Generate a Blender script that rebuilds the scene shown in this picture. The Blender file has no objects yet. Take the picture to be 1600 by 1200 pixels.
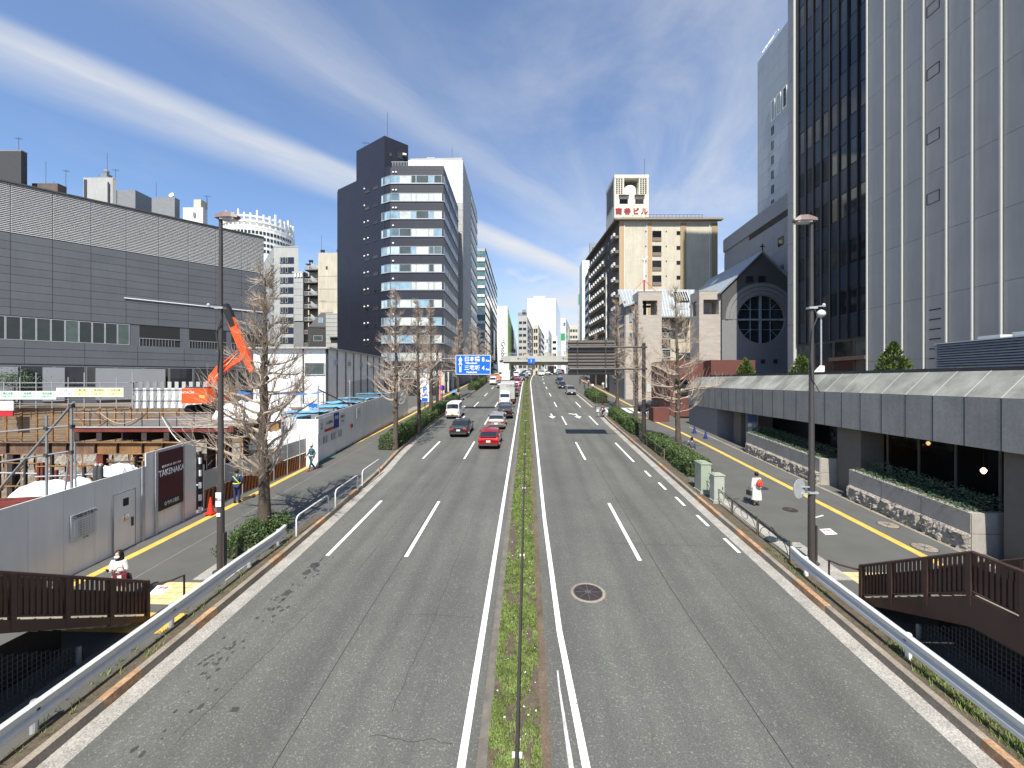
import bpy, math, random
from math import sin, cos, pi, radians, sqrt, atan2
from mathutils import Vector, Matrix, noise
random.seed(7)
scene = bpy.context.scene
COL = scene.collection

# ---------------------------------------------------------------- camera
TH = radians(2.115)           # the lens looks a little to the left of the road's direction (+Y)
FPX = 650.0                   # focal length for a picture 1600 wide
EYE = 8.0                     # eye height above the road under the footbridge
cam = bpy.data.cameras.new('camera'); camo = bpy.data.objects.new('camera', cam); COL.objects.link(camo)
cam.sensor_width = 36; cam.lens = FPX / 1600 * 36; cam.clip_start = 0.1; cam.clip_end = 6000
cam.shift_y = -5 / 1600
camo.location = (0, 0, EYE); camo.rotation_euler = (pi / 2, 0, TH)
scene.camera = camo

# ---------------------------------------------------------------- sky, clouds, sun
SUN_EL = radians(52.5); SUN_AZ = radians(-3)      # the sun stands behind the camera, a touch to its left
world = bpy.data.worlds.new('World'); scene.world = world; world.use_nodes = True
nt = world.node_tree; N = nt.nodes; L = nt.links; N.clear()
def wn(t, **k):
    n = N.new(t)
    for a, b in k.items(): setattr(n, a, b)
    return n
def wmath(op, a, b=None, c=None, clamp=False):
    n = wn('ShaderNodeMath', operation=op, use_clamp=clamp)
    for i, v in enumerate((a, b, c)):
        if v is None: continue
        if isinstance(v, (int, float)): n.inputs[i].default_value = v
        else: L.new(v, n.inputs[i])
    return n.outputs[0]
sky = wn('ShaderNodeTexSky', sky_type='NISHITA', sun_disc=False)
sky.sun_elevation = SUN_EL; sky.sun_rotation = radians(180) - SUN_AZ; sky.altitude = 100; sky.air_density = 1.0; sky.dust_density = 0.4; sky.ozone_density = 2.0
tc = wn('ShaderNodeTexCoord'); sep = wn('ShaderNodeSeparateXYZ'); L.new(tc.outputs['Generated'], sep.inputs[0])
zc = wmath('MAXIMUM', sep.outputs[2], 0.02)
cu = wmath('DIVIDE', sep.outputs[0], zc); cv = wmath('DIVIDE', sep.outputs[1], zc)   # a flat cloud layer overhead
def comb(x, y, z=0.0):
    n = wn('ShaderNodeCombineXYZ')
    for i, v in enumerate((x, y, z)):
        if isinstance(v, (int, float)): n.inputs[i].default_value = v
        else: L.new(v, n.inputs[i])
    return n.outputs[0]
def noi(vec, scale, detail=6, rough=0.6, dist=0.0):
    n = wn('ShaderNodeTexNoise'); n.inputs['Scale'].default_value = scale; n.inputs['Detail'].default_value = detail
    n.inputs['Roughness'].default_value = rough; n.inputs['Distortion'].default_value = dist
    L.new(vec, n.inputs['Vector']); return n.outputs['Fac']
def smooth(v, a, b):
    n = wn('ShaderNodeMapRange', interpolation_type='SMOOTHSTEP'); L.new(v, n.inputs[0])
    n.inputs[1].default_value = a; n.inputs[2].default_value = b; return n.outputs[0]
def cloudband(p, q, w, soft, k, up=.35):
    # a long band of cirrus through the points p and q of the cloud layer, w wide, frayed by noise
    dx, dy = q[0] - p[0], q[1] - p[1]; l = sqrt(dx * dx + dy * dy); dx /= l; dy /= l
    a = wmath('ADD', wmath('MULTIPLY', wmath('SUBTRACT', cu, p[0]), -dy), wmath('MULTIPLY', wmath('SUBTRACT', cv, p[1]), dx))
    s = wmath('ADD', wmath('MULTIPLY', wmath('SUBTRACT', cu, p[0]), dx), wmath('MULTIPLY', wmath('SUBTRACT', cv, p[1]), dy))
    wob = noi(comb(wmath('MULTIPLY', s, 0.35), wmath('MULTIPLY', a, 1.3), k), 1.5, 7, 0.62)
    a = wmath('ADD', a, wmath('MULTIPLY', wmath('SUBTRACT', wob, 0.5), soft))
    m = wmath('MULTIPLY', smooth(a, -w * up, w * .04), wmath('SUBTRACT', 1.0, smooth(a, 0.0, w), clamp=True))
    fib = noi(comb(wmath('MULTIPLY', s, 0.7), wmath('MULTIPLY', a, 2.4), k + 3), 1.3, 7, 0.6)
    return wmath('MULTIPLY', m, wmath('ADD', 0.5, wmath('MULTIPLY', smooth(fib, .25, .75), 0.55)), clamp=True)
def skyuv(px, py):
    a = (px - 800) / FPX; b = (595 - py) / FPX
    return ((-sin(TH) + cos(TH) * a) / b, (cos(TH) + sin(TH) * a) / b)
b1 = cloudband(skyuv(30, 62), skyuv(520, 262), 0.42, 0.16, 1.0)
b2 = cloudband(skyuv(430, 15), skyuv(850, 300), 0.42, 0.4, 5.0, .5)
wisp = noi(comb(wmath('MULTIPLY', cu, 1.0), wmath('MULTIPLY', cv, 0.55), 2.0), 1.1, 9, 0.6, 0.5)
wisp2 = noi(comb(wmath('MULTIPLY', cu, 1.0), wmath('MULTIPLY', cv, 0.7), 9.0), 5.0, 9, 0.62, 0.3)
w3 = wmath('MULTIPLY', smooth(wisp, 0.4, 0.68), smooth(wisp2, 0.36, 0.7))
side = smooth(cu, -0.6, 0.5)
w3 = wmath('MULTIPLY', w3, wmath('ADD', 0.08, wmath('MULTIPLY', side, 0.85)))
low = wmath('SUBTRACT', 1.0, smooth(sep.outputs[2], 0.02, 0.5), clamp=True)          # thin veil thickening to the horizon
veiln = smooth(noi(comb(wmath('MULTIPLY', cu, 0.8), wmath('MULTIPLY', cv, 0.35), 4.0), 1.0, 6, 0.6), 0.25, 0.75)
veil = wmath('MULTIPLY', wmath('MULTIPLY', low, wmath('ADD', 0.3, veiln)), wmath('ADD', 0.5, wmath('MULTIPLY', side, .6)))
q_ = skyuv(1060, 250); du = wmath('SUBTRACT', cu, q_[0]); dv = wmath('SUBTRACT', cv, q_[1]); rr_ = wmath('SQRT', wmath('ADD', wmath('MULTIPLY', wmath('MULTIPLY', du, du), .9), wmath('MULTIPLY', wmath('MULTIPLY', dv, dv), .45)))
sheet = wmath('MULTIPLY', wmath('SUBTRACT', 1.0, smooth(rr_, .1, 1.5), clamp=True), wmath('MULTIPLY', smooth(wisp, .3, .75), .85))
w3 = wmath('MAXIMUM', w3, sheet); veil = wmath('MAXIMUM', veil, .07)
cl = wmath('MAXIMUM', wmath('MULTIPLY', b1, 0.95), wmath('MULTIPLY', b2, 0.42)); cl = wmath('MAXIMUM', cl, w3); 
cl = wmath('SUBTRACT', 1.0, wmath('MULTIPLY', wmath('SUBTRACT', 1.0, cl), wmath('SUBTRACT', 1.0, veil)), clamp=True)
mix = wn('ShaderNodeMix', data_type='RGBA'); L.new(cl, mix.inputs['Factor']); 
tint = wn('ShaderNodeMix', data_type='RGBA', blend_type='MULTIPLY'); tint.inputs['Factor'].default_value = 1.0
L.new(sky.outputs[0], tint.inputs['A']); tint.inputs['B'].default_value = (0.92, 1.10, 1.30, 1)
L.new(tint.outputs['Result'], mix.inputs['A']); mix.inputs['B'].default_value = (5.3, 5.45, 5.6, 1)
bg = wn('ShaderNodeBackground'); bg.inputs['Strength'].default_value = 0.09
L.new(mix.outputs['Result'], bg.inputs['Color'])
wo = wn('ShaderNodeOutputWorld'); L.new(bg.outputs[0], wo.inputs[0])

sl = bpy.data.lights.new('sun', 'SUN'); so = bpy.data.objects.new('sun', sl); COL.objects.link(so)
sl.energy = 4.2; sl.angle = radians(0.53); sl.color = (1.0, 0.955, 0.85)
dl = Vector((-sin(SUN_AZ) * cos(SUN_EL), cos(SUN_AZ) * cos(SUN_EL), -sin(SUN_EL)))
so.rotation_euler = dl.to_track_quat('-Z', 'Y').to_euler(); so.location = (5, -20, 60)

scene.view_settings.view_transform = 'Standard'; scene.view_settings.look = 'None'
scene.view_settings.exposure = 0.78; scene.view_settings.gamma = 1; scene.view_settings.use_curve_mapping = False
scene.render.engine = 'CYCLES'; scene.cycles.max_bounces = 6; scene.cycles.diffuse_bounces = 3

# ---------------------------------------------------------------- the lie of the land
G0 = 0.0677
def gz(y):                      # height of the road at distance y: a steady climb, then the crest
    if y < 146: return G0 * y
    if y < 166: return G0 * 146 + (y - 146) * G0 - (y - 146) ** 2 * (G0 - 0.008) / 40
    return gz(165.99) + 0.008 * (y - 166)
def bend(y): return 0.0 if y < 100 else 0.00055 * (y - 100) ** 2 if y < 150 else 1.375 + 0.055 * (y - 150)
def W(px, dep):                 # plan position seen at picture column px, dep metres ahead
    a = (px - 800) / FPX
    return Vector((dep * (-sin(TH) + cos(TH) * a), dep * (cos(TH) + sin(TH) * a), 0))
def Z(py, dep): return EYE + (595 - py) * dep / FPX
def P(px, py, dep): v = W(px, dep); v.z = Z(py, dep); return v
def G(px, py, off=0.0):         # point of the road surface (raised by off) seen at px, py
    a = (px - 800) / FPX; b = (595 - py) / FPX
    dx = -sin(TH) + cos(TH) * a; dy = cos(TH) + sin(TH) * a
    s = (EYE - off) / (G0 * dy - b)
    return Vector((s * dx, s * dy, G0 * s * dy + off))
def dep(px0, d0, vx, px1):      # distance at column px1 along a level line that starts at (px0, d0) and runs to vanishing column vx
    xc = (px0 - 800) / FPX * d0; k = (vx - 800) / FPX; p = (px1 - 800) / FPX
    return d0 + (p * d0 - xc) / (k - p)

# ---------------------------------------------------------------- materials
_m = {}
def mat(name, col, rough=0.8, metal=0.0, var=0.12, vscale=3.0, bump=0.0, bscale=40.0, spec=0.5, emit=None, rnd=0.0, fine=0.0, fscale=60.0, stretch=(1, 1, 1), alpha=None, coat=0.0, streak=0.0):
    if name in _m: return _m[name]
    m = bpy.data.materials.new(name); m.use_nodes = True; t = m.node_tree; b = t.nodes['Principled BSDF']
    b.inputs['Roughness'].default_value = rough; b.inputs['Metallic'].default_value = metal
    b.inputs['Specular IOR Level'].default_value = spec; b.inputs['Coat Weight'].default_value = coat
    c4 = (*col, 1); b.inputs['Base Color'].default_value = c4
    def nd(ty, **k):
        n = t.nodes.new(ty)
        for a, v in k.items(): setattr(n, a, v)
        return n
    src = None
    geo = nd('ShaderNodeNewGeometry'); mp = nd('ShaderNodeMapping'); mp.inputs['Scale'].default_value = stretch
    t.links.new(geo.outputs['Position'], mp.inputs[0]); vec = mp.outputs[0]
    def layer(src, scale, amt, detail=5, rough_=0.6, v=None):
        n = nd('ShaderNodeTexNoise'); n.inputs['Scale'].default_value = scale; n.inputs['Detail'].default_value = detail; n.inputs['Roughness'].default_value = rough_
        t.links.new(v or vec, n.inputs['Vector'])
        r = nd('ShaderNodeMapRange'); t.links.new(n.outputs['Fac'], r.inputs[0]); r.inputs[1].default_value = 0.3; r.inputs[2].default_value = 0.7
        r.inputs[3].default_value = 1 - amt; r.inputs[4].default_value = 1 + amt
        x = nd('ShaderNodeVectorMath', operation='SCALE'); t.links.new(r.outputs[0], x.inputs['Scale'])
        if src is None: x.inputs[0].default_value = col
        else: t.links.new(src, x.inputs[0])
        return x.outputs[0]
    if var: src = layer(src, vscale, var)
    if fine: src = layer(src, fscale, fine, 3, 0.7)
    if streak:
        mp2 = nd('ShaderNodeMapping'); mp2.inputs['Scale'].default_value = (1.6, 1.6, 0.12); t.links.new(geo.outputs['Position'], mp2.inputs[0])
        src = layer(src, 2.0, streak, 6, 0.65, mp2.outputs[0])
    if rnd:
        oi = nd('ShaderNodeObjectInfo'); r = nd('ShaderNodeMapRange'); t.links.new(oi.outputs['Random'], r.inputs[0]); r.inputs[3].default_value = 1 - rnd; r.inputs[4].default_value = 1 + rnd
        x = nd('ShaderNodeVectorMath', operation='SCALE'); t.links.new(r.outputs[0], x.inputs['Scale'])
        if src is None: x.inputs[0].default_value = col
        else: t.links.new(src, x.inputs[0])
        src = x.outputs[0]
    if src is not None: t.links.new(src, b.inputs['Base Color'])
    if bump:
        n = nd('ShaderNodeTexNoise'); n.inputs['Scale'].default_value = bscale; n.inputs['Detail'].default_value = 5; t.links.new(vec, n.inputs['Vector'])
        bp = nd('ShaderNodeBump'); bp.inputs['Strength'].default_value = 1.0; bp.inputs['Distance'].default_value = bump; t.links.new(n.outputs['Fac'], bp.inputs['Height']); t.links.new(bp.outputs[0], b.inputs['Normal'])
    if emit: b.inputs['Emission Color'].default_value = (*emit[:3], 1); b.inputs['Emission Strength'].default_value = emit[3]
    _m[name] = m; return m

def glass(name, cols, rough=0.08, var=0.25, coat=0.4):
    # window panes: the base tone (blinds, dark rooms, some painted reflections) differs from pane to pane; the surface mirrors the sky
    if name in _m: return _m[name]
    m = bpy.data.materials.new(name); m.use_nodes = True; t = m.node_tree; b = t.nodes['Principled BSDF']
    oi = t.nodes.new('ShaderNodeObjectInfo'); cr = t.nodes.new('ShaderNodeValToRGB'); cr.color_ramp.interpolation = 'CONSTANT'
    e = cr.color_ramp.elements; n = len(cols)
    while len(e) < n: e.new(0.5)
    for i, c in enumerate(cols): e[i].position = i / n; e[i].color = (*c, 1)
    t.links.new(oi.outputs['Random'], cr.inputs[0])
    geo = t.nodes.new('ShaderNodeNewGeometry'); nz = t.nodes.new('ShaderNodeTexNoise'); nz.inputs['Scale'].default_value = 0.9; t.links.new(geo.outputs['Position'], nz.inputs['Vector'])
    r = t.nodes.new('ShaderNodeMapRange'); t.links.new(nz.outputs['Fac'], r.inputs[0]); r.inputs[1].default_value = 0.3; r.inputs[2].default_value = 0.7; r.inputs[3].default_value = 1 - var; r.inputs[4].default_value = 1 + var
    x = t.nodes.new('ShaderNodeVectorMath'); x.operation = 'SCALE'; t.links.new(cr.outputs[0], x.inputs[0]); t.links.new(r.outputs[0], x.inputs['Scale'])
    t.links.new(x.outputs[0], b.inputs['Base Color']); b.inputs['Roughness'].default_value = rough; b.inputs['IOR'].default_value = 1.5; b.inputs['Coat Weight'].default_value = coat; b.inputs['Coat Roughness'].default_value = 0.03
    _m[name] = m; return m

# ---------------------------------------------------------------- mesh builder
class MB:
    def __init__(s): s.v = []; s.f = []; s.m = []; s.k = 0
    def add(s, vs, fs, M=None):
        o = len(s.v)
        s.v += [tuple(M @ Vector(v)) for v in vs] if M is not None else [tuple(v) for v in vs]
        for f in fs: s.f.append(tuple(i + o for i in f)); s.m.append(s.k)
        return s
    def box(s, c, d, rz=0.0, M=None, rx=0.0, ry=0.0):
        x, y, z = d[0] / 2, d[1] / 2, d[2] / 2
        vs = [(-x, -y, -z), (x, -y, -z), (x, y, -z), (-x, y, -z), (-x, -y, z), (x, -y, z), (x, y, z), (-x, y, z)]
        T = Matrix.Translation(c) @ Matrix.Rotation(rz, 4, 'Z')
        if ry: T = T @ Matrix.Rotation(ry, 4, 'Y')
        if rx: T = T @ Matrix.Rotation(rx, 4, 'X')
        if M is not None: T = M @ T
        return s.add(vs, [(0, 3, 2, 1), (4, 5, 6, 7), (0, 1, 5, 4), (1, 2, 6, 5), (2, 3, 7, 6), (3, 0, 4, 7)], T)
    def b2(s, x0, x1, y0, y1, z0, z1): return s.box(((x0 + x1) / 2, (y0 + y1) / 2, (z0 + z1) / 2), (abs(x1 - x0), abs(y1 - y0), abs(z1 - z0)))
    def poly(s, pts): return s.add(pts, [tuple(range(len(pts)))])
    def prism(s, poly, z0, z1, M=None):     # poly: ccw xy
        n = len(poly); f0 = z0 if callable(z0) else (lambda x, y: z0); f1 = z1 if callable(z1) else (lambda x, y: z1)
        vs = [(x, y, f0(x, y)) for x, y in poly] + [(x, y, f1(x, y)) for x, y in poly]
        fs = [tuple(range(n - 1, -1, -1)), tuple(range(n, 2 * n))] + [(i, (i + 1) % n, n + (i + 1) % n, n + i) for i in range(n)]
        return s.add(vs, fs, M)
    def tube(s, pts, r, n=6, cap=True):
        pts = [Vector(p) for p in pts]; R = r if isinstance(r, (list, tuple)) else [r] * len(pts); o = len(s.v)
        a = (pts[1] - pts[0]).normalized(); u = a.orthogonal().normalized()
        for i, p in enumerate(pts):
            if i == 0: t = pts[1] - p
            elif i == len(pts) - 1: t = p - pts[i - 1]
            else: t = (pts[i + 1] - p).normalized() + (p - pts[i - 1]).normalized()
            if t.length < 1e-9: t = Vector((0, 0, 1))
            t.normalize(); u = (u - t * u.dot(t)); u = u.normalized() if u.length > 1e-6 else t.orthogonal().normalized(); w = t.cross(u)
            for k in range(n):
                an = 2 * pi * k / n; s.v.append(tuple(p + (u * cos(an) + w * sin(an)) * R[i]))
        for i in range(len(pts) - 1):
            for k in range(n):
                s.f.append((o + i * n + k, o + i * n + (k + 1) % n, o + (i + 1) * n + (k + 1) % n, o + (i + 1) * n + k)); s.m.append(s.k)
        if cap:
            s.f.append(tuple(o + k for k in range(n - 1, -1, -1))); s.m.append(s.k)
            s.f.append(tuple(o + (len(pts) - 1) * n + k for k in range(n))); s.m.append(s.k)
        return s
    def lathe(s, prof, n=16, c=(0, 0, 0), M=None):   # prof: [(r,z)...] bottom to top
        vs = []; fs = []
        for r, z in prof:
            for k in range(n): an = 2 * pi * k / n; vs.append((c[0] + r * cos(an), c[1] + r * sin(an), c[2] + z))
        for i in range(len(prof) - 1):
            for k in range(n): fs.append((i * n + k, i * n + (k + 1) % n, (i + 1) * n + (k + 1) % n, (i + 1) * n + k))
        fs.append(tuple(range(n - 1, -1, -1))); fs.append(tuple((len(prof) - 1) * n + k for k in range(n)))
        return s.add(vs, fs, M)
    def mesh(s, name, mats, smooth=False):
        me = bpy.data.meshes.new(name); me.from_pydata(s.v, [], s.f)
        for m in (mats if isinstance(mats, (list, tuple)) else [mats]): me.materials.append(m)
        if any(s.m): me.polygons.foreach_set('material_index', s.m)
        if smooth:
            me.polygons.foreach_set('use_smooth', [True] * len(s.f)); me.set_sharp_from_angle(angle=radians(smooth if smooth is not True else 45))
        me.update(); return me
    def build(s, name, mats, parent=None, smooth=False, loc=None, rz=0.0, **tg):
        return obj(name, s.mesh(name, mats, smooth), parent, loc, rz, **tg)
def tag(o, label=None, cat=None, group=None, kind=None):
    if label: o['label'] = label
    if cat: o['category'] = cat
    if group: o['group'] = group
    if kind: o['kind'] = kind
    return o
def obj(name, me, parent=None, loc=None, rz=0.0, **tg):
    o = bpy.data.objects.new(name, me); COL.objects.link(o)
    if loc is not None: o.location = loc
    if rz: o.rotation_euler = (0, 0, rz)
    if parent is not None: o.parent = parent
    return tag(o, **tg)
def thing(name, label, cat, loc=(0, 0, 0), rz=0.0, group=None): return obj(name, None, None, loc, rz, label=label, cat=cat, group=group)
def struct(name, b, m, smooth=False): return b.build(name, m, None, smooth, kind='structure')
def kids(o): return [c for c in COL.objects if c.parent == o]
def dup(o, loc=None, rz=None, label=None, parent=None, _k=None):
    c = o.copy(); COL.objects.link(c)
    if loc is not None: c.location = loc
    if rz is not None: c.rotation_euler = (c.rotation_euler[0], c.rotation_euler[1], rz)
    if label: c['label'] = label
    c.parent = parent
    for ch in list(o.children): dup(ch, parent=c)
    return c
_tx = {}
def text(body, size, depth=0.01, bold=0.0, align='CENTER'):
    k = (body, size, depth, bold, align)
    if k in _tx: return _tx[k]
    c = bpy.data.curves.new('t', 'FONT'); c.body = body; c.size = size; c.extrude = depth / 2; c.offset = bold; c.align_x = align; c.align_y = 'CENTER'; c.resolution_u = 2
    o = bpy.data.objects.new('t', c); COL.objects.link(o); bpy.context.view_layer.update()
    me = bpy.data.meshes.new_from_object(o.evaluated_get(bpy.context.evaluated_depsgraph_get())); bpy.data.objects.remove(o); _tx[k] = me; return me
def lettering(body, size, m, parent, loc, rot, sx=1.0, depth=0.012, bold=0.0, name='lettering'):
    me = text(body, size, depth, bold).copy(); me.materials.clear(); me.materials.append(m)
    o = obj(name, me, parent, loc); o.rotation_euler = rot; o.scale = (sx, 1, 1); return o
FRONT = (pi / 2, 0, 0)         # lettering that is read from -Y
# ================================================================ MATERIALS
M_as = mat('asphalt', (0.1, 0.1, 0.091), 0.9, var=0.12, vscale=0.35, fine=0.38, fscale=38, bump=0.006, bscale=70)
def road_wear(m):
    # paler wheel paths, oil-darkened lane middles, coarse aggregate specks
    t = m.node_tree; b = t.nodes['Principled BSDF']; src = b.inputs['Base Color'].links[0].from_socket
    g = t.nodes.new('ShaderNodeNewGeometry'); s = t.nodes.new('ShaderNodeSeparateXYZ'); t.links.new(g.outputs['Position'], s.inputs[0])
    n = t.nodes.new('ShaderNodeTexNoise'); n.inputs['Scale'].default_value = 1.0; mp = t.nodes.new('ShaderNodeMapping'); mp.inputs['Scale'].default_value = (1.1, 0.05, 1); t.links.new(g.outputs['Position'], mp.inputs[0]); t.links.new(mp.outputs[0], n.inputs['Vector']); n.inputs['Detail'].default_value = 4
    r = t.nodes.new('ShaderNodeMapRange'); t.links.new(n.outputs['Fac'], r.inputs[0]); r.inputs[1].default_value = 0.3; r.inputs[2].default_value = 0.7; r.inputs[3].default_value = 0.86; r.inputs[4].default_value = 1.14
    x = t.nodes.new('ShaderNodeVectorMath'); x.operation = 'SCALE'; t.links.new(src, x.inputs[0]); t.links.new(r.outputs[0], x.inputs['Scale'])
    v = t.nodes.new('ShaderNodeTexVoronoi'); v.inputs['Scale'].default_value = 34; t.links.new(g.outputs['Position'], v.inputs['Vector'])
    vs = t.nodes.new('ShaderNodeSeparateXYZ'); t.links.new(v.outputs['Color'], vs.inputs[0])
    vr = t.nodes.new('ShaderNodeMapRange'); t.links.new(vs.outputs[0], vr.inputs[0]); vr.inputs[1].default_value = 0.86; vr.inputs[2].default_value = 1.0; vr.inputs[3].default_value = 1.0; vr.inputs[4].default_value = 1.75
    y = t.nodes.new('ShaderNodeVectorMath'); y.operation = 'SCALE'; t.links.new(x.outputs[0], y.inputs[0]); t.links.new(vr.outputs[0], y.inputs['Scale'])
    # polished wheel paths: two per lane, a little darker than the crown between them
    a = t.nodes.new('ShaderNodeMath'); a.operation = 'MULTIPLY_ADD'; t.links.new(n.outputs['Fac'], a.inputs[0]); a.inputs[1].default_value = .5; t.links.new(s.outputs[0], a.inputs[2])
    mr = t.nodes.new('ShaderNodeMapRange'); t.links.new(a.outputs[0], mr.inputs[0]); mr.inputs[1].default_value = -9.6; mr.inputs[2].default_value = 9.6
    cr = t.nodes.new('ShaderNodeValToRGB'); t.links.new(mr.outputs[0], cr.inputs[0]); e = cr.color_ramp.elements; e[0].color = e[1].color = (1, 1, 1, 1)
    for c in (-6.05, -2.85, 2.85, 6.45):
        for o in (-.78, .78):
            for dx, vv in ((-.42, 1.03), (0, .89), (.42, 1.03)): q = e.new((c + o + dx + 9.6) / 19.2); q.color = (vv, vv, vv, 1)
    w = t.nodes.new('ShaderNodeVectorMath'); w.operation = 'MULTIPLY'; t.links.new(y.outputs[0], w.inputs[0]); t.links.new(cr.outputs[0], w.inputs[1])
    t.links.new(w.outputs[0], b.inputs['Base Color'])
road_wear(M_as)
M_walk = mat('walk_asphalt', (0.096, 0.095, 0.089), 0.92, var=0.12, vscale=0.6, fine=0.25, fscale=60, bump=0.003, bscale=90)
M_conc = mat('concrete', (0.32, 0.30, 0.27), 0.9, var=0.2, vscale=1.5, fine=0.5, fscale=26, bump=0.004, bscale=50)
M_conc2 = mat('kerb_concrete', (0.255, 0.215, 0.17), 0.9, var=0.25, vscale=1.4, fine=0.3, fscale=24, bump=0.004, bscale=50)
M_rust = mat('rust_stained_kerb', (0.12, 0.088, 0.06), 0.9, var=0.3, vscale=1.4, fine=0.3, fscale=20)
M_orange_p = mat('worn_orange_paint', (0.36, 0.215, 0.12), 0.85, var=0.4, vscale=2.5, fine=0.35, fscale=14)
M_line = mat('road_paint', (0.8, 0.8, 0.79), 0.7, var=0.05, fine=0.1, fscale=50)
M_linew = mat('worn_road_paint', (0.5, 0.5, 0.49), 0.8, var=0.4, vscale=9, fine=0.4, fscale=40)
M_yel = mat('tactile_yellow', (0.66, 0.41, 0.08), 0.75, var=0.14, vscale=2, fine=0.12, fscale=14)
M_beige = mat('tactile_beige', (0.62, 0.48, 0.24), 0.8, var=0.12, fine=0.1)
M_soil = mat('soil', (0.095, 0.075, 0.05), 0.95, var=0.3, vscale=5, fine=0.4, fscale=40, bump=0.02, bscale=20)
M_grass = mat('grass_blade', (0.15, 0.2, 0.055), 0.7, var=0.4, vscale=2.5, spec=0.2, fine=.35, fscale=14)
M_leaf = mat('hedge_leaf', (0.07, 0.11, 0.032), 0.55, var=0.45, vscale=6, spec=0.4)
M_leaf2 = mat('conifer_needles', (0.10, 0.14, 0.035), 0.6, var=0.35, vscale=5, spec=0.3)
M_leaf3 = mat('planter_leaf', (0.07, 0.105, 0.06), 0.6, var=0.35, vscale=5, spec=0.3)
M_twig = mat('twig', (0.42, 0.335, 0.26), 0.85, var=0.25, vscale=8)
M_bark = mat('bark', (0.085, 0.064, 0.048), 0.95, var=0.35, vscale=6, fine=0.3, fscale=25, bump=0.03, bscale=14, stretch=(1, 1, 0.3))
M_brown = mat('brown_rail_paint', (0.062, 0.032, 0.024), 0.5, var=0.1)
M_pole = mat('dark_brown_pole', (0.05, 0.042, 0.04), 0.45, var=0.08)
M_lamp = mat('lamp_housing', (0.2, 0.14, 0.125), 0.5, var=0.05)
M_lens = mat('lamp_lens', (0.4, 0.4, 0.38), 0.15)
M_galv = mat('galvanised', (0.45, 0.47, 0.49), 0.4, metal=0.3, var=0.12, vscale=4)
M_white = mat('white_paint', (0.78, 0.78, 0.77), 0.5, var=0.05, streak=0.05)
M_hoard = mat('hoarding_white', (0.76, 0.75, 0.72), 0.45, var=0.05, vscale=0.8, streak=0.06, rnd=.02)
M_maroon = mat('maroon_banner', (0.07, 0.01, 0.018), 0.5, var=0.0)
M_black = mat('matt_black', (0.012, 0.012, 0.013), 0.6, var=0.1)
M_dkgrey = mat('dark_grey', (0.05, 0.05, 0.052), 0.7)
M_grey = mat('mid_grey', (0.22, 0.225, 0.23), 0.6)
M_red = mat('cone_red', (0.75, 0.04, 0.02), 0.4, var=0.03)
M_stripe = mat('orange_board', (0.36, 0.1, 0.02), 0.7, var=0.2)
M_steelr = mat('red_oxide_steel', (0.16, 0.03, 0.02), 0.6, var=0.3, vscale=2)
M_rsteel = mat('rusty_steel', (0.22, 0.115, 0.045), 0.8, var=0.4, vscale=1.2, fine=0.25, fscale=10, streak=0.3)
M_dsteel = mat('dark_steel', (0.045, 0.032, 0.03), 0.7, var=0.3)
M_timber = mat('lagging_timber', (0.2, 0.14, 0.09), 0.9, var=0.3, vscale=2, stretch=(0.3, 0.3, 3), fine=0.2, fscale=12)
M_deckp = mat('steel_deck', (0.16, 0.14, 0.125), 0.7, var=0.3, vscale=0.8, fine=0.2)
M_earth = mat('earth', (0.2, 0.155, 0.11), 0.95, var=0.35, vscale=1.1, fine=0.3, fscale=12, bump=0.1, bscale=3)
M_tarpw = mat('white_tarp', (0.8, 0.8, 0.81), 0.6, var=0.04, bump=0.03, bscale=2.5)
M_tarpb = mat('blue_tarp', (0.02, 0.17, 0.48), 0.5, var=0.25, vscale=2, bump=0.04, bscale=3)
M_tarpl = mat('faded_blue_tarp', (0.14, 0.36, 0.55), 0.55, var=0.3, vscale=2, bump=0.04, bscale=3)
M_excv = mat('excavator_orange', (0.72, 0.09, 0.012), 0.4, var=0.06)
M_navy = mat('navy_tile', (0.017, 0.018, 0.029), 0.45, var=0.12, vscale=0.5, fine=0.15, fscale=8, streak=0.1)
M_navyj = mat('navy_joint', (0.04, 0.042, 0.06), 0.7)
M_bld_w = mat('white_cladding', (0.62, 0.63, 0.62), 0.6, var=0.05, vscale=0.4)
M_bld_wh = mat('bright_white_wall', (0.74, 0.74, 0.71), 0.7, var=0.04)
M_bld_g = mat('grey_cladding', (0.25, 0.26, 0.28), 0.6, var=0.05, vscale=0.4)
M_bld_g2 = mat('pale_grey_wall', (0.40, 0.40, 0.385), 0.7, var=0.08, vscale=0.3, streak=0.08)
M_cream = mat('cream_wall', (0.53, 0.485, 0.385), 0.85, var=0.08, vscale=0.4, streak=0.1, fine=0.06, fscale=3)
M_cream2 = mat('weathered_cream', (0.52, 0.47, 0.37), 0.85, var=0.12, vscale=0.3, streak=0.14)
M_salmon = mat('salmon_strip', (0.46, 0.31, 0.18), 0.8, var=0.05)
M_brownw = mat('brown_wall', (0.13, 0.105, 0.085), 0.85, var=0.12, vscale=0.5, streak=0.1)
M_stone = mat('banded_stone', (0.4, 0.355, 0.315), 0.85, var=0.09, vscale=1.2, fine=0.12, fscale=3, stretch=(0.35, 0.35, 2.2))
M_gable = mat('gable_grey', (0.2, 0.195, 0.2), 0.8, var=0.06)
M_gabled = mat('gable_dark', (0.075, 0.072, 0.072), 0.8, var=0.06)
M_zinc = mat('zinc_roof', (0.33, 0.38, 0.43), 0.5, metal=0.3, var=0.08)
M_brick = mat('red_brown_wall', (0.13, 0.045, 0.036), 0.8, var=0.08)
M_panel = mat('big_tower_panel', (0.4, 0.375, 0.34), 0.55, var=0.05, vscale=0.5, streak=0.06, rnd=0.03)
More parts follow.
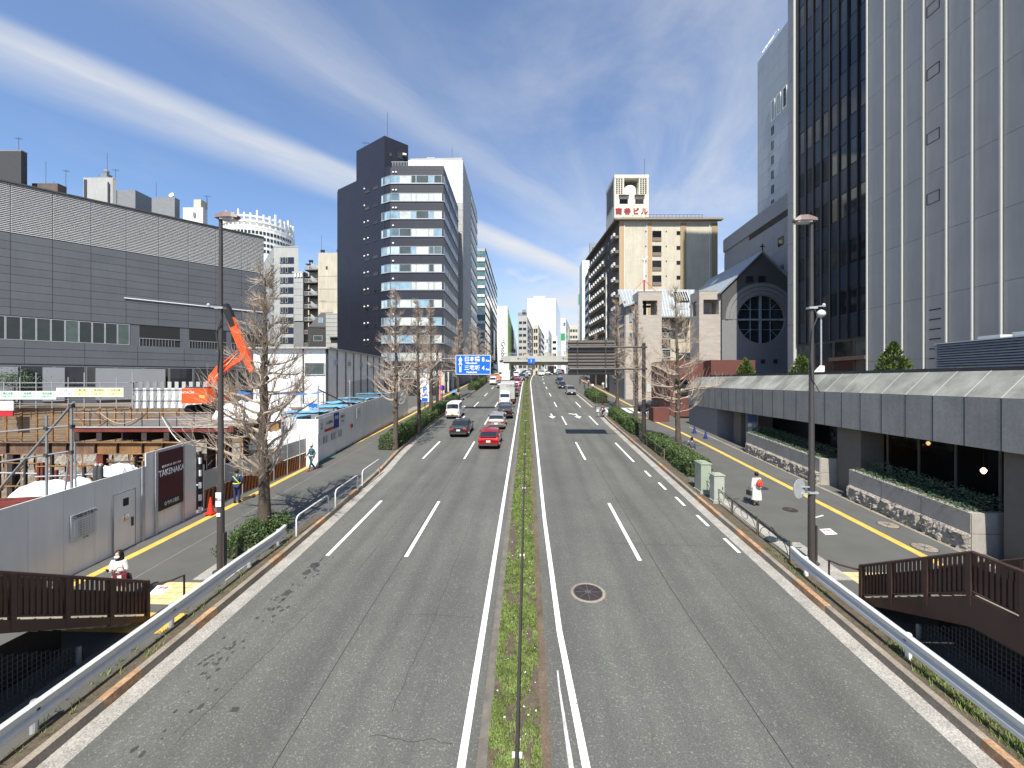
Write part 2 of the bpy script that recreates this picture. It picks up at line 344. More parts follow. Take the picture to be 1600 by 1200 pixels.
M_panele = mat('panel_edge_trim', (0.5, 0.49, 0.44), 0.5, var=0.0)
M_joint = mat('dark_joint', (0.045, 0.045, 0.05), 0.8, var=0)
M_span = mat('blue_spandrel', (0.025, 0.033, 0.05), 0.25, var=0.1, rnd=0.12)
M_hall = mat('hall_panel', (0.1, 0.106, 0.12), 0.5, var=0.07, vscale=0.3, rnd=0.05, streak=.05)
M_louv = mat('hall_louvre', (0.55, 0.55, 0.55), 0.5, var=0.03)
M_fasc = mat('fascia_concrete', (0.31, 0.295, 0.265), 0.85, var=0.12, vscale=0.9, streak=0.1, rnd=0.05, fine=0.12, fscale=8)
M_fasct = mat('fascia_slope', (0.23, 0.23, 0.205), 0.85, var=0.42, vscale=0.7, rnd=0.12, fine=0.12, fscale=14)
M_plant = mat('planter_stone', (0.34, 0.315, 0.28), 0.85, var=0.1, vscale=2, fine=0.12, fscale=20)
M_rough = mat('rock_faced_stone', (0.33, 0.295, 0.25), 0.95, var=0.25, vscale=5, fine=.25, fscale=22, bump=0.1, bscale=11)
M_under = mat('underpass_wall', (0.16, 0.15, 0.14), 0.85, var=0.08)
M_fence = mat('old_rail_paint', (0.13, 0.12, 0.08), 0.6, var=0.2)
M_cab = mat('cabinet_green', (0.3, 0.34, 0.26), 0.6, var=0.06, streak=0.05)
M_cabw = mat('cabinet_cream', (0.36, 0.38, 0.32), 0.6, var=0.05)
M_blue = mat('sign_blue', (0.006, 0.13, 0.62), 0.4, var=0)
M_signw = mat('sign_white', (0.82, 0.82, 0.82), 0.5, var=0)
M_text = mat('print_dark', (0.03, 0.03, 0.035), 0.6, var=0)
M_textr = mat('print_red', (0.5, 0.02, 0.03), 0.6, var=0)
M_textg = mat('print_green', (0.03, 0.3, 0.1), 0.6, var=0)
M_glass_a = glass('office_glass', [(0.6, 0.62, 0.56), (0.55, 0.58, 0.53), (0.25, 0.38, 0.47), (0.62, 0.64, 0.6), (0.07, 0.09, 0.09), (0.5, 0.54, 0.5), (0.12, 0.16, 0.16)], 0.2, .15, 0.0)
M_glass_b = glass('corner_glass_blue', [(0.3, 0.48, 0.6), (0.22, 0.34, 0.42), (0.45, 0.58, 0.66), (0.12, 0.18, 0.22)])
M_glass_d = glass('dark_glass', [(0.012, 0.014, 0.018), (0.02, 0.024, 0.03), (0.03, 0.032, 0.034), (0.015, 0.02, 0.024), (.012, .014, .02), (.014, .016, .02), (.05, .05, .048)], 0.05)  # the palest tone paints a reflection into some panes
M_glass_t = glass('teal_glass', [(0.10, 0.19, 0.2), (0.16, 0.27, 0.28), (0.08, 0.14, 0.17), (0.13, 0.22, 0.24)], 0.05)
M_glass_h = glass('hall_glass', [(0.03, 0.04, 0.038), (0.06, 0.085, 0.078), (0.015, 0.02, 0.02), (.02, .03, .028)], 0.05)
M_bulb = mat('warm_bulb', (1, 0.8, 0.5), 0.4, var=0, emit=(1, 0.62, 0.25, 9))
M_skin = mat('skin', (0.52, 0.32, 0.22), 0.6, var=0.03)
M_hair = mat('dark_hair', (0.012, 0.009, 0.008), 0.5, var=0.1)
M_tyre = mat('tyre', (0.018, 0.018, 0.018), 0.85, var=0.1)
M_rim = mat('alloy', (0.42, 0.42, 0.43), 0.35, metal=0.7, var=0)
M_cglass = mat('car_glass', (0.015, 0.018, 0.02), 0.05, var=0.0, spec=0.8, coat=0.5)
M_tail = mat('tail_light', (0.5, 0.01, 0.01), 0.2, var=0.0, coat=0.6)
M_head = mat('head_light', (0.75, 0.76, 0.78), 0.1, var=0.0, coat=0.6)
M_plate = mat('number_plate', (0.75, 0.75, 0.74), 0.5, var=0.0)
M_platey = mat('yellow_plate', (0.7, 0.5, 0.05), 0.5, var=0.0)
M_chrome = mat('chrome', (0.6, 0.6, 0.6), 0.2, metal=0.9, var=0.0)

# ================================================================ GROUND, ROAD, PAVEMENTS
def kerbL(y):
    P_ = [(-20, -9.5), (16, -9.5), (21, -9.6), (28, -9.85), (33, -10.3), (45, -10.75), (400, -10.75)]
    return lerp(P_, y) + bend(y)
def kerbR(y): return lerp([(-20, 9.1), (21, 9.12), (48, 9.3), (60, 9.7), (400, 9.7)], y) + bend(y)
def lerp(P_, y):
    for (a, b), (c, d) in zip(P_, P_[1:]):
        if y <= c: return b + (d - b) * (y - a) / (c - a)
    return P_[-1][1]
YS = [-12 + i * 2 for i in range(56)] + [102 + 4 * i for i in range(25)] + [210, 250, 300, 400, 600, 900]
def strip(b, xa, xb, off, y0, y1, ys=None, thick=None):
    yy = [y0] + [y for y in (ys or YS) if y0 < y < y1] + [y1]
    fa = xa if callable(xa) else (lambda y: xa + bend(y)); fb = xb if callable(xb) else (lambda y: xb + bend(y)); fo = off if callable(off) else (lambda y: off)
    vs = []; fs = []
    for y in yy: vs += [(fa(y), y, gz(y) + fo(y)), (fb(y), y, gz(y) + fo(y))]
    for i in range(len(yy) - 1): fs.append((2 * i, 2 * i + 1, 2 * i + 3, 2 * i + 2))
    b.add(vs, fs)
    if thick:                       # side faces and ends make it a solid slab
        for side, flip in ((0, 1), (1, 0)):
            vs = []; fs = []
            for y in yy: x = (fa, fb)[side](y); vs += [(x, y, gz(y) + fo(y)), (x, y, gz(y) + fo(y) - thick)]
            for i in range(len(yy) - 1):
                q = (2 * i, 2 * i + 1, 2 * i + 3, 2 * i + 2); fs.append(q if flip else q[::-1])
            b.add(vs, fs)
        for y in (y0, y1):
            z = gz(y) + fo(y); b.poly([(fa(y), y, z), (fa(y), y, z - thick), (fb(y), y, z - thick), (fb(y), y, z)])
    return b
# terrain: one wide sheet to the horizon, sunk where the building site is dug out
tb = MB(); xs = [-3000, -900, -300, -150, -80, -62, -16.4, -15, 0, 15, 17.6, 60, 150, 400, 1000, 3000]; ys = [-600, -100, -12, 4, 10, 20, 30, 40, 48, 56, 70, 90, 110, 130, 146, 156, 166, 200, 300, 500, 900, 1600, 3500]
def pit(x, y): return -62 <= x <= -16.4 and 4 <= y <= 48
tv = {}; V = []; Fc = []
for j, y in enumerate(ys):
    for i, x in enumerate(xs): tv[i, j] = len(V); V.append((x, y, gz(y) - 0.25 - (0.0 if y > 0 else 0)))
for j in range(len(ys) - 1):
    for i in range(len(xs) - 1):
        if pit((xs[i] + xs[i + 1]) / 2, (ys[j] + ys[j + 1]) / 2): continue
        Fc.append((tv[i, j], tv[i + 1, j], tv[i + 1, j + 1], tv[i, j + 1]))
tb.add(V, Fc); struct('ground', tb, M_walk)
b = MB(); strip(b, kerbL, kerbR, 0.0, -12, 900, thick=0.2); struct('road', b, M_as)
b = MB(); strip(b, lambda y: 9.5 + bend(y), lambda y: 60, 0.0, 52.6, 60.5, [54, 56, 58]); struct('side_street', b, M_as)
# gutters of pale aggregate concrete
b = MB(); strip(b, kerbL, lambda y: kerbL(y) + 0.52, 0.004, -12, 46); strip(b, lambda y: kerbR(y) - 0.47, kerbR, 0.004, -12, 52)
strip(b, lambda y: kerbR(y) - 0.4, kerbR, 0.004, 61, 140); struct('road_gutter', b, M_conc)
# kerbs (a real step), some lengths painted orange
KH = 0.22
def kerb(side, y0, y1, m=None, paint=False):
    b = MB(); f = kerbL if side < 0 else kerbR
    e = 0.004 if paint else 0.0
    if side < 0: strip(b, lambda y: f(y) - 0.18 - e, lambda y: f(y) + e, KH + e, y0, y1, thick=KH + (0 if paint else 0.1))
    else: strip(b, lambda y: f(y) - e, lambda y: f(y) + 0.18 + e, KH + e, y0, y1, thick=KH + (0 if paint else 0.1))
    return b
for s, y0, y1 in ((-1, -12, 20.5), (-1, 20.5, 33.0), (-1, 33.0, 66), (-1, 72, 140), (1, -12, 52), (1, 61, 140)):
    struct('kerb', kerb(s, y0, y1), M_conc2)
for s, y0, y1 in ((-1, 11.6, 12.4), (-1, 9.0, 9.9), (-1, 15.2, 16.0), (-1, 30.6, 32.2), (-1, 27.2, 28.4), (1, 13.1, 14.6), (1, 20.3, 23.0), (1, 16.6, 18.6), (1, 28, 29.5), (1, 36, 38), (1, 44, 46), (1, 8.0, 8.7), (-1, 22.4, 23.5), (-1, 18.4, 19.4)):
    struct('kerb_paint', kerb(s, y0, y1, paint=True), M_orange_p)
# pavements
b = MB(); strip(b, lambda y: -16.4, lambda y: kerbL(y) - 0.18, KH - 0.01, -12, 68, thick=0.3); strip(b, lambda y: -16.5 + bend(y), lambda y: kerbL(y) - 0.18, KH - 0.01, 70, 400, thick=0.3); struct('pavement', b, M_walk)
b = MB(); strip(b, lambda y: kerbR(y) + 0.18, lambda y: 17.6, KH - 0.01, -12, 52.6, thick=0.3); strip(b, lambda y: kerbR(y) + 0.18, lambda y: 18.4 + bend(y), KH - 0.01, 60.5, 400, thick=0.3); struct('pavement', b, M_walk)
# tactile yellow strips
PO = KH - 0.006
def tactile(pts, w=0.32):
    b = MB()
    for (x0, y0), (x1, y1) in zip(pts, pts[1:]):
        n = max(1, int((y1 - y0) / 4))
        for i in range(n):
            a, c = i / n, (i + 1) / n; ya, yc = y0 + (y1 - y0) * a, y0 + (y1 - y0) * c; xa, xc = x0 + (x1 - x0) * a, x0 + (x1 - x0) * c
            b.add([(xa - w / 2, ya, gz(ya) + PO), (xa + w / 2, ya, gz(ya) + PO), (xc + w / 2, yc, gz(yc) + PO), (xc - w / 2, yc, gz(yc) + PO)], [(0, 1, 2, 3)])
    return struct('tactile_strip', b, M_yel)
tactile([(-15.35, 12.6), (-15.2, 16), (-15.0, 28), (-14.75, 40), (-14.6, 52), (-14.8, 68)]); tactile([(-14.9, 72), (-14.4, 140)])
tactile([(15.1, 13.2), (15.05, 34), (14.9, 42), (14.1, 50), (12.2, 52)]); tactile([(15.2, 61), (15.4, 120)])
b = MB()
for k in range(5):
    for j in range(4):
        for x0, y0 in ((-11.0 - 0.31 * k, 12.5 + 0.31 * j), (11.1 + 0.31 * k, 13.9 + 0.31 * j)):
            y1 = y0 + 0.3; z0, z1 = gz(y0) + PO, gz(y1) + PO; b.add([(x0, y0, z0 + .004), (x0 + .3, y0, z0 + .004), (x0 + .3, y1, z1 + .004), (x0, y1, z1 + .004)], [(0, 1, 2, 3)])
struct('tactile_tiles', b, M_beige)
b = MB(); strip(b, -13.2, -10.2, PO, 11.2, 12.1); struct('tactile_strip', b, M_yel)
# pavement joints, patches
b = MB(); strip(b, -13.62, -13.6, PO, 11, 44); struct('pavement_seam', b, M_conc)
b = MB(); strip(b, -16.4, lambda y: lerp([(0, -15.9), (23, -15.85), (28, -15.4), (60, -15.3)], y), PO, 8, 60); struct('pavement_edge_strip', b, M_conc2)
b = MB(); strip(b, 15.9, 16.9, PO, -10, 44); struct('pavement_edge_strip', b, M_walk)
b = MB(); strip(b, 16.75, 16.95, PO + .006, 12, 44); struct('pavement_edge_kerb', b, M_conc2)
def ground_sign(pts, label, marks):
    t = thing('ground_sign', label, 'sign', (sum(p[0] for p in pts) / 4, sum(p[1] for p in pts) / 4, 0)); b = MB()
    b.add([(x - t.location.x, y - t.location.y, gz(y) + PO + .008) for x, y in pts], [(0, 1, 2, 3)]); b.build('sign_sheet', M_signw, t)
    cx, cy = t.location.x, t.location.y
    o = lettering(marks, 0.16, M_textr, t, (0, 0.12, gz(cy + .12) + PO + .016), (atan2(G0, 1), 0, 0), depth=0.002)
ground_sign([tuple(G(a, c, PO))[:2] for a, c in ((232, 929), (252, 930), (269, 916), (246, 915))], 'white no smoking notice stuck on the pavement behind the left stair', '禁煙')
ground_sign([tuple(G(a, c, PO))[:2] for a, c in ((1290, 836), (1309, 835), (1297, 826), (1280, 827))], 'small white notice stuck on the pavement in front of the right lamp post', '禁煙')
# centre reservation: kerbs, soil
b = MB(); MLx, MRx = -0.98, 0.47
strip(b, MLx, MLx + 0.2, 0.12, -12, 148, thick=0.2); struct('median_kerb', b, mat('dark_kerb', (.14, .125, .105), .9, var=.25, fine=.3))
b = MB(); strip(b, MRx - 0.2, MRx, 0.12, -12, 148, thick=0.2); struct('median_kerb', b, M_rust)
b = MB(); strip(b, MLx + 0.2, MRx - 0.2, 0.115, -12, 148); struct('median_soil', b, M_soil)
# markings
LO = 0.004
b = MB(); strip(b, -1.36, -1.2, LO, -12, 148); strip(b, lambda y: lerp([(-12, 1.5), (8, 1.06), (12, .84), (20, .74), (400, .72)], y) + bend(y), lambda y: lerp([(-12, 1.66), (8, 1.22), (12, 1.0), (20, .9), (400, .88)], y) + bend(y), LO, -12, 148); struct('road_edge_line', b, M_line)
b = MB(); strip(b, lambda y: lerp([(0, .98), (8, .8), (10, .74)], y), lambda y: lerp([(0, 1.04), (8, .9), (10, .78)], y), LO, 5, 10.5); struct('old_road_line', b, M_linew)
b = MB()
for k in range(9):
    y0 = 16.15 + 15.05 * k
    for x in (-7.9, -4.76, 4.32):
        strip(b, x - .075, x + .075, LO, y0, y0 + 6.1)
    if k > 2: pass
for y0 in (30.7, 46.3, 61): strip(b, 7.7, 7.85, LO, y0, y0 + 6.4)
for k in range(5): y0 = 28.4 - 2.55 * k; strip(b, lambda y, k=k: 7.86 + .13 * k, lambda y, k=k: 8.0 + .13 * k, LO, y0 - 1.3, y0)
struct('lane_marking', b, M_line)
b = MB()
def arrow(b, x, y, s=1):   # arrow painted for oncoming drivers
    p = [(-.1, 0), (.1, 0), (.1, -2.2), (.45, -2.2), (0, -3.8), (-.45, -2.2), (-.1, -2.2)]
    pts = [(x + a, y + c, gz(y + c) + LO) for a, c in p]; b.add(pts, [(0, 6, 2, 1), (3, 5, 4)])
arrow(b, 3.1, 54.5); arrow(b, 6.3, 54.5); b.add([(6.3 - .1, 53.6, gz(53.6) + LO + .003), (6.3 - 1.0, 54.6, gz(54.6) + LO + .003), (6.3 - .8, 54.9, gz(54.9) + LO + .003), (6.3, 54.0, gz(54) + LO + .003)], [(0, 1, 2, 3)]); struct('arrow_marking', b, M_line)
b = MB()
for k in range(7): strip(b, 10.6 + k * .95, 11.1 + k * .95, LO, 55.5, 59.8, [57])
strip(b, 9.9, 17.4, LO + .003, 60.0, 60.4); struct('crossing_marking', b, M_line)
# asphalt seams and cracks, tar stains
def ribbon(b, pts, w, off=0.005):
    for (x0, y0), (x1, y1) in zip(pts, pts[1:]):
        d = Vector((x1 - x0, y1 - y0, 0)); 
        if d.length < 1e-6: continue
        n = Vector((-d.y, d.x, 0)).normalized() * w / 2
        b.add([(x0 + n.x, y0 + n.y, gz(y0) + off), (x0 - n.x, y0 - n.y, gz(y0) + off), (x1 - n.x, y1 - n.y, gz(y1) + off), (x1 + n.x, y1 + n.y, gz(y1) + off)], [(0, 1, 2, 3)])
def crack(p, q, n, j, rs):
    r = random.Random(rs); pts = []; ox = oy = 0
    for i in range(n + 1):
        t = i / n; ox += r.uniform(-j, j); oy += r.uniform(-j, j); ox *= .9; oy *= .9; pts.append((p[0] + (q[0] - p[0]) * t + ox, p[1] + (q[1] - p[1]) * t + oy))
    return pts
b = MB()
ribbon(b, crack((-4.92, 5), (-4.86, 60), 130, .006, 1), .018); ribbon(b, crack((5.15, 7), (4.85, 14), 20, .01, 2), .02); ribbon(b, crack((4.85, 14), (4.9, 60), 110, .006, 3), .02)
ribbon(b, crack((-3.0, 9.2), (-2.55, 21), 70, .035, 4), .009); ribbon(b, crack((-3.3, 8.55), (-1.5, 8.45), 26, .035, 5), .011); ribbon(b, crack((-3.7, 12.6), (-1.6, 12.5), 18, .04, 6), .009)
ribbon(b, crack((3.4, 17.6), (8.6, 17.45), 24, .02, 7), .014); ribbon(b, crack((-6.2, 15), (-6.0, 27), 40, .03, 8), .01); ribbon(b, crack((-7.2, 8.3), (-6.6, 13.3), 40, .04, 9), .009)
ribbon(b, [(-10.2, 62), (-1.3, 62.3)], .05); ribbon(b, crack((6.6, 11), (6.9, 30), 60, .03, 10), .008)
struct('road_crack', b, mat('crack_filler', (.03, .029, .027), .9))
M_stain = mat('tar_stain', (0.05, 0.048, 0.045), 0.7, var=0.2)
b = MB(); r = random.Random(3)
def blot(x, y, a, c, n=9):
    pts = [(x + a * cos(2 * pi * k / n) * r.uniform(.6, 1.15), y + c * sin(2 * pi * k / n) * r.uniform(.6, 1.15)) for k in range(n)]
    b.add([(p, q, gz(q) + .0045) for p, q in pts], [tuple(range(n))])
for cx, cy, n, sp in ((-7.9, 15.2, 26, .45), (-7.9, 12.9, 30, .6), (-8.1, 10.6, 30, .5), (-7.6, 8.7, 10, .5)):
    for k in range(n): s = r.uniform(.015, .06); blot(cx + r.gauss(0, sp * .4), cy + r.gauss(0, sp * 1.1), s, s * 1.6)
blot(-8.0, 15.4, .22, .2, 12); blot(-8.05, 14.9, .14, .2, 10); blot(-8.0, 13.6, .16, .2, 10); blot(-6.55, 9.1, .13, .09, 10)
for k in range(60): s = r.uniform(.006, .02); blot(r.uniform(-8.5, 8.3), r.uniform(7.5, 26), s, s * 1.4, 6)
struct('road_stain', b, M_stain)
# manholes
def manhole(x, y, rad, label, dark=True, off=0.0, pale=False):
    z = gz(y) + off; t = thing('manhole_cover', label, 'manhole cover', (x, y, z)); t.rotation_euler = (atan2(G0, 1), 0, 0)
    if dark: MB().lathe([(rad * 1.22, -.03), (rad * 1.2, .006)], 28).build('patch_ring', M_conc2, t)
    MB().lathe([(rad * 1.02, -.02), (rad, .012)], 28).build('cover_rim', M_dkgrey, t)
    M_mh = mat('cast_iron', (0.06, 0.045, 0.045), 0.5, metal=0.4, var=0.15)
    MB().lathe([(rad * .93, 0), (rad * .93, .02)], 28).build('cover_plate', M_conc2 if pale else M_mh, t)
    b = MB()
    for k in range(8): a = k * pi / 4; b.box((cos(a) * rad * .5, sin(a) * rad * .5, .021), (rad * .75, .02, .008), a)
    b.lathe([(rad * .2, .018), (rad * .2, .028)], 16); b.build('cover_pattern', M_walk if pale else mat('iron_worn', (0.16, 0.15, 0.15), 0.4, metal=0.5, var=.1), t)
manhole(2.02, 13.95, .48, 'large brown round manhole cover in the right carriageway beside the grass median')
manhole(13.4, 24.3, .33, 'dark manhole cover on the right pavement beside the walker in white', False, PO); manhole(12.95, 21.0, .33, 'dark manhole cover on the right pavement midway between walker and lamp post', False, PO)
manhole(16.2, 19.3, .4, 'pale manhole cover on the right pavement at the big planter wall', False, PO, True); manhole(15.75, 17.1, .42, 'pale manhole cover beside the end of the yellow strip near the planter corner', False, PO, True)
# ================================================================ BUILDINGS
_sh = {}
def shared(key, fn):
    if key not in _sh: _sh[key] = fn()
    return _sh[key]
def window_mesh(w, h, fm, fw=0.06, out=0.07):
    def fn():
        b = MB(); b.b2(0, w, -out, 0, 0, fw); b.b2(0, w, -out, 0, h - fw, h); b.b2(0, fw, -out, 0, fw, h - fw); b.b2(w - fw, w, -out, 0, fw, h - fw); return b.mesh('window', fm)
    return shared(('w', w, h, fm.name, fw, out), fn)
def pane_mesh(w, h, gm, fw=0.06, y=-0.03):
    return shared(('p', w, h, gm.name, fw, y), lambda: MB().b2(fw, w - fw, y, 0, fw, h - fw).mesh('pane', gm))
def panel_mesh(w, h, d, m, gap=0.02, name='panel'):
    return shared(('n', w, h, d, m.name, gap, name), lambda: MB().b2(gap, w - gap, -d, 0, gap, h - gap).mesh(name, m))
class Bld:
    def __init__(s, name, label, cat, pts, z0, z1, m, roof=None, group=None, parapet=0.0, inset=0.25):
        s.p = [Vector((p[0], p[1], 0)) for p in pts]; s.z0 = z0; s.z1 = z1
        s.t = thing(name, label, cat, (s.p[0].x, s.p[0].y, z0), 0, group); s.rel = [p - s.p[0] for p in s.p]
        s.wall = MB().prism([(p.x, p.y) for p in s.rel], 0, z1 - z0).build('wall', m, s.t)
        c = sum(s.rel, Vector()) / len(s.rel)
        if parapet:
            b = MB(); n = len(s.rel)
            for i in range(n):
                a, q = s.rel[i], s.rel[(i + 1) % n]; d = (q - a); l = d.length; ang = atan2(d.y, d.x); mid = (a + q) / 2; nn = Vector((d.y, -d.x, 0)).normalized()
                pc = mid - nn * 0.1; b.box((pc.x, pc.y, z1 - z0 + parapet / 2), (l - (0.0 if i % 2 else 0.45), 0.2, parapet), ang)
            b.build('parapet', roof or m, s.t)
        elif roof is not None:
            MB().prism([((p - c).x * 1.01 + c.x, (p - c).y * 1.01 + c.y) for p in s.rel], z1 - z0 + .004, z1 - z0 + 0.25).build('roof', roof, s.t)
    def fr(s, i):
        a, q = s.rel[i], s.rel[(i + 1) % len(s.rel)]; d = q - a; return a, d.normalized(), d.length, atan2(d.y, d.x)
    def put(s, name, me, i, u, z, out=0.0, parent=None, absz=False):
        a, d, l, ang = s.fr(i); n = Vector((d.y, -d.x, 0)); p = a + d * u + n * out
        o = obj(name, me, s.t, (p.x, p.y, z - (s.z0 if absz else 0)), ang); return o
    def win(s, i, u, z, w, h, fm, gm, out=0.0, absz=False, fw=0.06, dp=0.07, pane=True):
        w = round(w, 2); h = round(h, 2)
        o = s.put('window', window_mesh(w, h, fm, fw, dp), i, u, z, out, absz=absz)
        obj('pane', pane_mesh(w, h, gm, fw), o); return o
    def slab(s, name, i, u0, u1, z0, z1, d, m, out=0.0, absz=False):     # a box on a face
        u0 = round(u0, 3)
        return s.put(name, shared(('s', round(u1 - u0, 2), round(z1 - z0, 2), d, m.name, name), lambda: MB().b2(0, u1 - u0, -d, 0, 0, z1 - z0).mesh(name, m)), i, u0, z0, out, absz=absz)
def back(p, q, d):      # shift p away from edge p->q's outside by d
    e = (q - p).normalized(); n = Vector((-e.y, e.x, 0)); return n * d
def antenna(t, x, y, z, h, yagi=True, m=None):
    b = MB(); b.tube([(x, y, z), (x, y, z + h)], .04, 5)
    if yagi:
        b.tube([(x - .7, y, z + h * .93), (x + .9, y, z + h * .88)], .03, 4)
        for k in range(5): b.tube([(x - .6 + k * .33, y - .35, z + h * .925 - k * .01), (x - .6 + k * .33, y + .35, z + h * .925 - k * .01)], .02, 3)
    b.build('antenna', m or M_dkgrey, t)

# ---- left: dark grey exhibition hall behind the building site
R0 = W(412, 70); L0 = W(0, 50); uh = (R0 - L0).normalized(); p0 = R0 - uh * 47.0
nb = Vector((-uh.y, uh.x, 0))
hall = Bld('exhibition_hall', 'long dark grey exhibition hall with a louvred upper band behind the building site', 'building', [p0, R0, R0 + nb * 40, p0 + nb * 40], 3.0, 32.0, M_hall)
LH = 47.0; cols = [LH - 3.23 - 3.44 * k for k in range(13)]; edges = [LH] + cols
for k in range(len(edges) - 1):
    u1, u0 = edges[k], edges[k + 1]; w = u1 - u0
    if u0 < 0: continue
    for r_ in range(10): hall.put('panel', panel_mesh(round(w, 2), 1.0, .08, M_hall, .02), 0, u0, 15.95 + r_, absz=True)
    def lv(w=w):
        b = MB()
        for q in range(27): b.box((w / 2, -.06, .11 + q * .223), (w - .05, .17, .03), 0, rx=radians(38))
        return b.mesh('louvre', M_louv)
    hall.put('louvre', shared(('lv', round(w, 2)), lv), 0, u0, 26.0, absz=True)
    hall.put('louvre_backing', panel_mesh(round(w, 2), 6.1, .02, M_grey, .02, 'louvre_backing'), 0, u0, 25.98, absz=True)
hall.slab('roof_edge', 0, 0, LH, 32.03, 32.2, .25, M_dkgrey, absz=True)
hall.slab('light_ledge', 0, LH - 17.2, LH - .1, 19.44, 19.56, .14, M_signw, out=.09, absz=True)
# window strip and dark openings under the panels
for k in range(13):
    u = 14.4 + k * 1.23
    if k % 1 == 0: hall.win(0, u, 13.0, 1.2, 2.85, M_galv, M_glass_h, absz=True)
for k in range(11): hall.win(0, 0.6 + k * 1.23, 13.0, 1.2, 2.85, M_galv, M_glass_h, absz=True)
for u0, u1 in ((LH - 15.6, LH - 11.1), (LH - 10.0, LH - 5.3), (LH - 4.6, LH - .3)):
    hall.slab('opening_shade', 0, u0, u1, 13.0, 15.9, .01, M_black, absz=True)  # flat black slab; the shade of the open recess is put into its colour
    b = MB(); w = u1 - u0
    b.b2(0, w, -.12, -.08, 1.02, 1.08)
    for q in range(int(w / .35)): b.b2(q * .35, q * .35 + .03, -.11, -.09, 0, 1.02)
    hall.put('balcony_rail', b.mesh('balcony_rail', M_galv), 0, u0, 13.0, absz=True)
for r_ in range(3): 
    for k in range(9): hall.put('panel', panel_mesh(5.2, .95, .1, M_hall, .02), 0, k * 5.2, 10.1 + r_ * .96, absz=True)
for k in range(16):
    kind = k % 4
    hall.win(0, .5 + k * 2.85, 6.0, 2.75, 3.9, M_grey, M_glass_d if kind != 2 else M_glass_h, absz=True)
for u0, u1 in ((17, 20.3), (22.3, 24.2), (27, 34.2)): hall.slab('white_screen', 0, u0, u1, 5.4, 9.7, .3, M_bld_g, absz=True)

# rooftops showing above the hall
def boxb(name, label, pxa, pxb, d, ytop, m, pxc=None, vx=818, cat='building', zb=None, depth_=None, **k):
    a, b_ = W(pxa, d), W(pxb, d)
    if pxc is not None and pxc > pxb:
        c = W(pxc, dep(pxb, d, vx, pxc)); pts = [a, b_, c, a + (c - b_)]
    elif pxc is not None:
        c = W(pxc, dep(pxa, d, vx, pxc)); pts = [a, b_, b_ + (c - a), c]
    else:
        n = back(a, b_, depth_ or 12); pts = [a, b_, b_ + n, a + n]
    return Bld(name, label, cat, pts, (gz(max(a.y, 0)) - 1) if zb is None else zb, Z(ytop, d), m, **k)
def front_rows(B, i, n, z0, z1, u0, u1, gm, fm, each=None, fill=0.5):
    ph = (z1 - z0) / n
    for k in range(n):
        if each:
            w = (u1 - u0) / each
            for j in range(each): B.win(i, u0 + j * w + w * .08, z0 + k * ph, w * .84, ph * fill, fm, gm)
        else: B.win(i, u0, z0 + k * ph, u1 - u0, ph * fill, fm, gm)
q = boxb('apartment_block', 'dark grey block whose top floors rise above the hall at the far left edge', -30, 33, 95, 236, M_dkgrey, depth_=1.2, roof=M_grey)
q.win(0, 2, q.z1 - q.z0 - 6, 1.2, 3.5, M_grey, M_glass_h); antenna(q.t, 6.5, 2, q.z1 - q.z0, 4.2)
q = boxb('apartment_block', 'low brown roof with bare masts peeking over the hall', 50, 90, 98, 288, M_brownw, depth_=2, roof=M_brownw); antenna(q.t, 1, 2, q.z1 - q.z0, 6.5, False); antenna(q.t, 6, 2, q.z1 - q.z0, 4.4); antenna(q.t, 3, 2, q.z1 - q.z0, 1.6, False)
q = boxb('apartment_block', 'pale grey roof block crowded with aerials rising above the hall', 130, 176, 100, 279, M_bld_g2, 182, 1200, roof=M_bld_g2)
q2 = MB(); q2.b2(7.2, 12, 1, 6, q.z1 - q.z0 - 9, q.z1 - q.z0 - 2.5); q2.build('stair_tower', M_grey, q.t)
b = MB(); b.b2(2.5, 5.2, 1, 3, q.z1 - q.z0, q.z1 - q.z0 + .9); b.b2(3.2, 4.6, 1.2, 2.6, q.z1 - q.z0 + .9, q.z1 - q.z0 + 1.8); b.lathe([(.5, 0), (.6, .7), (.4, 1.1)], 10, (3.9, 1.8, q.z1 - q.z0 + 1.8)); b.build('roof_plant', M_grey, q.t)
antenna(q.t, 3.9, 2, q.z1 - q.z0 + 2, 5.2, False); antenna(q.t, 6, 2, q.z1 - q.z0, 3.2); antenna(q.t, 1.8, 2, q.z1 - q.z0, 2, False)
b = MB(); b.b2(.3, .9, -.15, 0, q.z1 - q.z0 - 12, q.z1 - q.z0 - .3); b.b2(6.2, 6.5, -.15, 0, q.z1 - q.z0 - 12, q.z1 - q.z0 - 1); b.build('downpipe', M_dkgrey, q.t)
q = boxb('apartment_block', 'dark slate coloured roof house with a satellite dish above the hall', 237, 273, 100, 310, M_grey, depth_=1.5, roof=M_grey)
antenna(q.t, .2, 1, q.z1 - q.z0, 4.4, False); b = MB(); b.tube([(4.4, 1, q.z1 - q.z0 - 2), (4.4, 1, q.z1 - q.z0 + 1)], .06, 6); b.build('dish_mast', M_dkgrey, q.t)
b = MB(); b.lathe([(.05, 0), (.4, .08), (.62, .25)], 16, M=Matrix.Translation((4.3, .9, q.z1 - q.z0 + 1)) @ Matrix.Rotation(radians(70), 4, 'X')); b.build('satellite_dish', M_bld_wh, q.t)
q = boxb('apartment_block', 'small white roof house with a square water tank above the hall', 286, 317, 100, 326, M_bld_wh, depth_=1.5, roof=M_bld_wh)
b = MB(); b.b2(1.8, 3.6, 1, 3, q.z1 - q.z0 + .25, q.z1 - q.z0 + 2.6); b.build('water_tank', M_cream, q.t); antenna(q.t, 5.1, 1, q.z1 - q.z0, 3.6); antenna(q.t, 4.4, 2, q.z1 - q.z0, 3.4, False)
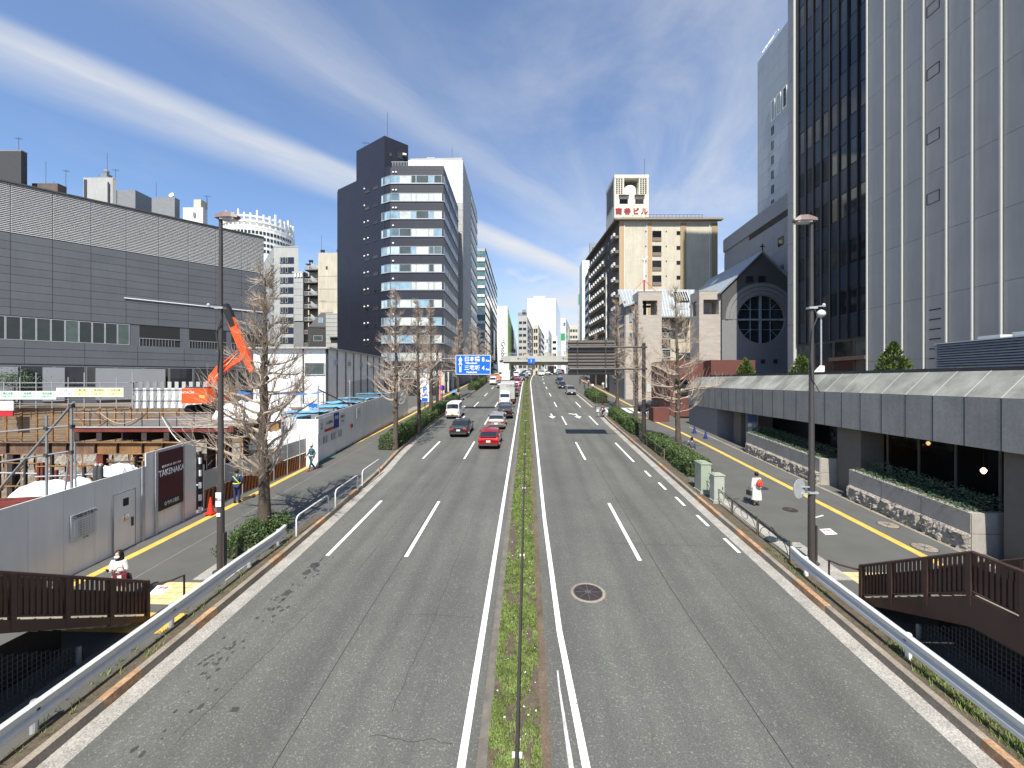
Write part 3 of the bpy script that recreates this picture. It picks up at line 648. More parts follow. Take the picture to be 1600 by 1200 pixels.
b = MB(); b.b2(2.6, 3.1, -.2, 0, q.z1 - q.z0 - 2, q.z1 - q.z0 - 1); b.build('roof_light', M_grey, q.t)

# white hospital tower with an open crown, far behind
ht = thing('hospital_tower', 'distant white tower with an open lattice crown behind the hall', 'building', tuple(W(405, 300)) [:2] + (gz(300) - 2,))
rad = 23.0; HZ = Z(372, 300) - ht.location.z; b = MB(); b.lathe([(rad, 0), (rad, HZ)], 32); b.build('wall', M_bld_wh, ht)
for k in range(34):
    for fl in range(4):
        a = -pi + k * pi / 33; x, y = rad * cos(a), rad * sin(a); o = obj('window', shared('hw', lambda: MB().b2(-.75, .75, -.15, .05, 0, 2.0).mesh('window', M_glass_h)), ht, (x, y, HZ - 4 - fl * 4), a + pi / 2)
b = MB()
for k in range(36):
    a = 2 * pi * k / 36; h = 10 + 2.2 * (1 if k % 3 == 0 else 0); r2 = rad * .93
    b.box((r2 * cos(a), r2 * sin(a), HZ + h / 2), (1.1, 1.1, h), a)
for zz, rr in ((1, .97), (4.5, .95), (8.0, .92)):
    for k in range(36): a = 2 * pi * (k + .5) / 36; b.box((rad * rr * cos(a), rad * rr * sin(a), HZ + zz), (.8, 4.1 * rr, 1.3), a)
b.build('crown', M_bld_wh, ht); MB().lathe([(rad * .72, HZ), (rad * .72, HZ + 8)], 24).build('plant_room', M_bld_g2, ht)

# pale grey block beside the hall
q = boxb('apartment_block', 'pale grey block with slate blue panels between floors, behind the bare street tree', 428, 466, 130, 386, M_bld_g2, 412, 300, roof=M_bld_g2)
q.wall.name = 'wall'
H = q.z1 - q.z0
for k in range(13):
    z = H - 5.2 - k * 3.13
    q.slab('spandrel_panel', 0, 1.9, 6.3, z, z + 2.0, .06, M_span)
    for u in (2.1, 3.6): q.win(0, u, z + .35, .8, 1.5, M_bld_w, M_glass_h, out=.06)
    a, d, l, ang = q.fr(3)
    q.win(3, l - 2.0, z + .2, 1.6, 1.6, M_brownw, M_glass_d); q.slab('balcony', 3, l - 2.2, l - .2, z - .5, z + .3, .7, M_bld_g2)

# cream block with an outside stair
q = boxb('apartment_block', 'weathered cream block with a zigzag outside stair and a screened side', 497, 527, 110, 398, M_cream2, depth_=14, roof=None, parapet=.5)
H = q.z1 - q.z0
q.win(0, 2.0, H - 3.9, .6, .9, M_cream2, M_glass_d)
for k in range(4): q.slab('wall_joint', 0, .05, 5.0, H - 5.7 - k * 3.4, H - 5.65 - k * 3.4, .03, M_brownw)
cw = MB(); cw.b2(-3.9, -.02, 2.2, 12, 0, H - 2.2); cw.build('stair_core', M_cream2, q.t)
for k in range(9):
    z = H - 4.1 - 3.4 * k
    b = MB(); b.b2(-3.6, -.1, -.1, 2.2, z, z + .18); b.b2(-3.6, -2.2, .2, 2.2, z + 1.7, z + 1.85)
    for s_ in range(8): b.b2(-2.2 + s_ * .22, -1.98 + s_ * .22, .9, 2.1, z + 1.7 - s_ * .2, z + 1.82 - s_ * .2)
    b.build('stair_flight', M_dkgrey, q.t)
    b = MB(); b.b2(-3.6, -.1, -.14, -.06, z + .18, z + .26); b.b2(-3.6, -.1, -.14, -.06, z + 1.1, z + 1.2)
    for s_ in range(18): b.b2(-3.6 + s_ * .2, -3.55 + s_ * .2, -.14, -.06, z + .26, z + 1.1)
    b.box((-1.5, .5, z + 1.0), (2.4, .06, 1.0), 0, ry=radians(40)); b.build('stair_rail', M_bld_g2, q.t)
b = MB(); b.b2(-6.6, -4.1, 0, .1, H - 17.5, H - 5.2)
for s_ in range(8): b.b2(-6.6, -4.1, -.05, 0, H - 17.5 + s_ * 1.7, H - 17.42 + s_ * 1.7)
for s_ in range(5): b.b2(-6.6 + s_ * .62, -6.53 + s_ * .62, -.05, 0, H - 17.5, H - 5.2)
b.build('screen', M_bld_g2, q.t); MB().b2(-6.7, -4.0, .15, 8, 0, H - 4.9).build('side_wing', M_grey, q.t); MB().b2(-6.9, -3.9, -.2, 8, H - 4.9, H - 4.4).build('wing_roof', M_bld_g2, q.t)
for s_ in range(3): q.t; MB().b2(-6.4 + s_ * .85, -5.8 + s_ * .85, -.25, -.2, H - 5.9, H - 4.95).build('window', M_bld_wh, q.t)
for x in (-3, -2.4, .2, .8, 4.6): MB().lathe([(.16, 0), (.16, .7), (.3, .8), (.3, 1.2)], 8, (x, 1.5, H + (.5 if x > 0 else -2.2))).build('roof_vent', M_black, q.t)
antenna(q.t, -.6, 3, H, 6.2, False); antenna(q.t, 2.8, -3, H - 15, 2.4)
q = boxb('town_house', 'dark brown house with a sloping roof window in front of the outside stair', 481, 508, 100, 512, M_dkgrey, depth_=9, roof=M_dkgrey)
H = q.z1 - q.z0; q.win(0, 1.4, H - 3.2, 2.1, 1.3, M_bld_w, M_glass_a)
b = MB(); b.add([(0, 0, H), (4.15, 0, H), (4.15, 4, H + 4.3), (1.2, 4, H + 4.3), (1.2, 4.1, H), (4.15, 4.1, H)], [(0, 1, 2, 3), (0, 3, 4), (1, 5, 2), (4, 3, 2, 5)]); b.build('sloping_roof', M_gabled, q.t)
o = q.win(0, 2.0, H + 1.0, 1.1, 1.6, M_bld_w, M_glass_a); o.location.y += 1.2
q = boxb('town_house', 'pale grey boarded house with a canopy beside the navy office block', 509, 531, 97, 491, M_bld_g2, depth_=10, roof=M_bld_g2)
H = q.z1 - q.z0
for k in range(10): q.slab('cladding_board', 0, .02, 3.2, H - 1 - k * .95, H - .96 - k * .95, .04, M_grey)
q.slab('opening_shade', 0, 1.2, 3.2, H - 6.6, H - 5.6, .05, M_black); q.slab('canopy', 0, 1.0, 3.2, H - 5.4, H - 5.2, .5, M_grey)  # black slab paints the shade of the opening under the canopy
MB().b2(.5, 2.6, 3, 6, H + .25, H + 2.5).build('roof_room', M_cream, q.t)

# ---- navy office block
a1 = W(596, 81.2); a0 = W(527, dep(596, 81.2, -100, 527)); a3 = W(610, 80); a4 = W(693, 80); a5 = W(716, dep(693, 80, 812, 716))
nv = Bld('office_block', 'tall navy tiled office block with ribbon windows and a rounded corner', 'building', [a0, a1, a3, a4, a5, a5 + Vector((-16, 8, 0)), a0 + Vector((3, 22, 0))], 4.6, 49.0, M_navy, parapet=.35)
H = nv.z1 - nv.z0
zz0 = 46.0 - nv.z0
NB = 12
for k in range(NB):
    z = zz0 - 3.41 * k; u = 0.06
    for w in (1.7, 2.27, .94, 2.44, 1.0, 1.55):
        nv.win(2, u, z, w - .05, 1.5, M_galv, M_glass_b if (w == 1.7) else M_glass_a); u += w
    l1 = nv.fr(1)[2]; n1 = 3
    for j in range(n1): nv.win(1, .05 + j * (l1 - .08) / n1, z, (l1 - .08) / n1 - .03, 1.5, M_galv, M_glass_b)
    l3 = nv.fr(3)[2]; n3 = 13
    for j in range(n3): nv.win(3, .3 + j * (l3 - .6) / n3, z, (l3 - .6) / n3 - .12, 1.5, M_galv, M_glass_a)
    for f, l in ((1, l1), (2, nv.fr(2)[2]), (3, l3)): nv.slab('sill', f, 0.0, l, z - .14, z - .04, .14, M_galv)
    l0 = nv.fr(0)[2]
    for u_ in (l0 - 5.3, l0 - 2.6): nv.win(0, u_, z - .15, 1.5, .7, M_dkgrey, M_glass_d); 
    for u_ in (l0 - 5.4, l0 - 4.2) if k not in (0, 1) else (l0 - 5.4,): nv.put('vent_cap', shared('vc', lambda: MB().lathe([(.17, 0), (.2, .14), (.1, .22)], 10, M=Matrix.Rotation(radians(90), 4, 'X')).mesh('vent_cap', M_bld_wh)), 0, u_, z + .9)
    for u_ in (.95, 1.5) if k < 3 else (.95,): nv.put('vent_cap', _sh['vc'], 2, u_ - .9 + .5, z + 2.05)
    for f, l in ((0, l0), (2, nv.fr(2)[2]), (1, l1)): nv.slab('expansion_joint', f, 0.02, l - .02, z + 2.5, z + 2.53, .012, M_navyj)
for u_ in (l0 * .3, l0 * .62, l0 - 1.6): nv.slab('expansion_joint', 0, u_, u_ + .03, 0, H, .014, M_navyj)
for u_ in (3.9,): nv.slab('expansion_joint', 2, u_, u_ + .03, H - 1.5, H, .014, M_navyj)
# entrance floor: pale columns under the block
for u_ in (1.0, 5.2, 9.6): nv.slab('column', 2, u_, u_ + .9, 0.5, 5.0, .5, M_cream)
for j in range(5): nv.win(2, .1 + j * 2.0, 1.0, 1.9, 3.4, M_dkgrey, M_glass_d)
for j in range(8): nv.win(3, .4 + j * 2.3, 1.6, 2.1, 3.0, M_dkgrey, M_glass_d)
for u_ in (3, 9, 15): nv.slab('column', 3, u_, u_ + .7, 0.5, 5.2, .5, M_bld_w)
# stair tower on the roof
dT = 80.7; c0 = W(601, dT); cl = W(557, dep(601, dT, -100, 557)); cr = W(638, dep(601, dT, 1544, 638))
dz = Z(212, dT) - nv.z0
rel = [p - nv.p[0] for p in (cl, c0, cr, cl + (cr - c0))]
rel = [p + Vector((-.02, -.02, 0)) for p in rel]
MB().prism([(p.x, p.y) for p in rel], H - 14, dz).build('stair_tower', M_navy, nv.t)
for (t_, zz, w_, h_) in ((.2, 3.2, .45, .8), (.55, 2.7, .9, 1.3)):
    p = rel[1].lerp(rel[2], t_); d = (rel[2] - rel[1]).normalized()
    o = obj('window', window_mesh(w_, h_, M_dkgrey), nv.t, (p.x, p.y, dz - zz - h_ / 2), atan2(d.y, d.x)); obj('pane', pane_mesh(w_, h_, M_glass_h), o)
p = rel[1].lerp(rel[2], .86); MB().box((p.x, p.y - .4, dz - 2.4), (.7, .7, .35), .4).build('vent_hood', M_bld_wh, nv.t)
antenna(nv.t, rel[1].x + .3, rel[1].y + .8, dz, 5.0, False); antenna(nv.t, rel[0].x + 1.5, rel[0].y + .8, dz - .1, 2.4)
b = MB(); a, d, l, ang = nv.fr(2)
for k in range(12): b.box((a.x + d.x * (.3 + k * .3), a.y + d.y * (.3 + k * .3) + .3, H + .8), (.05, .05, .9))
b.box((a.x + d.x * 2, a.y + d.y * 2 + .3, H + 1.25), (3.8, .07, .07), ang); b.build('roof_rail', M_galv, nv.t)

# ---- white and grey slab block behind it
q = boxb('office_block', 'tall white and grey slab block rising right behind the navy one', 634, 723, 103, 250, M_bld_g, 745, 816)
H = q.z1 - q.z0
l = q.fr(0)[2]
for r_ in range(16):
    for c_ in range(6):
        m_ = M_bld_w if r_ < 6 else M_bld_g2
        q.put('panel', panel_mesh(round(l / 6, 3), round(H / 32, 3), .06, m_, .02), 0, c_ * l / 6, H - (r_ + 1) * H / 32)
for r_ in range(16, 32): q.put('panel', panel_mesh(round(l / 6, 3), round(H / 32, 3), .06, M_bld_g2, .02), 0, 5 * l / 6, H - (r_ + 1) * H / 32)
l1 = q.fr(1)[2]
for r_ in range(14):
    q.slab('panel', 1, .05, l1 * .5, H - 3.6 * (r_ + 1), H - 3.6 * r_ - .06, .08, M_bld_g2)
    q.slab('panel', 1, l1 * .5 + .1, l1 - .05, H - 3.6 * (r_ + 1), H - 3.6 * (r_ + 1) + 1.6, .25, M_bld_w)
    q.win(1, l1 * .5 + .2, H - 3.6 * r_ - 2.0, l1 * .5 - .4, 1.9, M_grey, M_glass_a)
antenna(q.t, 11, 3, H, 4.6, False)
b = MB(); b.b2(1, 14, .5, 1.2, H, H + .6); b.b2(5, 7, 1, 2, H + .6, H + 1.1); b.build('roof_plant', M_bld_g2, q.t)
# ---- teal glass block
q = boxb('office_block', 'slim block banded in teal glass left of the road', 743, 758, 157, 388, M_bld_g2, 776.5, 818)
H = q.z1 - q.z0; l0_ = q.fr(0)[2]; l1_ = q.fr(1)[2]
for k in range(14):
    z = H - 3.2 - 3.35 * k - (.6 if k else 0)
    q.win(0, .15, z, l0_ * .97, 2.1, M_dkgrey, M_glass_t)
    if k: q.slab('panel', 0, .1, l0_ - .1, z + 2.15, z + 3.2, .3, M_bld_w if k > 0 else M_grey)
    for j in range(4): q.win(1, .1 + j * l1_ / 4, z, l1_ / 4 - .1, 2.8, M_dkgrey, M_glass_t)
    q.slab('panel', 1, 0, l1_, z + 2.82, z + 3.3, .2, M_dkgrey)
def vsign(q, i, u, z, w, h, m, body=None, tm=None, size=1.0, out=.6, label=None):
    o = q.slab('sign', i, u, u + w, z, z + h, .5, m, out=out)
    if body: lettering(body, size, tm, o, (w / 2, -.53, h / 2), FRONT, depth=.04, bold=.02)
    return o
def gnoble(q, i, u, z, w, h):
    o = q.slab('sign', i, u, u + w, z, z + h, .5, M_signw, out=.4)
    me = text('Gnoble', h * .26, .05, .03).copy(); me.materials.append(M_text)
    t = obj('lettering', me, o, (w * .52, -.53, h * .38)); t.rotation_euler = (pi / 2, pi / 2, 0)
    b = MB(); r1 = w * .3
    for (rr, mm_, a0_, a1_) in ((r1, M_textg, -2.6, .6), (r1 * .6, M_orange_p, -2.2, -.2)):
        b = MB(); n = 10
        for k in range(n):
            A, B_ = a0_ + (a1_ - a0_) * k / n, a0_ + (a1_ - a0_) * (k + 1) / n; ri = lambda s, : rr * (.72 + .22 * abs(2 * s / n - 1))
            x, z_ = w * .5, h * .87
            b.add([(x + rr * cos(A), -.54, z_ + rr * sin(A)), (x + rr * cos(B_), -.54, z_ + rr * sin(B_)), (x + ri(k + 1) * cos(B_), -.54, z_ + ri(k + 1) * sin(B_)), (x + ri(k) * cos(A), -.54, z_ + ri(k) * sin(A))], [(0, 1, 2, 3)])
        b.build('logo', mm_, o)
gnoble(q, 1, l1_ * .5, 8.2, l1_ * .42, 14)
# ---- the far street, left side
FB = 'buildings along the far end of the street'
q = boxb('office_block', 'white ribbed block with a tall vertical sign far down the left side', 776.5, 793, 200, 478, M_bld_wh, 808, 820, group=FB); H = q.z1 - q.z0
for k in range(12): q.slab('rib', 0, .2 + k * .42, .3 + k * .42, 0, H, .15, M_bld_w)
gnoble(q, 0, 1.2, 8.0, 3.3, 11.5)
l1_ = q.fr(1)[2]; q.slab('green_strip_sign', 1, .5, l1_ * .25, 2, H - 3, .3, mat('lime_sign', (.22, .42, .05), .5)); q.slab('dark_return', 1, l1_ * .28, l1_ * .42, 0, H, .2, M_black)
for k in range(11): q.win(1, l1_ * .45, 2 + k * 3.3, l1_ * .5, 1.7, M_grey, M_glass_h)
q.slab('purple_sign', 1, l1_ * .5, l1_ * .75, 16, 23, 1.2, mat('purple_sign', (.12, .1, .35), .5))
def far(name, label, a, b_, d, yt, m, c, n, gm, fm=M_bld_g2, each=2, side=True, fill=.5, **k):
    q = boxb(name, label, a, b_, d, yt, m, c, (b_ + 45) if (c or 0) > b_ else 835, group=FB, **k); H = q.z1 - q.z0; l = q.fr(0)[2]
    if l > 2: front_rows(q, 0, n, 1.5, H - 1, .4, l - .4, gm, fm, each, fill)
    if side:
        i = 1 if (c is not None and c > b_) else 3; l = q.fr(i)[2]; front_rows(q, i, n, 1.5, H - 1, .8, l - .8, gm, fm, 3, fill)
    return q
q = far('apartment_block', 'grey balconied block with a dark gabled top far down the left side', 809, 824, 245, 494, M_bld_g2, 834, 9, M_glass_d, fill=.45)
b = MB(); H = q.z1 - q.z0; b.b2(0, 5.6, 3, 20, H, H + 2.6); b.b2(2.6, 4.8, 2, 5, H + 2.6, H + 4.2); b.build('roof_house', M_grey, q.t)
q = far('apartment_block', 'tan block with stacked dark balconies far down the left side', 833, 841, 300, 507, M_cream, 851, 7, M_glass_d, fill=.6)
q = far('office_block', 'pale gridded block in front of the tall white tower', 850.5, 857, 340, 514, M_bld_w, 862, 7, M_glass_a, fill=.6)
q = far('office_block', 'white block with curved black bands at the foot of the tall white tower', 862, 870.5, 330, 525, M_bld_wh, None, 6, M_glass_d, M_black, each=1, side=False, fill=.42)
q = boxb('office_tower', 'tall plain white tower at the end of the street', 824, 868, 520, 466, M_bld_wh, 875.5, 905, group=FB); H = q.z1 - q.z0
for u_ in (13.5, 17, 27): q.slab('recess', 0, u_, u_ + .8, 0, H - 3, .05, M_bld_g2)
q.slab('side_glazing', 1, .5, q.fr(1)[2] - .5, 0, H - 2, .2, M_glass_t); MB().b2(8, 22, 3, 9, H, H + 3).build('roof_plant', M_bld_wh, q.t)
q = far('office_block', 'white faced mid height block right of the tall white tower', 876, 884, 480, 497, M_bld_w, 893, 8, M_glass_a, fill=.5)
q = far('office_block', 'beige distant block with rows of windows right of the road', 886, 903, 560, 508, M_cream, None, 8, M_glass_h, M_cream, each=4, side=False, fill=.45)
b = boxb('road_sign_gantry_pillar', 'slim white pillar block with a blue sign at the end of the street', 877, 881, 300, 520, M_bld_wh, None, depth_=3, group=FB)
# far right side
q = far('office_block', 'narrow white block with a green sign near its top right of the road', 903, 909, 240, 450, M_bld_wh, 903, 8, M_glass_h, each=1, side=False, fill=.01)
q.slab('green_sign', 0, .3, 1.9, q.z1 - q.z0 - 9.5, q.z1 - q.z0 - 3.4, .3, M_textg); lettering('不動産', .9, M_text, q.t, (1.1, -.2, 18), FRONT)
q = far('office_block', 'white tiled block with slim window slots right of the road', 909.5, 924, 190, 407, M_bld_wh, 905.5, 12, M_glass_h, M_bld_w, each=1, side=False, fill=.02)
for k in range(9): q.slab('wall_joint', 0, .1, 4, 6 + k * 5, 6.08 + k * 5, .05, M_bld_g2)
q = far('office_block', 'dark grey block with a white vertical sign right of the road', 919, 930, 150, 424, M_dkgrey, 914, 12, M_glass_d, M_grey, each=2, fill=.5)
q.slab('white_sign', 0, .2, 1.3, q.z1 - q.z0 - 12, q.z1 - q.z0 - 4, 1.0, M_signw)
q = far('office_tower', 'glass topped office tower peeking over the brown apartment block', 922, 960, 175, 379, M_bld_g, 921, 16, M_glass_t, M_bld_w, each=5, side=False, fill=.75)

# ---- cream and brown apartment block with a roof tower
e0 = W(968, 84); e1 = W(1121, 84); e3 = W(922, dep(968, 84, 776, 922))
tk = Bld('apartment_block', 'cream fronted brown sided apartment block with a lettered roof tower', 'building', [e0, e1, e1 + (e3 - e0) + Vector((2, 0, 0)), e3], 5.0, Z(345, 84), M_cream)
H = tk.z1 - tk.z0; l0 = tk.fr(0)[2]; l3 = tk.fr(3)[2]
def eu(px): return (W(px, 84) - e0).length
tk.slab('brown_side_wall', 3, 0, l3, 0, H - .02, .06, M_brownw)
tk.slab('salmon_pilaster', 0, .15, .95, 0, H - .5, .08, M_salmon); tk.slab('salmon_pilaster', 0, eu(1012), eu(1018), 0, H - .5, .08, M_salmon)
tk.slab('brown_pilaster', 0, eu(1063), eu(1072), 0, H - .5, .1, mat('tan_pilaster', (.33, .25, .15), .85)); tk.slab('brown_pilaster', 0, eu(1112), l0, 0, H - .5, .1, mat('tan_pilaster', (.33, .25, .15), .85))
for px in (975, 1010, 1108): tk.slab('downpipe', 0, eu(px), eu(px) + .14, 0, H - .6, .16, M_bld_w)
b = MB(); b.b2(-1.2, l0 + .8, -.9, .2, 0, .35); tk.put('cornice', b.mesh('cornice', mat('cornice_brown', (.3, .24, .18), .8)), 0, 0, H - .02)
b = MB(); b.b2(-.9, l3 + .2, -1.0, .1, 0, .35); tk.put('cornice', b.mesh('cornice', M_brownw), 3, 0, H - .05)
tk.slab('rooftop', 0, 0, l0, H + .33, H + .4, 0.1, M_cream)
for k in range(9):
    z = Z(377, 84) - tk.z0 - 3.0 * k
    o = tk.win(0, eu(1019), z, 1.85, 2.1, M_dkgrey, M_glass_d); tk.slab('balcony_front', 0, eu(1019) + .05, eu(1019) + 1.8, z + .02, z + .75, .12, mat('balcony_brown', (.22, .17, .12), .8))
    tk.win(0, eu(1057), z + 1.3, .75, .75, M_dkgrey, M_glass_d)
    for px in (1009, 1041): tk.put('vent_cap', shared('vcd', lambda: MB().lathe([(.12, 0), (.12, .1)], 8, M=Matrix.Rotation(radians(90), 4, 'X')).mesh('vent_cap', M_dkgrey)), 0, eu(px), z + 2.0)
# brown side: balconies, windows and air conditioners, floor by floor
ac_me = shared('ac', lambda: MB().b2(0, .8, -.35, 0, 0, .6).mesh('air_conditioner', M_bld_wh))
slabm = mat('brown_balcony', (.17, .14, .11), .85)
for k in range(10):
    z = H - 3.3 - 3.0 * k
    tk.slab('balcony', 3, 0.3, l3 - 10.0, z - .15, z + .55, .55, slabm, out=.06)
    if True:
        for j in range(7):
            u_ = .8 + j * (l3 - 11.5) / 7; tk.win(3, u_, z + .6, 1.5, 1.5, M_dkgrey, M_glass_d, out=.06)
            o = tk.put('air_conditioner', ac_me, 3, u_ + 1.55, z + .56, .55)
        for j in range(2): tk.win(3, l3 - 8.6 + j * 2.6, z + .7, .8, 1.2, M_dkgrey, M_glass_d, out=.06)
        tk.slab('balcony', 3, l3 - 3.2, l3 - .3, z - .1, z + .45, .7, slabm, out=.06)
        for j in range(2): tk.put('air_conditioner', ac_me, 3, l3 - 2.9 + j * 1.3, z + .5, .65)
tk.slab('downpipe', 3, l3 - 9.6, l3 - 9.4, 0, H - 8, .3, M_bld_w)
# roof tower
dR = 90.0; r0 = W(960, dR); r1 = W(1013.5, dR); r3 = W(948, dep(960, dR, 812, 948)); rb = [p - tk.p[0] for p in (r0, r1, r1 + (r3 - r0), r3)]
zt = Z(273, dR) - tk.z0; zo1 = Z(281, dR) - tk.z0; zo0 = Z(304, dR) - tk.z0; wR = (r1 - r0).length; an = atan2((r1 - r0).y, (r1 - r0).x)
rt = obj('roof_tower', None, tk.t, (rb[0].x, rb[0].y, 0), an); dpth = (r3 - r0).length
b = MB(); b.b2(0, wR, 0, dpth, H - 7, zo0); b.b2(0, 2.1, 0, dpth, zo0, zt - .7); b.b2(wR - 2.1, wR, 0, dpth, zo0, zt - .7); b.b2(2.1, wR - 2.1, dpth - .4, dpth, zo0, zt - .7); b.b2(-.05, wR + .05, -.05, dpth + .05, zt - .7, zt); b.b2(2.1, wR - 2.1, 3.2, 3.4, zo0, zt - .7); b.build('tower_wall', M_bld_wh if False else mat('tower_cream', (.66, .62, .53), .8, streak=.12, vscale=.5), rt)
for x0 in (.35, wR - 1.85):
    b = MB()
    for j in range(3):
        for k in range(9): b.b2(x0 + j * .52, x0 + j * .52 + .36, -.03, .02, zo0 + .15 + k * .42, zo0 + .45 + k * .42)
    b.build('vent_screen', mat('screen_brown', (.1, .08, .05), .9), rt)
b = MB(); b.lathe([(1.5, 0), (1.5, 1.9), (1.1, 2.4)], 16, (wR / 2, 1.9, zo0)); 
for k in range(6): b.tube([(2.5 + k * .45, .9, zo0), (2.5 + k * .45, .9, zo0 + 1.2)], .08, 6)
b.build('water_tank', M_bld_wh, rt)
for x0 in (1.1, wR - 2.9):
    MB().b2(x0, x0 + 1.8, -.04, .02, zo0 - 2.0, zo0 - 1.0).build('window', M_glass_d, rt); MB().b2(x0 - .2, x0 + 2.0, -.5, -.02, zo0 - .35, zo0 - .2).build('canopy', M_brownw, rt)
lettering('高 谷 ビ ル', 1.45, mat('sign_maroon', (.3, .02, .03), .5, var=0), rt, (wR / 2, -.06, zo0 - 3.7), FRONT, sx=1.0, depth=.12, bold=.05)
b = MB()
for k in range(4): b.b2(-.06, .01, 1 + k * 1.5, 2.1 + k * 1.5, zo0 - 2, zt - 1)
b.build('side_louvre', M_dkgrey, rt); antenna(rt, wR - .6, 1, zt, 4, False)
b = MB(); x0r, x1r = eu(1010), eu(1100)
b.b2(x0r, x1r, -.03, .03, H + 1.45, H + 1.52); b.b2(x0r, x1r, -.03, .03, H + .95, H + 1.0)
for k in range(16): x = x0r + (x1r - x0r) * k / 15; b.b2(x - .03, x + .03, -.03, .03, H + .3, H + 1.5)
tk.put('roof_rail', b.mesh('roof_rail', M_brownw), 0, 0, 0, -.6)
b = MB(); b.b2(eu(975), eu(1006), 0, .8, H + .35, H + 1.2); b.b2(eu(990), eu(1004), 0, .8, H + 1.2, H + 1.5); tk.put('roof_plant', b.mesh('roof_plant', M_cream), 0, 0, 0, -.6)
# ---- church: gabled hall with a round window, stone towers, ribbed zinc roofs
def zc_(py, d): return Z(py, d)
dG = 60.0
g0 = W(1128, dG); g1 = W(1252, dG); gd = W(1108, dep(1190, dG, 812, 1108)) - W(1190, dG)
ch = thing('church', 'church with a steep gable, big round window and pale stone towers', 'church', (g0.x, g0.y, 3.5))
B0 = Vector((g0.x, g0.y, 0)); ex = (g1 - g0).normalized(); gw = (g1 - g0).length; ang = atan2(ex.y, ex.x); ch.rotation_euler = (0, 0, ang)
Ri = Matrix.Rotation(-ang, 3, 'Z')
def cl_(v): return Ri @ (Vector((v.x, v.y, 0)) - B0)
zb = 3.5; ze = Z(455, dG) - zb; zp = Z(395, dG) - zb; dl_ = cl_(g0 + gd); xs_ = dl_.x; yd = dl_.y
# gable wall with a round opening: ring of quads round the window out to the wall outline
cxw = (W(1190, dG) - g0).length; czw = Z(499, dG) - zb; rw = 3.45
out = []
N_ = 48
def ray_out(a):
    dx, dz = cos(a), sin(a); best = 1e9
    for (x0, z0, x1, z1) in ((0, 0, gw, 0), (gw, 0, gw, ze), (gw, ze, gw / 2, zp), (gw / 2, zp, 0, ze), (0, ze, 0, 0)):
        ex_, ez = x1 - x0, z1 - z0; den = dx * ez - dz * ex_
        if abs(den) < 1e-9: continue
        t = ((x0 - cxw) * ez - (z0 - czw) * ex_) / den; s = ((x0 - cxw) * dz - (z0 - czw) * dx) / den
        if t > 0 and -1e-6 <= s <= 1 + 1e-6: best = min(best, t)
    return (cxw + dx * best, czw + dz * best)
angs = sorted(set([2 * pi * k / N_ for k in range(N_)] + [atan2(z - czw, x - cxw) % (2 * pi) for x, z in ((0, 0), (gw, 0), (gw, ze), (gw / 2, zp), (0, ze))]))
b = MB(); vs = []
for a in angs: o_ = ray_out(a); vs += [(o_[0], 0, o_[1]), (cxw + rw * cos(a), 0, czw + rw * sin(a)), (cxw + rw * cos(a), .7, czw + rw * sin(a))]
n = len(angs); fs = []
for k in range(n): j = (k + 1) % n; fs += [(3 * k, 3 * j, 3 * j + 1, 3 * k + 1), (3 * k + 1, 3 * j + 1, 3 * j + 2, 3 * k + 2)]
b.add(vs, fs); b.b2(0.02, gw - .02, .72, 16, 0, ze); b.build('gable_wall', M_gable, ch)
# dark upper gable face behind the arch band
b = MB(); pts = [(.02, -.03, ze - 4.2), (.02, -.03, ze)] ; top = [(gw / 2, -.03, zp - .35)]
arc = [(cxw + 5.3 * cos(a), -.03, czw + 5.3 * sin(a)) for a in [pi * k / 20 for k in range(21)]]
va = []; fs = []
for k, a in enumerate([pi * k / 20 for k in range(21)]):
    o_ = ray_out(a); x, z = o_; va += [(x, -.03, z - .05), arc[k]]
for k in range(20): fs.append((2 * k, 2 * k + 2, 2 * k + 3, 2 * k + 1))
b.add(va, fs); b.build('gable_face', M_gabled, ch)
for rr, w_, yy in ((5.25, .5, .12), (4.65, .5, .08), (4.05, .45, .045)):
    b = MB(); m_ = 28
    for k in range(m_):
        a, c = pi * k / m_, pi * (k + 1) / m_
        P4 = [(cxw + r_ * cos(t), y_, czw + r_ * sin(t)) for r_, t, y_ in ((rr, a, -yy), (rr, c, -yy), (rr - w_, c, -yy), (rr - w_, a, -yy), (rr, a, 0), (rr, c, 0), (rr - w_, c, 0), (rr - w_, a, 0))]
        b.add(P4, [(3, 2, 1, 0), (0, 1, 5, 4), (2, 3, 7, 6)])
    b.build('arch_moulding', M_gable, ch)
b = MB(); b.lathe([(rw + .02, -.02), (rw + .02, .12)], 40, M=Matrix.Translation((cxw, .62, czw)) @ Matrix.Rotation(radians(90), 4, 'X'))
rwo = b.build('round_window', M_glass_d, ch)
b = MB(); T = Matrix.Translation((cxw, .35, czw))
b.box((0, 0, 0), (.26, .25, 2 * rw), M=T); b.box((0, 0.002, 0), (2 * rw, .25, .26), M=T)
for s_ in (-1, 1): b.box((s_ * rw * .42, 0, 0), (.06, .12, 2 * rw * .9), M=T)
for s_ in (-1, 1): b.box((0, 0.01, s_ * rw * .42), (2 * rw * .9, .1, .06), M=T)
for s_ in (-1, 1):
    for q_ in (-1, 1): b.box((s_ * rw * .6, 0, q_ * rw * .6), (rw * .62, .1, .05), M=T, ry=-s_ * q_ * radians(45))
b.build('glazing_bar', M_zinc, rwo)
for px in (1168, 1187):
    x = (W(px, dG) - g0).length; o = obj('window', window_mesh(1.1, 1.0, M_dkgrey), ch, (x - .3, -.04, Z(442, dG) - zb)); obj('pane', pane_mesh(1.1, 1.0, M_glass_d), o)
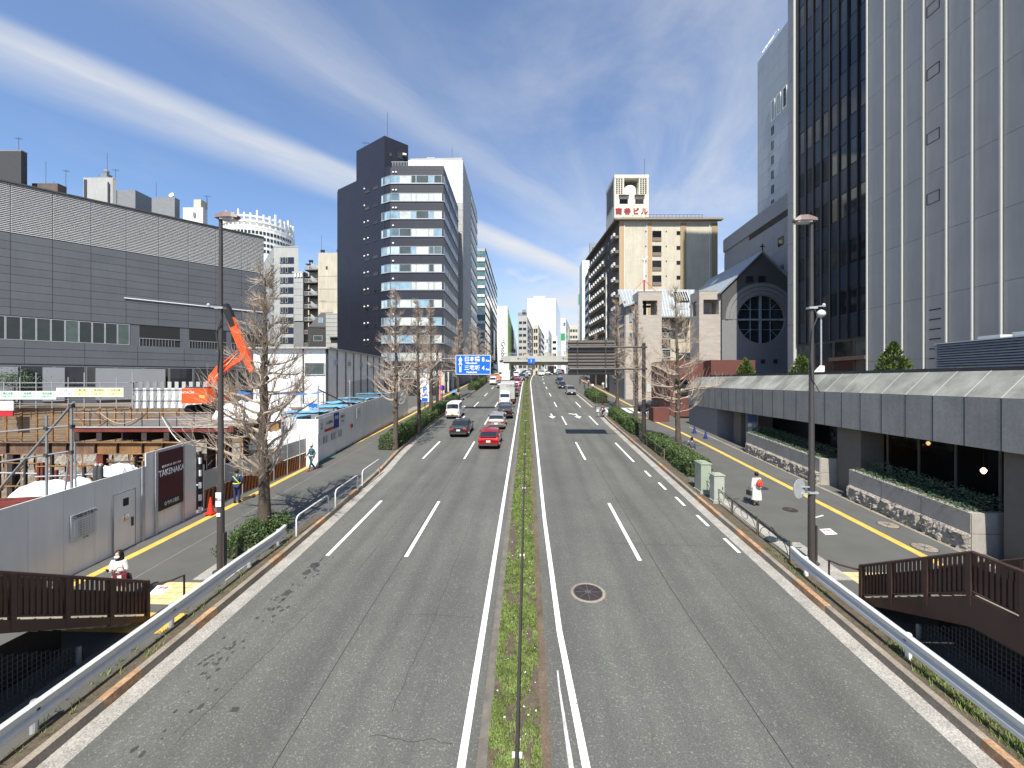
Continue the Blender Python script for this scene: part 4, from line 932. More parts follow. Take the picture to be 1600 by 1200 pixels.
for x in (4.0, 5.6, 7.4, 9.8): o = obj('window', window_mesh(.6, .6, M_dkgrey), ch, (x, -.0, Z(568, dG) - zb)); obj('pane', pane_mesh(.6, .6, M_glass_d), o)
# roof slopes
sv = Vector((xs_, yd, 0))
def roof_quad(b, a, c, th=.22):
    a2, c2 = a + sv, c + sv; up = Vector((0, 0, th)); b.add([a, c, c2, a2, a + up, c + up, c2 + up, a2 + up], [(0, 3, 2, 1), (4, 5, 6, 7), (0, 1, 5, 4), (1, 2, 6, 5), (2, 3, 7, 6), (3, 0, 4, 7)])
pk = Vector((gw / 2, -.35, zp)); lo = Vector((-.45, -.35, ze - .45)); ro = Vector((gw + .45, -.35, ze - .45))
b = MB(); roof_quad(b, lo, pk); b.build('zinc_roof', M_zinc, ch); b = MB(); roof_quad(b, pk, ro); b.build('zinc_roof', M_zinc, ch)
b = MB()
for k in range(16):
    t = k / 15; a = lo.lerp(lo + sv, t) + Vector((0, 0, .22)); c = pk.lerp(pk + sv, t) + Vector((0, 0, .22)); b.tube([a, c], .05, 4)
b.build('roof_seam', M_zinc, ch)
b = MB(); m1 = lo.lerp(pk, .55) + sv * .55 + Vector((0, 0, .3)); e1_ = (pk - lo).normalized()
b.add([m1, m1 + e1_ * 1.4, m1 + e1_ * 1.4 + sv * .12, m1 + sv * .12], [(0, 3, 2, 1)]); b.build('skylight', M_bld_wh, ch)
b = MB(); b.b2(-.07, .07, -.07, .07, 0, 1.1); b.b2(-.35, .35, -.05, .05, .62, .76); b.build('roof_cross', M_dkgrey, ch, loc=(gw / 2, -.2, zp + .15))
def tower(pxa, pxb, d, ytop, ox0, ox1, oy0, oy1, pxs, lbl=None):
    # a stone tower open at the top: front, sides and back walls pierced by square openings
    a, c, s_ = W(pxa, d), W(pxb, d), W(pxs, dep(pxa, d, 812, pxs)); w = (c - a).length; dp = (s_ - a).length; z1 = Z(ytop, d) - zb
    e = (c - a).normalized(); T = obj('stone_tower', None, ch, tuple(cl_(a)), atan2((Ri @ e).y, (Ri @ e).x))
    u0, u1 = w * (ox0 - pxa) / (pxb - pxa), w * (ox1 - pxa) / (pxb - pxa); o0, o1 = Z(oy1, d) - zb, Z(oy0, d) - zb; th = .35
    b = MB(); b.b2(0, w, 0, dp, 0, o0 - .01)
    for y0, y1 in ((0, th), (dp - th, dp)): b.b2(0, u0, y0, y1, o0 - .01, o1); b.b2(u1, w, y0, y1, o0 - .01, o1); b.b2(0, w, y0, y1, o1, z1)
    for x0, x1 in ((0, th), (w - th, w)): b.b2(x0, x1, th, dp * .3, o0 - .01, z1 - .001); b.b2(x0, x1, dp * .8, dp - th, o0 - .01, z1 - .001); b.b2(x0, x1, dp * .3, dp * .8, o1, z1 - .001)
    b.build('tower_wall', M_stone, T); MB().b2(th, w - th, th, dp - th, z1 - .35, z1 - .1).build('tower_ceiling', M_dkgrey, T)
    b = MB()
    b.b2(-.02, w + .02, -.04, .0, z1 - .12, z1 + .02)
    b.build('coping', M_conc, T)
    return T, w, dp, z1
T1, w1, dp1, z1_ = tower(997.5, 1034, 66, 455, 1004, 1027, 469.5, 492, 989)
T2, w2, dp2, z2_ = tower(1092.5, 1127.5, 60.5, 453.5, 1099, 1123.5, 468, 491, 1079)
b = MB(); b.b2(1.5, 1.9, 2.0, 2.4, z1_ - 5.5, z1_ - 1.2); b.b2(1.0, 2.6, 1.9, 2.5, z1_ - 2.2, z1_ - 1.9); b.build('bell_frame', M_black, T1)
o = obj('window', window_mesh(1.6, 1.5, M_bld_w, .1), T1, (1.4, -.01, Z(612, 66) - zb)); obj('pane', pane_mesh(1.6, 1.5, M_glass_a, .1), o)
# red mast with stays on the tower roof
b = MB(); cx = w1 * .3
for s_ in (-1, 1): b.tube([(cx, .6, z1_ + 1.9), (cx + s_ * 1.8, .4, z1_ + .1)], .04, 4)
b.tube([(cx, .6, z1_), (cx, .6, z1_ + 1.9)], .12, 6); b.build('mast_base', M_textr, T1)
b = MB(); b.tube([(cx, .6, z1_ + 1.9), (cx, .6, z1_ + 5)], .18, 8); b.box((cx + .1, .5, z1_ + 5.3), (1.0, .3, .25), 0, ry=radians(-30)); b.build('mast', M_bld_wh, T1)
# middle and left wings
def wing(name, px0, px1, d, ytop, m, pxs=None, ybot=None, vx=812):
    a, c = W(px0, d), W(px1, d); n = back(a, c, 6) if pxs is None else (W(pxs, dep(px0, d, vx, pxs)) - a)
    pts = [cl_(a), cl_(c), cl_(c + n), cl_(a + n)]
    return MB().prism([(p.x, p.y) for p in pts], 0, Z(ytop, d) - zb).build(name, m, ch), pts
wing('recessed_wall', 1034, 1092, 70, 494, M_cream); wing('left_wall', 977, 998, 69, 472, M_stone, 953)
for (pa, pb, ya, yb, d) in ((1035, 1048, 492, 504, 69.9), (1035, 1047.5, 517, 531, 69.9), (1035, 1047.5, 546, 560, 69.9), (1051, 1055, 522, 526, 69.9), (1050, 1056, 497, 503, 69.9), (983.5, 988, 484, 503, 68.9), (983.5, 988, 520, 534, 68.9)):
    a, c = cl_(W(pa, d)), cl_(W(pb, d)); w = round((c - a).length, 2); h = round((yb - ya) * d / 650, 2)
    o = obj('window', window_mesh(w, h, M_grey, .07, .05), ch, (a.x, a.y, Z(yb, d) - zb), atan2((c - a).y, (c - a).x)); obj('pane', pane_mesh(w, h, M_glass_d if pa > 1000 else M_glass_t, .07), o)
for ya in (504, 531, 560):
    a, c = cl_(W(1034.5, 69)), cl_(W(1050, 69)); b = MB(); b.box(((a.x + c.x) / 2, a.y + .4, Z(ya, 69.5) - zb + .1), ((c - a).length, 1.0, .18)); b.build('balcony_slab', M_conc, ch)
    b = MB()
    for k in range(7): p = a.lerp(c, k / 6); b.b2(p.x - .02, p.x + .02, a.y - .02, a.y + .02, Z(ya, 69.5) - zb + .1, Z(ya, 69.5) - zb + 1.1)
    b.b2(a.x, c.x, a.y - .03, a.y + .03, Z(ya, 69.5) - zb + 1.1, Z(ya, 69.5) - zb + 1.16); b.build('balcony_rail', M_galv, ch)
# big zinc roofs between the towers
def zroof(P4, seams, m=M_zinc):
    w = [P(*p) for p in P4]; q_ = [Vector((*(cl_(v))[:2], v.z - zb)) for v in w]; b = MB(); up = Vector((0, 0, -.2))
    b.add(q_ + [v + up for v in q_], [tuple(range(len(q_))), tuple(range(2 * len(q_) - 1, len(q_) - 1, -1))] + [(i, i + len(q_), (i + 1) % len(q_) + len(q_), (i + 1) % len(q_)) for i in range(len(q_))])
    b.build('zinc_roof', m, ch); b = MB()
    for k in range(1, seams): t = k / seams; b.tube([q_[0].lerp(q_[1], t) + Vector((0, 0, .03)), q_[3].lerp(q_[2], t) + Vector((0, 0, .03))], .045, 4)
    b.build('roof_seam', M_bld_w, ch)
M_zincl = mat('bright_zinc', (.34, .38, .41), .5, metal=.2, var=.08)
zroof([(1030, 494, 67.5), (1081, 494, 67.5), (1079, 453, 77), (1020, 453, 77)], 12, M_zincl); zroof([(975, 478, 68), (998, 471, 68), (998, 453, 76), (965, 453, 76)], 6, M_zincl)
b = MB(); w = [P(*p) for p in ((1056, 471, 71.8), (1078, 471, 71.8), (1073, 457, 75.2), (1051, 457, 75.2))]; q_ = [Vector((*(cl_(v))[:2], v.z - zb + .12)) for v in w]; b.add(q_, [(0, 1, 2, 3)]); so_ = b.build('skylight', M_glass_d, ch)
b = MB()
for k in range(7): b.tube([q_[0].lerp(q_[1], k / 6), q_[3].lerp(q_[2], k / 6)], .06, 4)
b.build('skylight_bar', M_bld_w, so_)
a = cl_(W(966, 77.5)); c = cl_(W(1128, 77.5)); MB().b2(a.x, c.x, a.y, a.y + .3, Z(460, 77.5) - zb, Z(452.5, 77.5) - zb).build('ridge_wall', M_bld_w, ch)
# side wall with a pointed arch left of the towers
a, c = W(953, dep(977, 69, 812, 953)), W(977, 69); pts = [cl_(a), cl_(c)]; dd = pts[1] - pts[0]; ax = atan2(dd.y, dd.x); la = dd.length; AW = obj('arched_side_wall', None, ch, tuple(pts[0]), ax)
b = MB(); zt0, zt1 = Z(478, 69) - zb, Z(470, 69) - zb; b.add([(0, -.12, 0), (la, -.12, 0), (la, -.12, zt1), (0, -.12, zt1 - .2), (0, .1, 0), (la, .1, 0), (la, .1, zt1), (0, .1, zt1 - .2)], [(0, 1, 2, 3), (5, 4, 7, 6), (3, 2, 6, 7), (1, 5, 6, 2), (4, 0, 3, 7)]); b.build('side_face', M_gable, AW)
b = MB(); cx = la * .5
for rr in (2.6, 2.0): b.tube([(cx + rr * cos(t), -.16, zt1 - 7 + rr * 1.25 * sin(t)) for t in [pi * k / 14 for k in range(15)]], .14, 5)
b.build('arch_moulding', M_conc2, AW)
b = MB(); b.add([(cx + 1.7 * cos(t), -.135, zt1 - 7 + 2.1 * sin(t)) for t in [pi * k / 14 for k in range(15)]] + [(cx - 1.7, -.135, 4), (cx + 1.7, -.135, 4)], [tuple(range(17))[::-1]]); b.build('arch_window', M_glass_d, AW)

# ---- right: grey towers behind the church
def rpanel(B, i, cols, rows, m, d=.05, z0=0, z1=None):
    l = B.fr(i)[2]; H = (z1 or (B.z1 - B.z0)) - z0
    me = panel_mesh(round(l / cols, 3), round(H / rows, 3), d, m, .02)
    for r_ in range(rows):
        for c_ in range(cols): B.put('panel', me, i, c_ * l / cols, z0 + r_ * H / rows)
XT = W(1184, 83); XN = W(1250, dep(1184, 83, 823, 1250))
wt = Bld('office_tower', 'tall pale panelled tower with a column of small square windows, behind the dark glass one', 'building', [XT, XN, XN + Vector((22, 0, 0)), XT + Vector((22, 0, 0))], 4.0, Z(98, 83), M_grey)
H = wt.z1 - wt.z0; rpanel(wt, 0, 7, 16, mat('pale_panel', (.44, .46, .48), .6, var=.04, rnd=.02), z0=26)
l = wt.fr(0)[2]; dw = l * .43
for k in range(9): wt.win(0, l * .40 - .4, 62.0 - zb - 8.4 - k * 2.75, .75, 1.5, M_dkgrey, M_glass_d, out=.05)
for j in range(4): wt.slab('white_surround', 0, l * .37 + j * 1.75, l * .37 + 1.15 + j * 1.75, 52.6 + .0, 56.4, .12, M_bld_wh, out=.05); wt.win(0, l * .37 + .35 + j * 1.75, 52.9, .75, 3.2, M_dkgrey, M_glass_d, out=.14)
b = MB()
for k in range(3): b.tube([(2.5 + k, -.5, H), (3 + k, .8, H + 2.0)], .12, 5)
b.tube([(2, .3, H + 1.3), (6, .5, H + 1.5)], .12, 5); wt.put('window_cleaning_rig', b.mesh('window_cleaning_rig', M_bld_wh), 0, 0, 0)
XA = W(1132, 80); XB = W(1246, dep(1132, 80, 836, 1246))
lb = Bld('office_block', 'lower grey block with a long black slot under its roof, behind the church', 'building', [XA, XB, XB + Vector((12, 0, 0)), XA + Vector((12, 0, 0))], 4.0, Z(376, 80), M_bld_g, roof=M_bld_g2)
H = lb.z1 - lb.z0; l = lb.fr(0)[2]; rpanel(lb, 0, 8, 6, M_bld_g, z1=H - 3.2); lb.slab('black_slot', 0, l * .42, l - .1, H - 3.1, H - 2.4, .1, M_black); lb.slab('fascia_band', 0, 0, l, H - 2.3, H, .25, M_bld_g)
for u_, z_ in ((.5, -9.0), (.56, -8.2), (.8, -7.0), (.8, -11.2)): lb.win(0, l * u_, H + z_, 1.3, 1.3, M_dkgrey, M_glass_d, out=.06)

# ---- big right-hand tower: dark curtain wall and finned grey panels
D1 = 36.3; q0 = W(1233, dep(1362, D1, 812, 1233)); qd = (W(1362, D1) - q0).normalized(); q1 = q0 + qd * 44
bt = Bld('office_tower', 'huge grey office tower with bright edged panels and a dark glass bay', 'building', [q0, q1, q1 + Vector((26, 0, 0)), q0 + Vector((26, 0, 0))], 8.0, 86.0, M_dkgrey)
def bu(px): return (W(px, dep(1362, D1, 812, px)) - q0).length
JZ = [14.26 + 4.58 * k for k in range(15)] + [82.9, 86.0]
u0, u1 = 0.0, bu(1247)
for k, (za, zb_) in enumerate(zip([8.3] + JZ, JZ)):
    bt.put('panel', panel_mesh(round(u1 - u0 - .25, 2), round(zb_ - za, 2), .16, M_panel, .02), 0, 0, za - 8.0)
bt.slab('edge_fin', 0, u1 - .24, u1 - .1, .3, 78, .42, M_panele)
cw0, cw1 = bu(1249), bu(1360); nm = 8; cwid = (cw1 - cw0) / nm
for r_ in range(15):
    za = JZ[r_]
    for c_ in range(nm):
        bt.put('window', pane_mesh(round(cwid, 2), 2.3, M_glass_d, .05, -.05), 0, cw0 + c_ * cwid, za - 8.0)
        bt.put('spandrel_panel', panel_mesh(round(cwid, 2), 2.28 if r_ < 14 else 2.2, .06, M_span, .05, 'spandrel_panel'), 0, cw0 + c_ * cwid, za + 2.3 - 8.0)
for c_ in range(nm): bt.put('spandrel_panel', panel_mesh(round(cwid, 2), 2.2, .06, M_span, .05, 'spandrel_panel'), 0, cw0 + c_ * cwid, 12.0 - 8.0)
for c_ in range(nm + 1): bt.slab('mullion', 0, cw0 + c_ * cwid - .05, cw0 + c_ * cwid + .05, 4.0, 78, .22, M_black)
for c_ in range(4): bt.win(0, cw0 + .1 + c_ * 2.5, .3, 2.4, 3.5, M_brownw, M_glass_h)
bt.slab('entrance_beam', 0, cw0 + 5, cw1, 1.9, 2.25, .5, mat('entrance_brown', (.16, .1, .075), .5))
# finned panels
fx = [1361.5, 1389, 1417, 1451, 1487, 1528, 1574, 1630, 1700, 1790]
for k in range(len(fx) - 1):
    ua, ub = bu(fx[k]) + .0, bu(fx[k + 1]) - .18
    w = round(ub - ua, 2)
    for (za, zb_) in zip([8.3, 9.68] + JZ, [9.68] + JZ):
        bt.put('panel', panel_mesh(w, round(zb_ - za, 2), .14, M_panel, .012), 0, ua, za - 8.0, .1)
    bt.slab('edge_fin', 0, ua - .08, ua, .3, 78, .42, M_panele)
    bt.slab('lit_edge', 0, ub - .02, ub + .03, .3, 78, .31, M_bld_wh)  # white strip; sunlight on the panel edge is put into its colour
for px, za in ((1466, 35.1), (1466, 30.4), (1466, 25.6), (1466, 21.1), (1466, 39.8)):
    b = MB()
    for s_ in (0, 1): b.b2(0, .95, -.03, 0, s_ * .8, s_ * .8 + .03); b.b2(s_ * .92, s_ * .92 + .03, -.03, 0, 0, .83)
    bt.put('access_hatch', b.mesh('access_hatch', M_joint), 0, bu(px) - .6, za - 8.0, .25)
for k in range(6): bt.slab('vent_slot', 0, bu(1453) + .2, bu(1478) - .1, 1.6 + k * .72, 1.68 + k * .72, .02, M_joint, out=.25)
bt_u = bu

# ---- raised deck over the right pavement with its concrete fascia
dk = thing('raised_walkway', 'raised concrete deck with a sloping panelled fascia above the right pavement', 'walkway', (17.5, 4, 5.4))
Y0, Y1 = 3.0, 46.0; X0 = 17.5
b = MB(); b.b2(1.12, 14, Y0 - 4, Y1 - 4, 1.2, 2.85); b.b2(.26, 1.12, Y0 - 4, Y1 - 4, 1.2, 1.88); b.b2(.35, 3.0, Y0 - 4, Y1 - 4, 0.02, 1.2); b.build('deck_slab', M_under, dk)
np_ = 33; pw = (Y1 - Y0) / np_
fm_ = MB().add([(0, .01, 0), (0, pw - .01, 0), (0, pw - .01, 1.95), (0, .01, 1.95), (.24, .01, 0), (.24, pw - .01, 0), (.24, pw - .01, 1.95), (.24, .01, 1.95)], [(0, 3, 2, 1), (0, 1, 5, 4), (0, 4, 7, 3), (1, 2, 6, 5), (3, 7, 6, 2)]).mesh('fascia_panel', M_fasc)
sm_ = MB().add([(0, .01, 1.96), (0, pw - .01, 1.96), (1.1, pw - .01, 3.05), (1.1, .01, 3.05), (.3, .01, 1.9), (.3, pw - .01, 1.9), (1.1, pw - .01, 2.8), (1.1, .01, 2.8)], [(0, 3, 2, 1), (0, 4, 7, 3), (1, 2, 6, 5)]).mesh('sloping_panel', M_fasct)
for k in range(np_):
    obj('fascia_panel', fm_, dk, (0, Y0 - 4 + k * pw, 0)); obj('sloping_panel', sm_, dk, (0, Y0 - 4 + k * pw, 0))
b = MB()
for k in range(np_ + 1):
    y = Y0 - 4 + k * pw; b.add([(-.004, y - .02, 1.96), (-.004, y + .02, 1.96), (1.1, y + .02, 3.065), (1.1, y - .02, 3.065)], [(0, 3, 2, 1)])
b.build('joint_sealant', mat('pale_sealant', (.5, .5, .42), .7, var=0), dk)
b = MB()
jm_ = b.b2(-.006, .02, -.022, .022, 0, 1.955).mesh('dark_joint', M_joint)
for k in range(np_ + 1): obj('dark_joint', jm_, dk, (0, Y0 - 4 + k * pw, 0))
MB().b2(1.05, 1.4, Y0 - 4, Y1 - 4, 3.0, 3.16).build('parapet_cap', M_dkgrey, dk)
MB().b2(1.42, 14, Y0 - 4, Y1 - 4, 2.86, 2.95).build('deck_soil', M_soil, dk)
# under the deck: back wall, columns, lights
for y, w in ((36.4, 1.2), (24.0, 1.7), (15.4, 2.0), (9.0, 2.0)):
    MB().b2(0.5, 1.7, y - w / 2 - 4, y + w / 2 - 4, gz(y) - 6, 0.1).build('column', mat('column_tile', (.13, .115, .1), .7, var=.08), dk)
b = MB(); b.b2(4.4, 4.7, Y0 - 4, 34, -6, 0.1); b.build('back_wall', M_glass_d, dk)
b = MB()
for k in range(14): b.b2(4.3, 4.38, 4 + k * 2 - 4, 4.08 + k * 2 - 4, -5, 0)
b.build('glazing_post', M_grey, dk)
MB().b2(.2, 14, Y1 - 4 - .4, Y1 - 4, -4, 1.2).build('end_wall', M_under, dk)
o = MB().add([(.1, 35.3, -4), (.1, 42, -4), (.1, 42, .02), (.1, 35.3, .02), (3.6, 34.6, -4), (3.6, 34.6, .02)], [(0, 3, 2, 1), (4, 5, 3, 0)]).build('white_lining', M_gable, dk)
for i, (y, x, z) in enumerate(((25.5, 2.6, -1.1), (25.9, 2.7, -1.3), (19.0, 2.5, -1.35))):
    t = thing('hanging_lamp', ['upper one of two warm bulbs glowing under the raised deck', 'lower one of two warm bulbs glowing under the raised deck', 'single warm bulb glowing in the nearer bay under the raised deck'][i], 'lamp', (X0 + x, y, 5.4 + z), group='warm bulbs under the deck')
    MB().lathe([(.03, -.12), (.09, -.04), (.1, .04), (.04, .12)], 10).build('bulb', M_bulb, t); MB().tube([(0, 0, .12), (0, 0, 1.35)], .015, 4).build('cord', M_black, t)
# planters with smooth coping stones above rock-faced blocks
def rock_mesh(w, h, rs):
    r = random.Random(rs); b = MB(); nx, nz = max(4, int(w / .085)), max(3, int(h / .085)); vs = []
    for j in range(nz + 1):
        for i in range(nx + 1):
            e = 0 if i in (0, nx) or j in (0, nz) else 1
            q3 = noise.noise(Vector((i * .33 + rs * 7, j * .42, rs))); q4 = noise.noise(Vector((i * .8, j * .9, rs + 5))); vs.append((w * i / nx, -.03 - e * max(.01, .09 + .12 * q3 + .08 * q4 + r.random() * .035), h * j / nz))
    b.add(vs, [(j * (nx + 1) + i, j * (nx + 1) + i + 1, (j + 1) * (nx + 1) + i + 1, (j + 1) * (nx + 1) + i) for j in range(nz) for i in range(nx)])
    b.add([(0, -.03, 0), (w, -.03, 0), (w, .3, 0), (0, .3, 0), (0, -.03, h), (w, -.03, h), (w, .3, h), (0, .3, h)], [(4, 5, 6, 7), (0, 4, 7, 3), (1, 2, 6, 5), (0, 3, 2, 1)])
    return b.mesh('rough_stone', M_rough)
def leaf_mass(b, x0, x1, y0, y1, zf, h, n, s, seed, hang=0.0, droop=0):
    r = random.Random(seed)
    for k in range(n):
        x, y = r.uniform(x0, x1), r.uniform(y0, y1); z = zf(x, y) + h * r.random() ** .7
        u = Vector((r.gauss(0, 1), r.gauss(0, 1), r.gauss(0, .6))).normalized(); v = u.orthogonal().normalized(); v = (v + u.cross(v) * r.uniform(-2, 2)).normalized(); q = s * r.uniform(.6, 1.3); p = Vector((x, y, z))
        b.add([p - u * q, p + v * q * .45, p + u * q, p - v * q * .45], [(0, 1, 2, 3)])
    return b
def planter(y0, y1, nst, label, seed):
    xw = 17.1; zt = lambda y: gz(y) + 1.75
    t = thing('planter', label, 'planter', (xw, y0, gz(y0)))
    L_ = y1 - y0; w = L_ / nst
    for k in range(nst):
        ya = y1 - k * w; z = gz(ya - w / 2)    # stones laid in level steps, following the slope
        sk = (gz(ya) - gz(ya - w)) / w
        for nm_, za, zb_, me in (('rough_stone', -.15, .95, rock_mesh(w - .03, 1.1, seed + k)), ('coping_stone', .97, 1.75, MB().b2(0, w - .03, -.02, .3, 0, .78).mesh('coping_stone', M_plant))):
            for v in me.vertices: v.co.z += -v.co.x * sk
            o = obj(nm_, me, t, (0 + (.0 if nm_ == 'rough_stone' else .02), ya - .015 - y0, gz(ya) + za - gz(y0)), -pi / 2)
    b = MB(); b.prism([(.3, .02), (1.25, .02), (1.25, L_), (.3, L_)], lambda x, y: -.3, lambda x, y: gz(y + y0) - gz(y0) + 1.55); b.build('soil_bed', M_soil, t)
    b = MB(); b.prism([(.02, -.02), (1.4, -.02), (1.4, .3), (.02, .3)], -.3, .95); b.build('end_stone', M_plant, t); b = MB(); b.prism([(.02, -.02), (1.4, -.02), (1.4, .3), (.02, .3)], .97, 1.75); b.build('end_stone', M_plant, t)
    b = leaf_mass(MB(), -.02, 1.25, 0.1, L_ - .1, lambda x, y: gz(y + y0) - gz(y0) + 1.55 + (.12 if x > .05 else .0), .22, int(L_ * 520), .05, seed)
    leaf_mass(b, .7, 1.5, 0.1, L_ - .1, lambda x, y: gz(y + y0) - gz(y0) + 1.7, .6, int(L_ * 300), .06, seed + 5)
    o = b.build('planting', M_leaf3, t)
planter(16.7, 22.8, 3, 'nearer long stone planter with green planting under the raised deck', 10)
planter(25.0, 33.2, 3, 'farther long stone planter with green planting under the raised deck', 20)
planter(8.6, 14.4, 3, 'stone planter end behind the right stair rail at the photo edge', 30)
# things on the deck
def conifer(x, y, z, h, w, label, seed):
    t = thing('conifer', label, 'tree', (x, y, z), group='clipped conifers on the raised deck'); r = random.Random(seed)
    MB().tube([(0, 0, 0), (0, 0, h * .8)], [.08, .02], 6).build('trunk', M_bark, t); b = MB(); cl = [(r.uniform(0, 2 * pi), r.random() ** 1.4 * .95) for _ in range(70)]
    for k in range(3400):
        a, f = r.choice(cl); a += r.gauss(0, .28); f = min(.99, max(.02, f + r.gauss(0, .05))); rr = w * ((.85 + .15 * min(1, f / .25)) if f < .25 else 1.0 * ((1 - f) / .75) ** .75) * r.uniform(.45, 1.1)
        p = Vector((rr * cos(a), rr * sin(a), .05 + f * h)); u = Vector((cos(a) + r.gauss(0, .4), sin(a) + r.gauss(0, .4), .5 + r.random())).normalized(); v = u.orthogonal().normalized(); v = (v + u.cross(v) * r.uniform(-2, 2)).normalized(); q = .085 * r.uniform(.6, 1.4)
        b.add([p - u * q, p + v * q * .5, p + u * q, p - v * q * .5], [(0, 1, 2, 3)])
    b.build('crown', M_leaf2, t)
for px, d, h, w, yb, lb_, sd in ((1165, 43, 2.1, .85, 585, 'farthest clipped conifer on the deck, in front of the red brown wall', 1), (1252, 36, 2.0, .85, 582, 'clipped conifer on the deck beside the right lamp post', 2), (1396, 26, 2.1, .85, 578, 'nearest clipped conifer on the deck, below the finned tower', 3)):
    w_ = W(px, d); conifer(w_.x, w_.y, 8.3, h, w, lb_, sd)
# ================================================================ STREET FURNITURE
# the footbridge stairs at both bottom corners
def stair(label, xs_, side, yend, landing_y, slope=.54):
    # xs_: x of the road-side rail; the flight comes down away from the camera and ends at yend
    z_end = gz(yend) + PO; t = thing('footbridge_stair', label, 'stair', (xs_, yend, z_end))
    wd = 2.4 * side
    def zr(y):      # height of the walking line relative to root (y relative, negative = nearer the camera)
        yl = landing_y - yend
        return -y * slope if y > yl else -yl * slope
    ys_ = [0, landing_y - yend, -8.5]
    for xo in (0, wd):
        b = MB()
        for ya, yb in zip(ys_, ys_[1:]):
            x0, x1 = xo - .04, xo + .04; A = [(x, y, zr(y) + dz) for y in (ya, yb) for x in (x0, x1) for dz in (-.62 if y != 0 else -.05, .12)]
            b.add(A, [(0, 1, 5, 4), (2, 6, 7, 3), (1, 3, 7, 5), (0, 4, 6, 2), (0, 2, 3, 1), (4, 5, 7, 6)])
        b.build('stringer', M_brown, t)
        b = MB(); hr = 1.12
        b.tube([(xo, .05, zr(0) + hr)] + [(xo, y, zr(y) + hr) for y in ys_], .045, 6); b.build('handrail', M_brown, t)
        b = MB(); b.tube([(xo, 0, zr(0) + .2)] + [(xo, y, zr(y) + .2) for y in ys_[1:]], .03, 5); b.build('bottom_rail', M_brown, t)
        y = 0.0; k = 0
        while y > -8.4:
            if k % 9 == 0: MB().b2(xo - .05, xo + .05, y - .05, y + .05, zr(y) - .1, zr(y) + hr).build('post', M_brown, t)
            elif k % 1 == 0: obj('baluster', shared('bal', lambda: MB().b2(-.012, .012, -.032, .032, .2, 1.1).mesh('baluster', M_brown)), t, (xo, y, zr(y)))
            y -= .118; k += 1
        b = MB()
        for ya, yb in zip(ys_, ys_[1:]):    # solid lower screen behind the balusters
            b.add([(xo + .03 * side, ya, zr(ya) + .2), (xo + .03 * side, yb, zr(yb) + .2), (xo + .03 * side, yb, zr(yb) + .82), (xo + .03 * side, ya, zr(ya) + .82), (xo + .04 * side, ya, zr(ya) + .2), (xo + .04 * side, yb, zr(yb) + .2), (xo + .04 * side, yb, zr(yb) + .82), (xo + .04 * side, ya, zr(ya) + .82)], [(0, 1, 2, 3), (7, 6, 5, 4), (3, 2, 6, 7)])
        b.build('rail_screen', mat('rail_screen_brown', (.17, .09, .058), .5, var=.08), t)
    n = int((yend - landing_y) / .3)
    for k in range(n):
        y1 = -k * .3; z = -(y1 - .3) * slope; MB().b2(min(.05 * side, wd - .05 * side), max(.05 * side, wd - .05 * side), y1 - .3, y1 - .005, z - .17, z - .01).build('stair_tread', M_conc2, t)
    MB().b2(min(.05 * side, wd), max(.05 * side, wd), -8.5, landing_y - yend - .01, zr(-8) - .15, zr(-8)).build('landing', M_conc2, t)
    b = MB()
    b.tube([(-side * .35 * 0 + side * -.35, .9, 0), (side * -.35, .9, .9), (side * -.35, .45, .95), (side * .05, .05, .95)], .03, 6); b.build('end_hoop', M_brown, t)
    # mesh fence under the flight
    xf = side * .18; ft = thing('mesh_fence', 'dark mesh fence closing off the space under the ' + ('left' if side < 0 else 'right') + ' stair', 'fence', (xs_ + xf, yend, z_end))
    b = MB(); y = -1.6
    while y > -8.5:
        b.box((0, y, (zr(y) - .65) / 2 - .1), (.012, .012, max(.1, zr(y) - .65 + .2))); y -= .09
    z = -.2
    while z < 2.0:
        ya = -(z + .62) / slope; b.box((0, (ya - 8.5) / 2, z), (.012, abs(-8.5 - ya), .012)); z += .12
    b.build('wire_mesh', M_dkgrey, ft)
    for y in (-1.7, -4.2, -6.4): MB().b2(-.04, .04, y - .04, y + .04, -.6, zr(y) - .62).build('fence_post', M_grey, ft)
    MB().b2(side * .8, side * .84, -8.5, -1.4, -.5, .9).build('shade_sheet', M_black, ft)  # added black sheet, stands in for the shade under the stair
    return t
stair('brown steel footbridge stair coming down at the bottom left corner', -11.1, -1, 11.75, -5)
stair('brown steel footbridge stair with a bent rail at the bottom right corner', 10.4, 1, 13.35, 10.1)

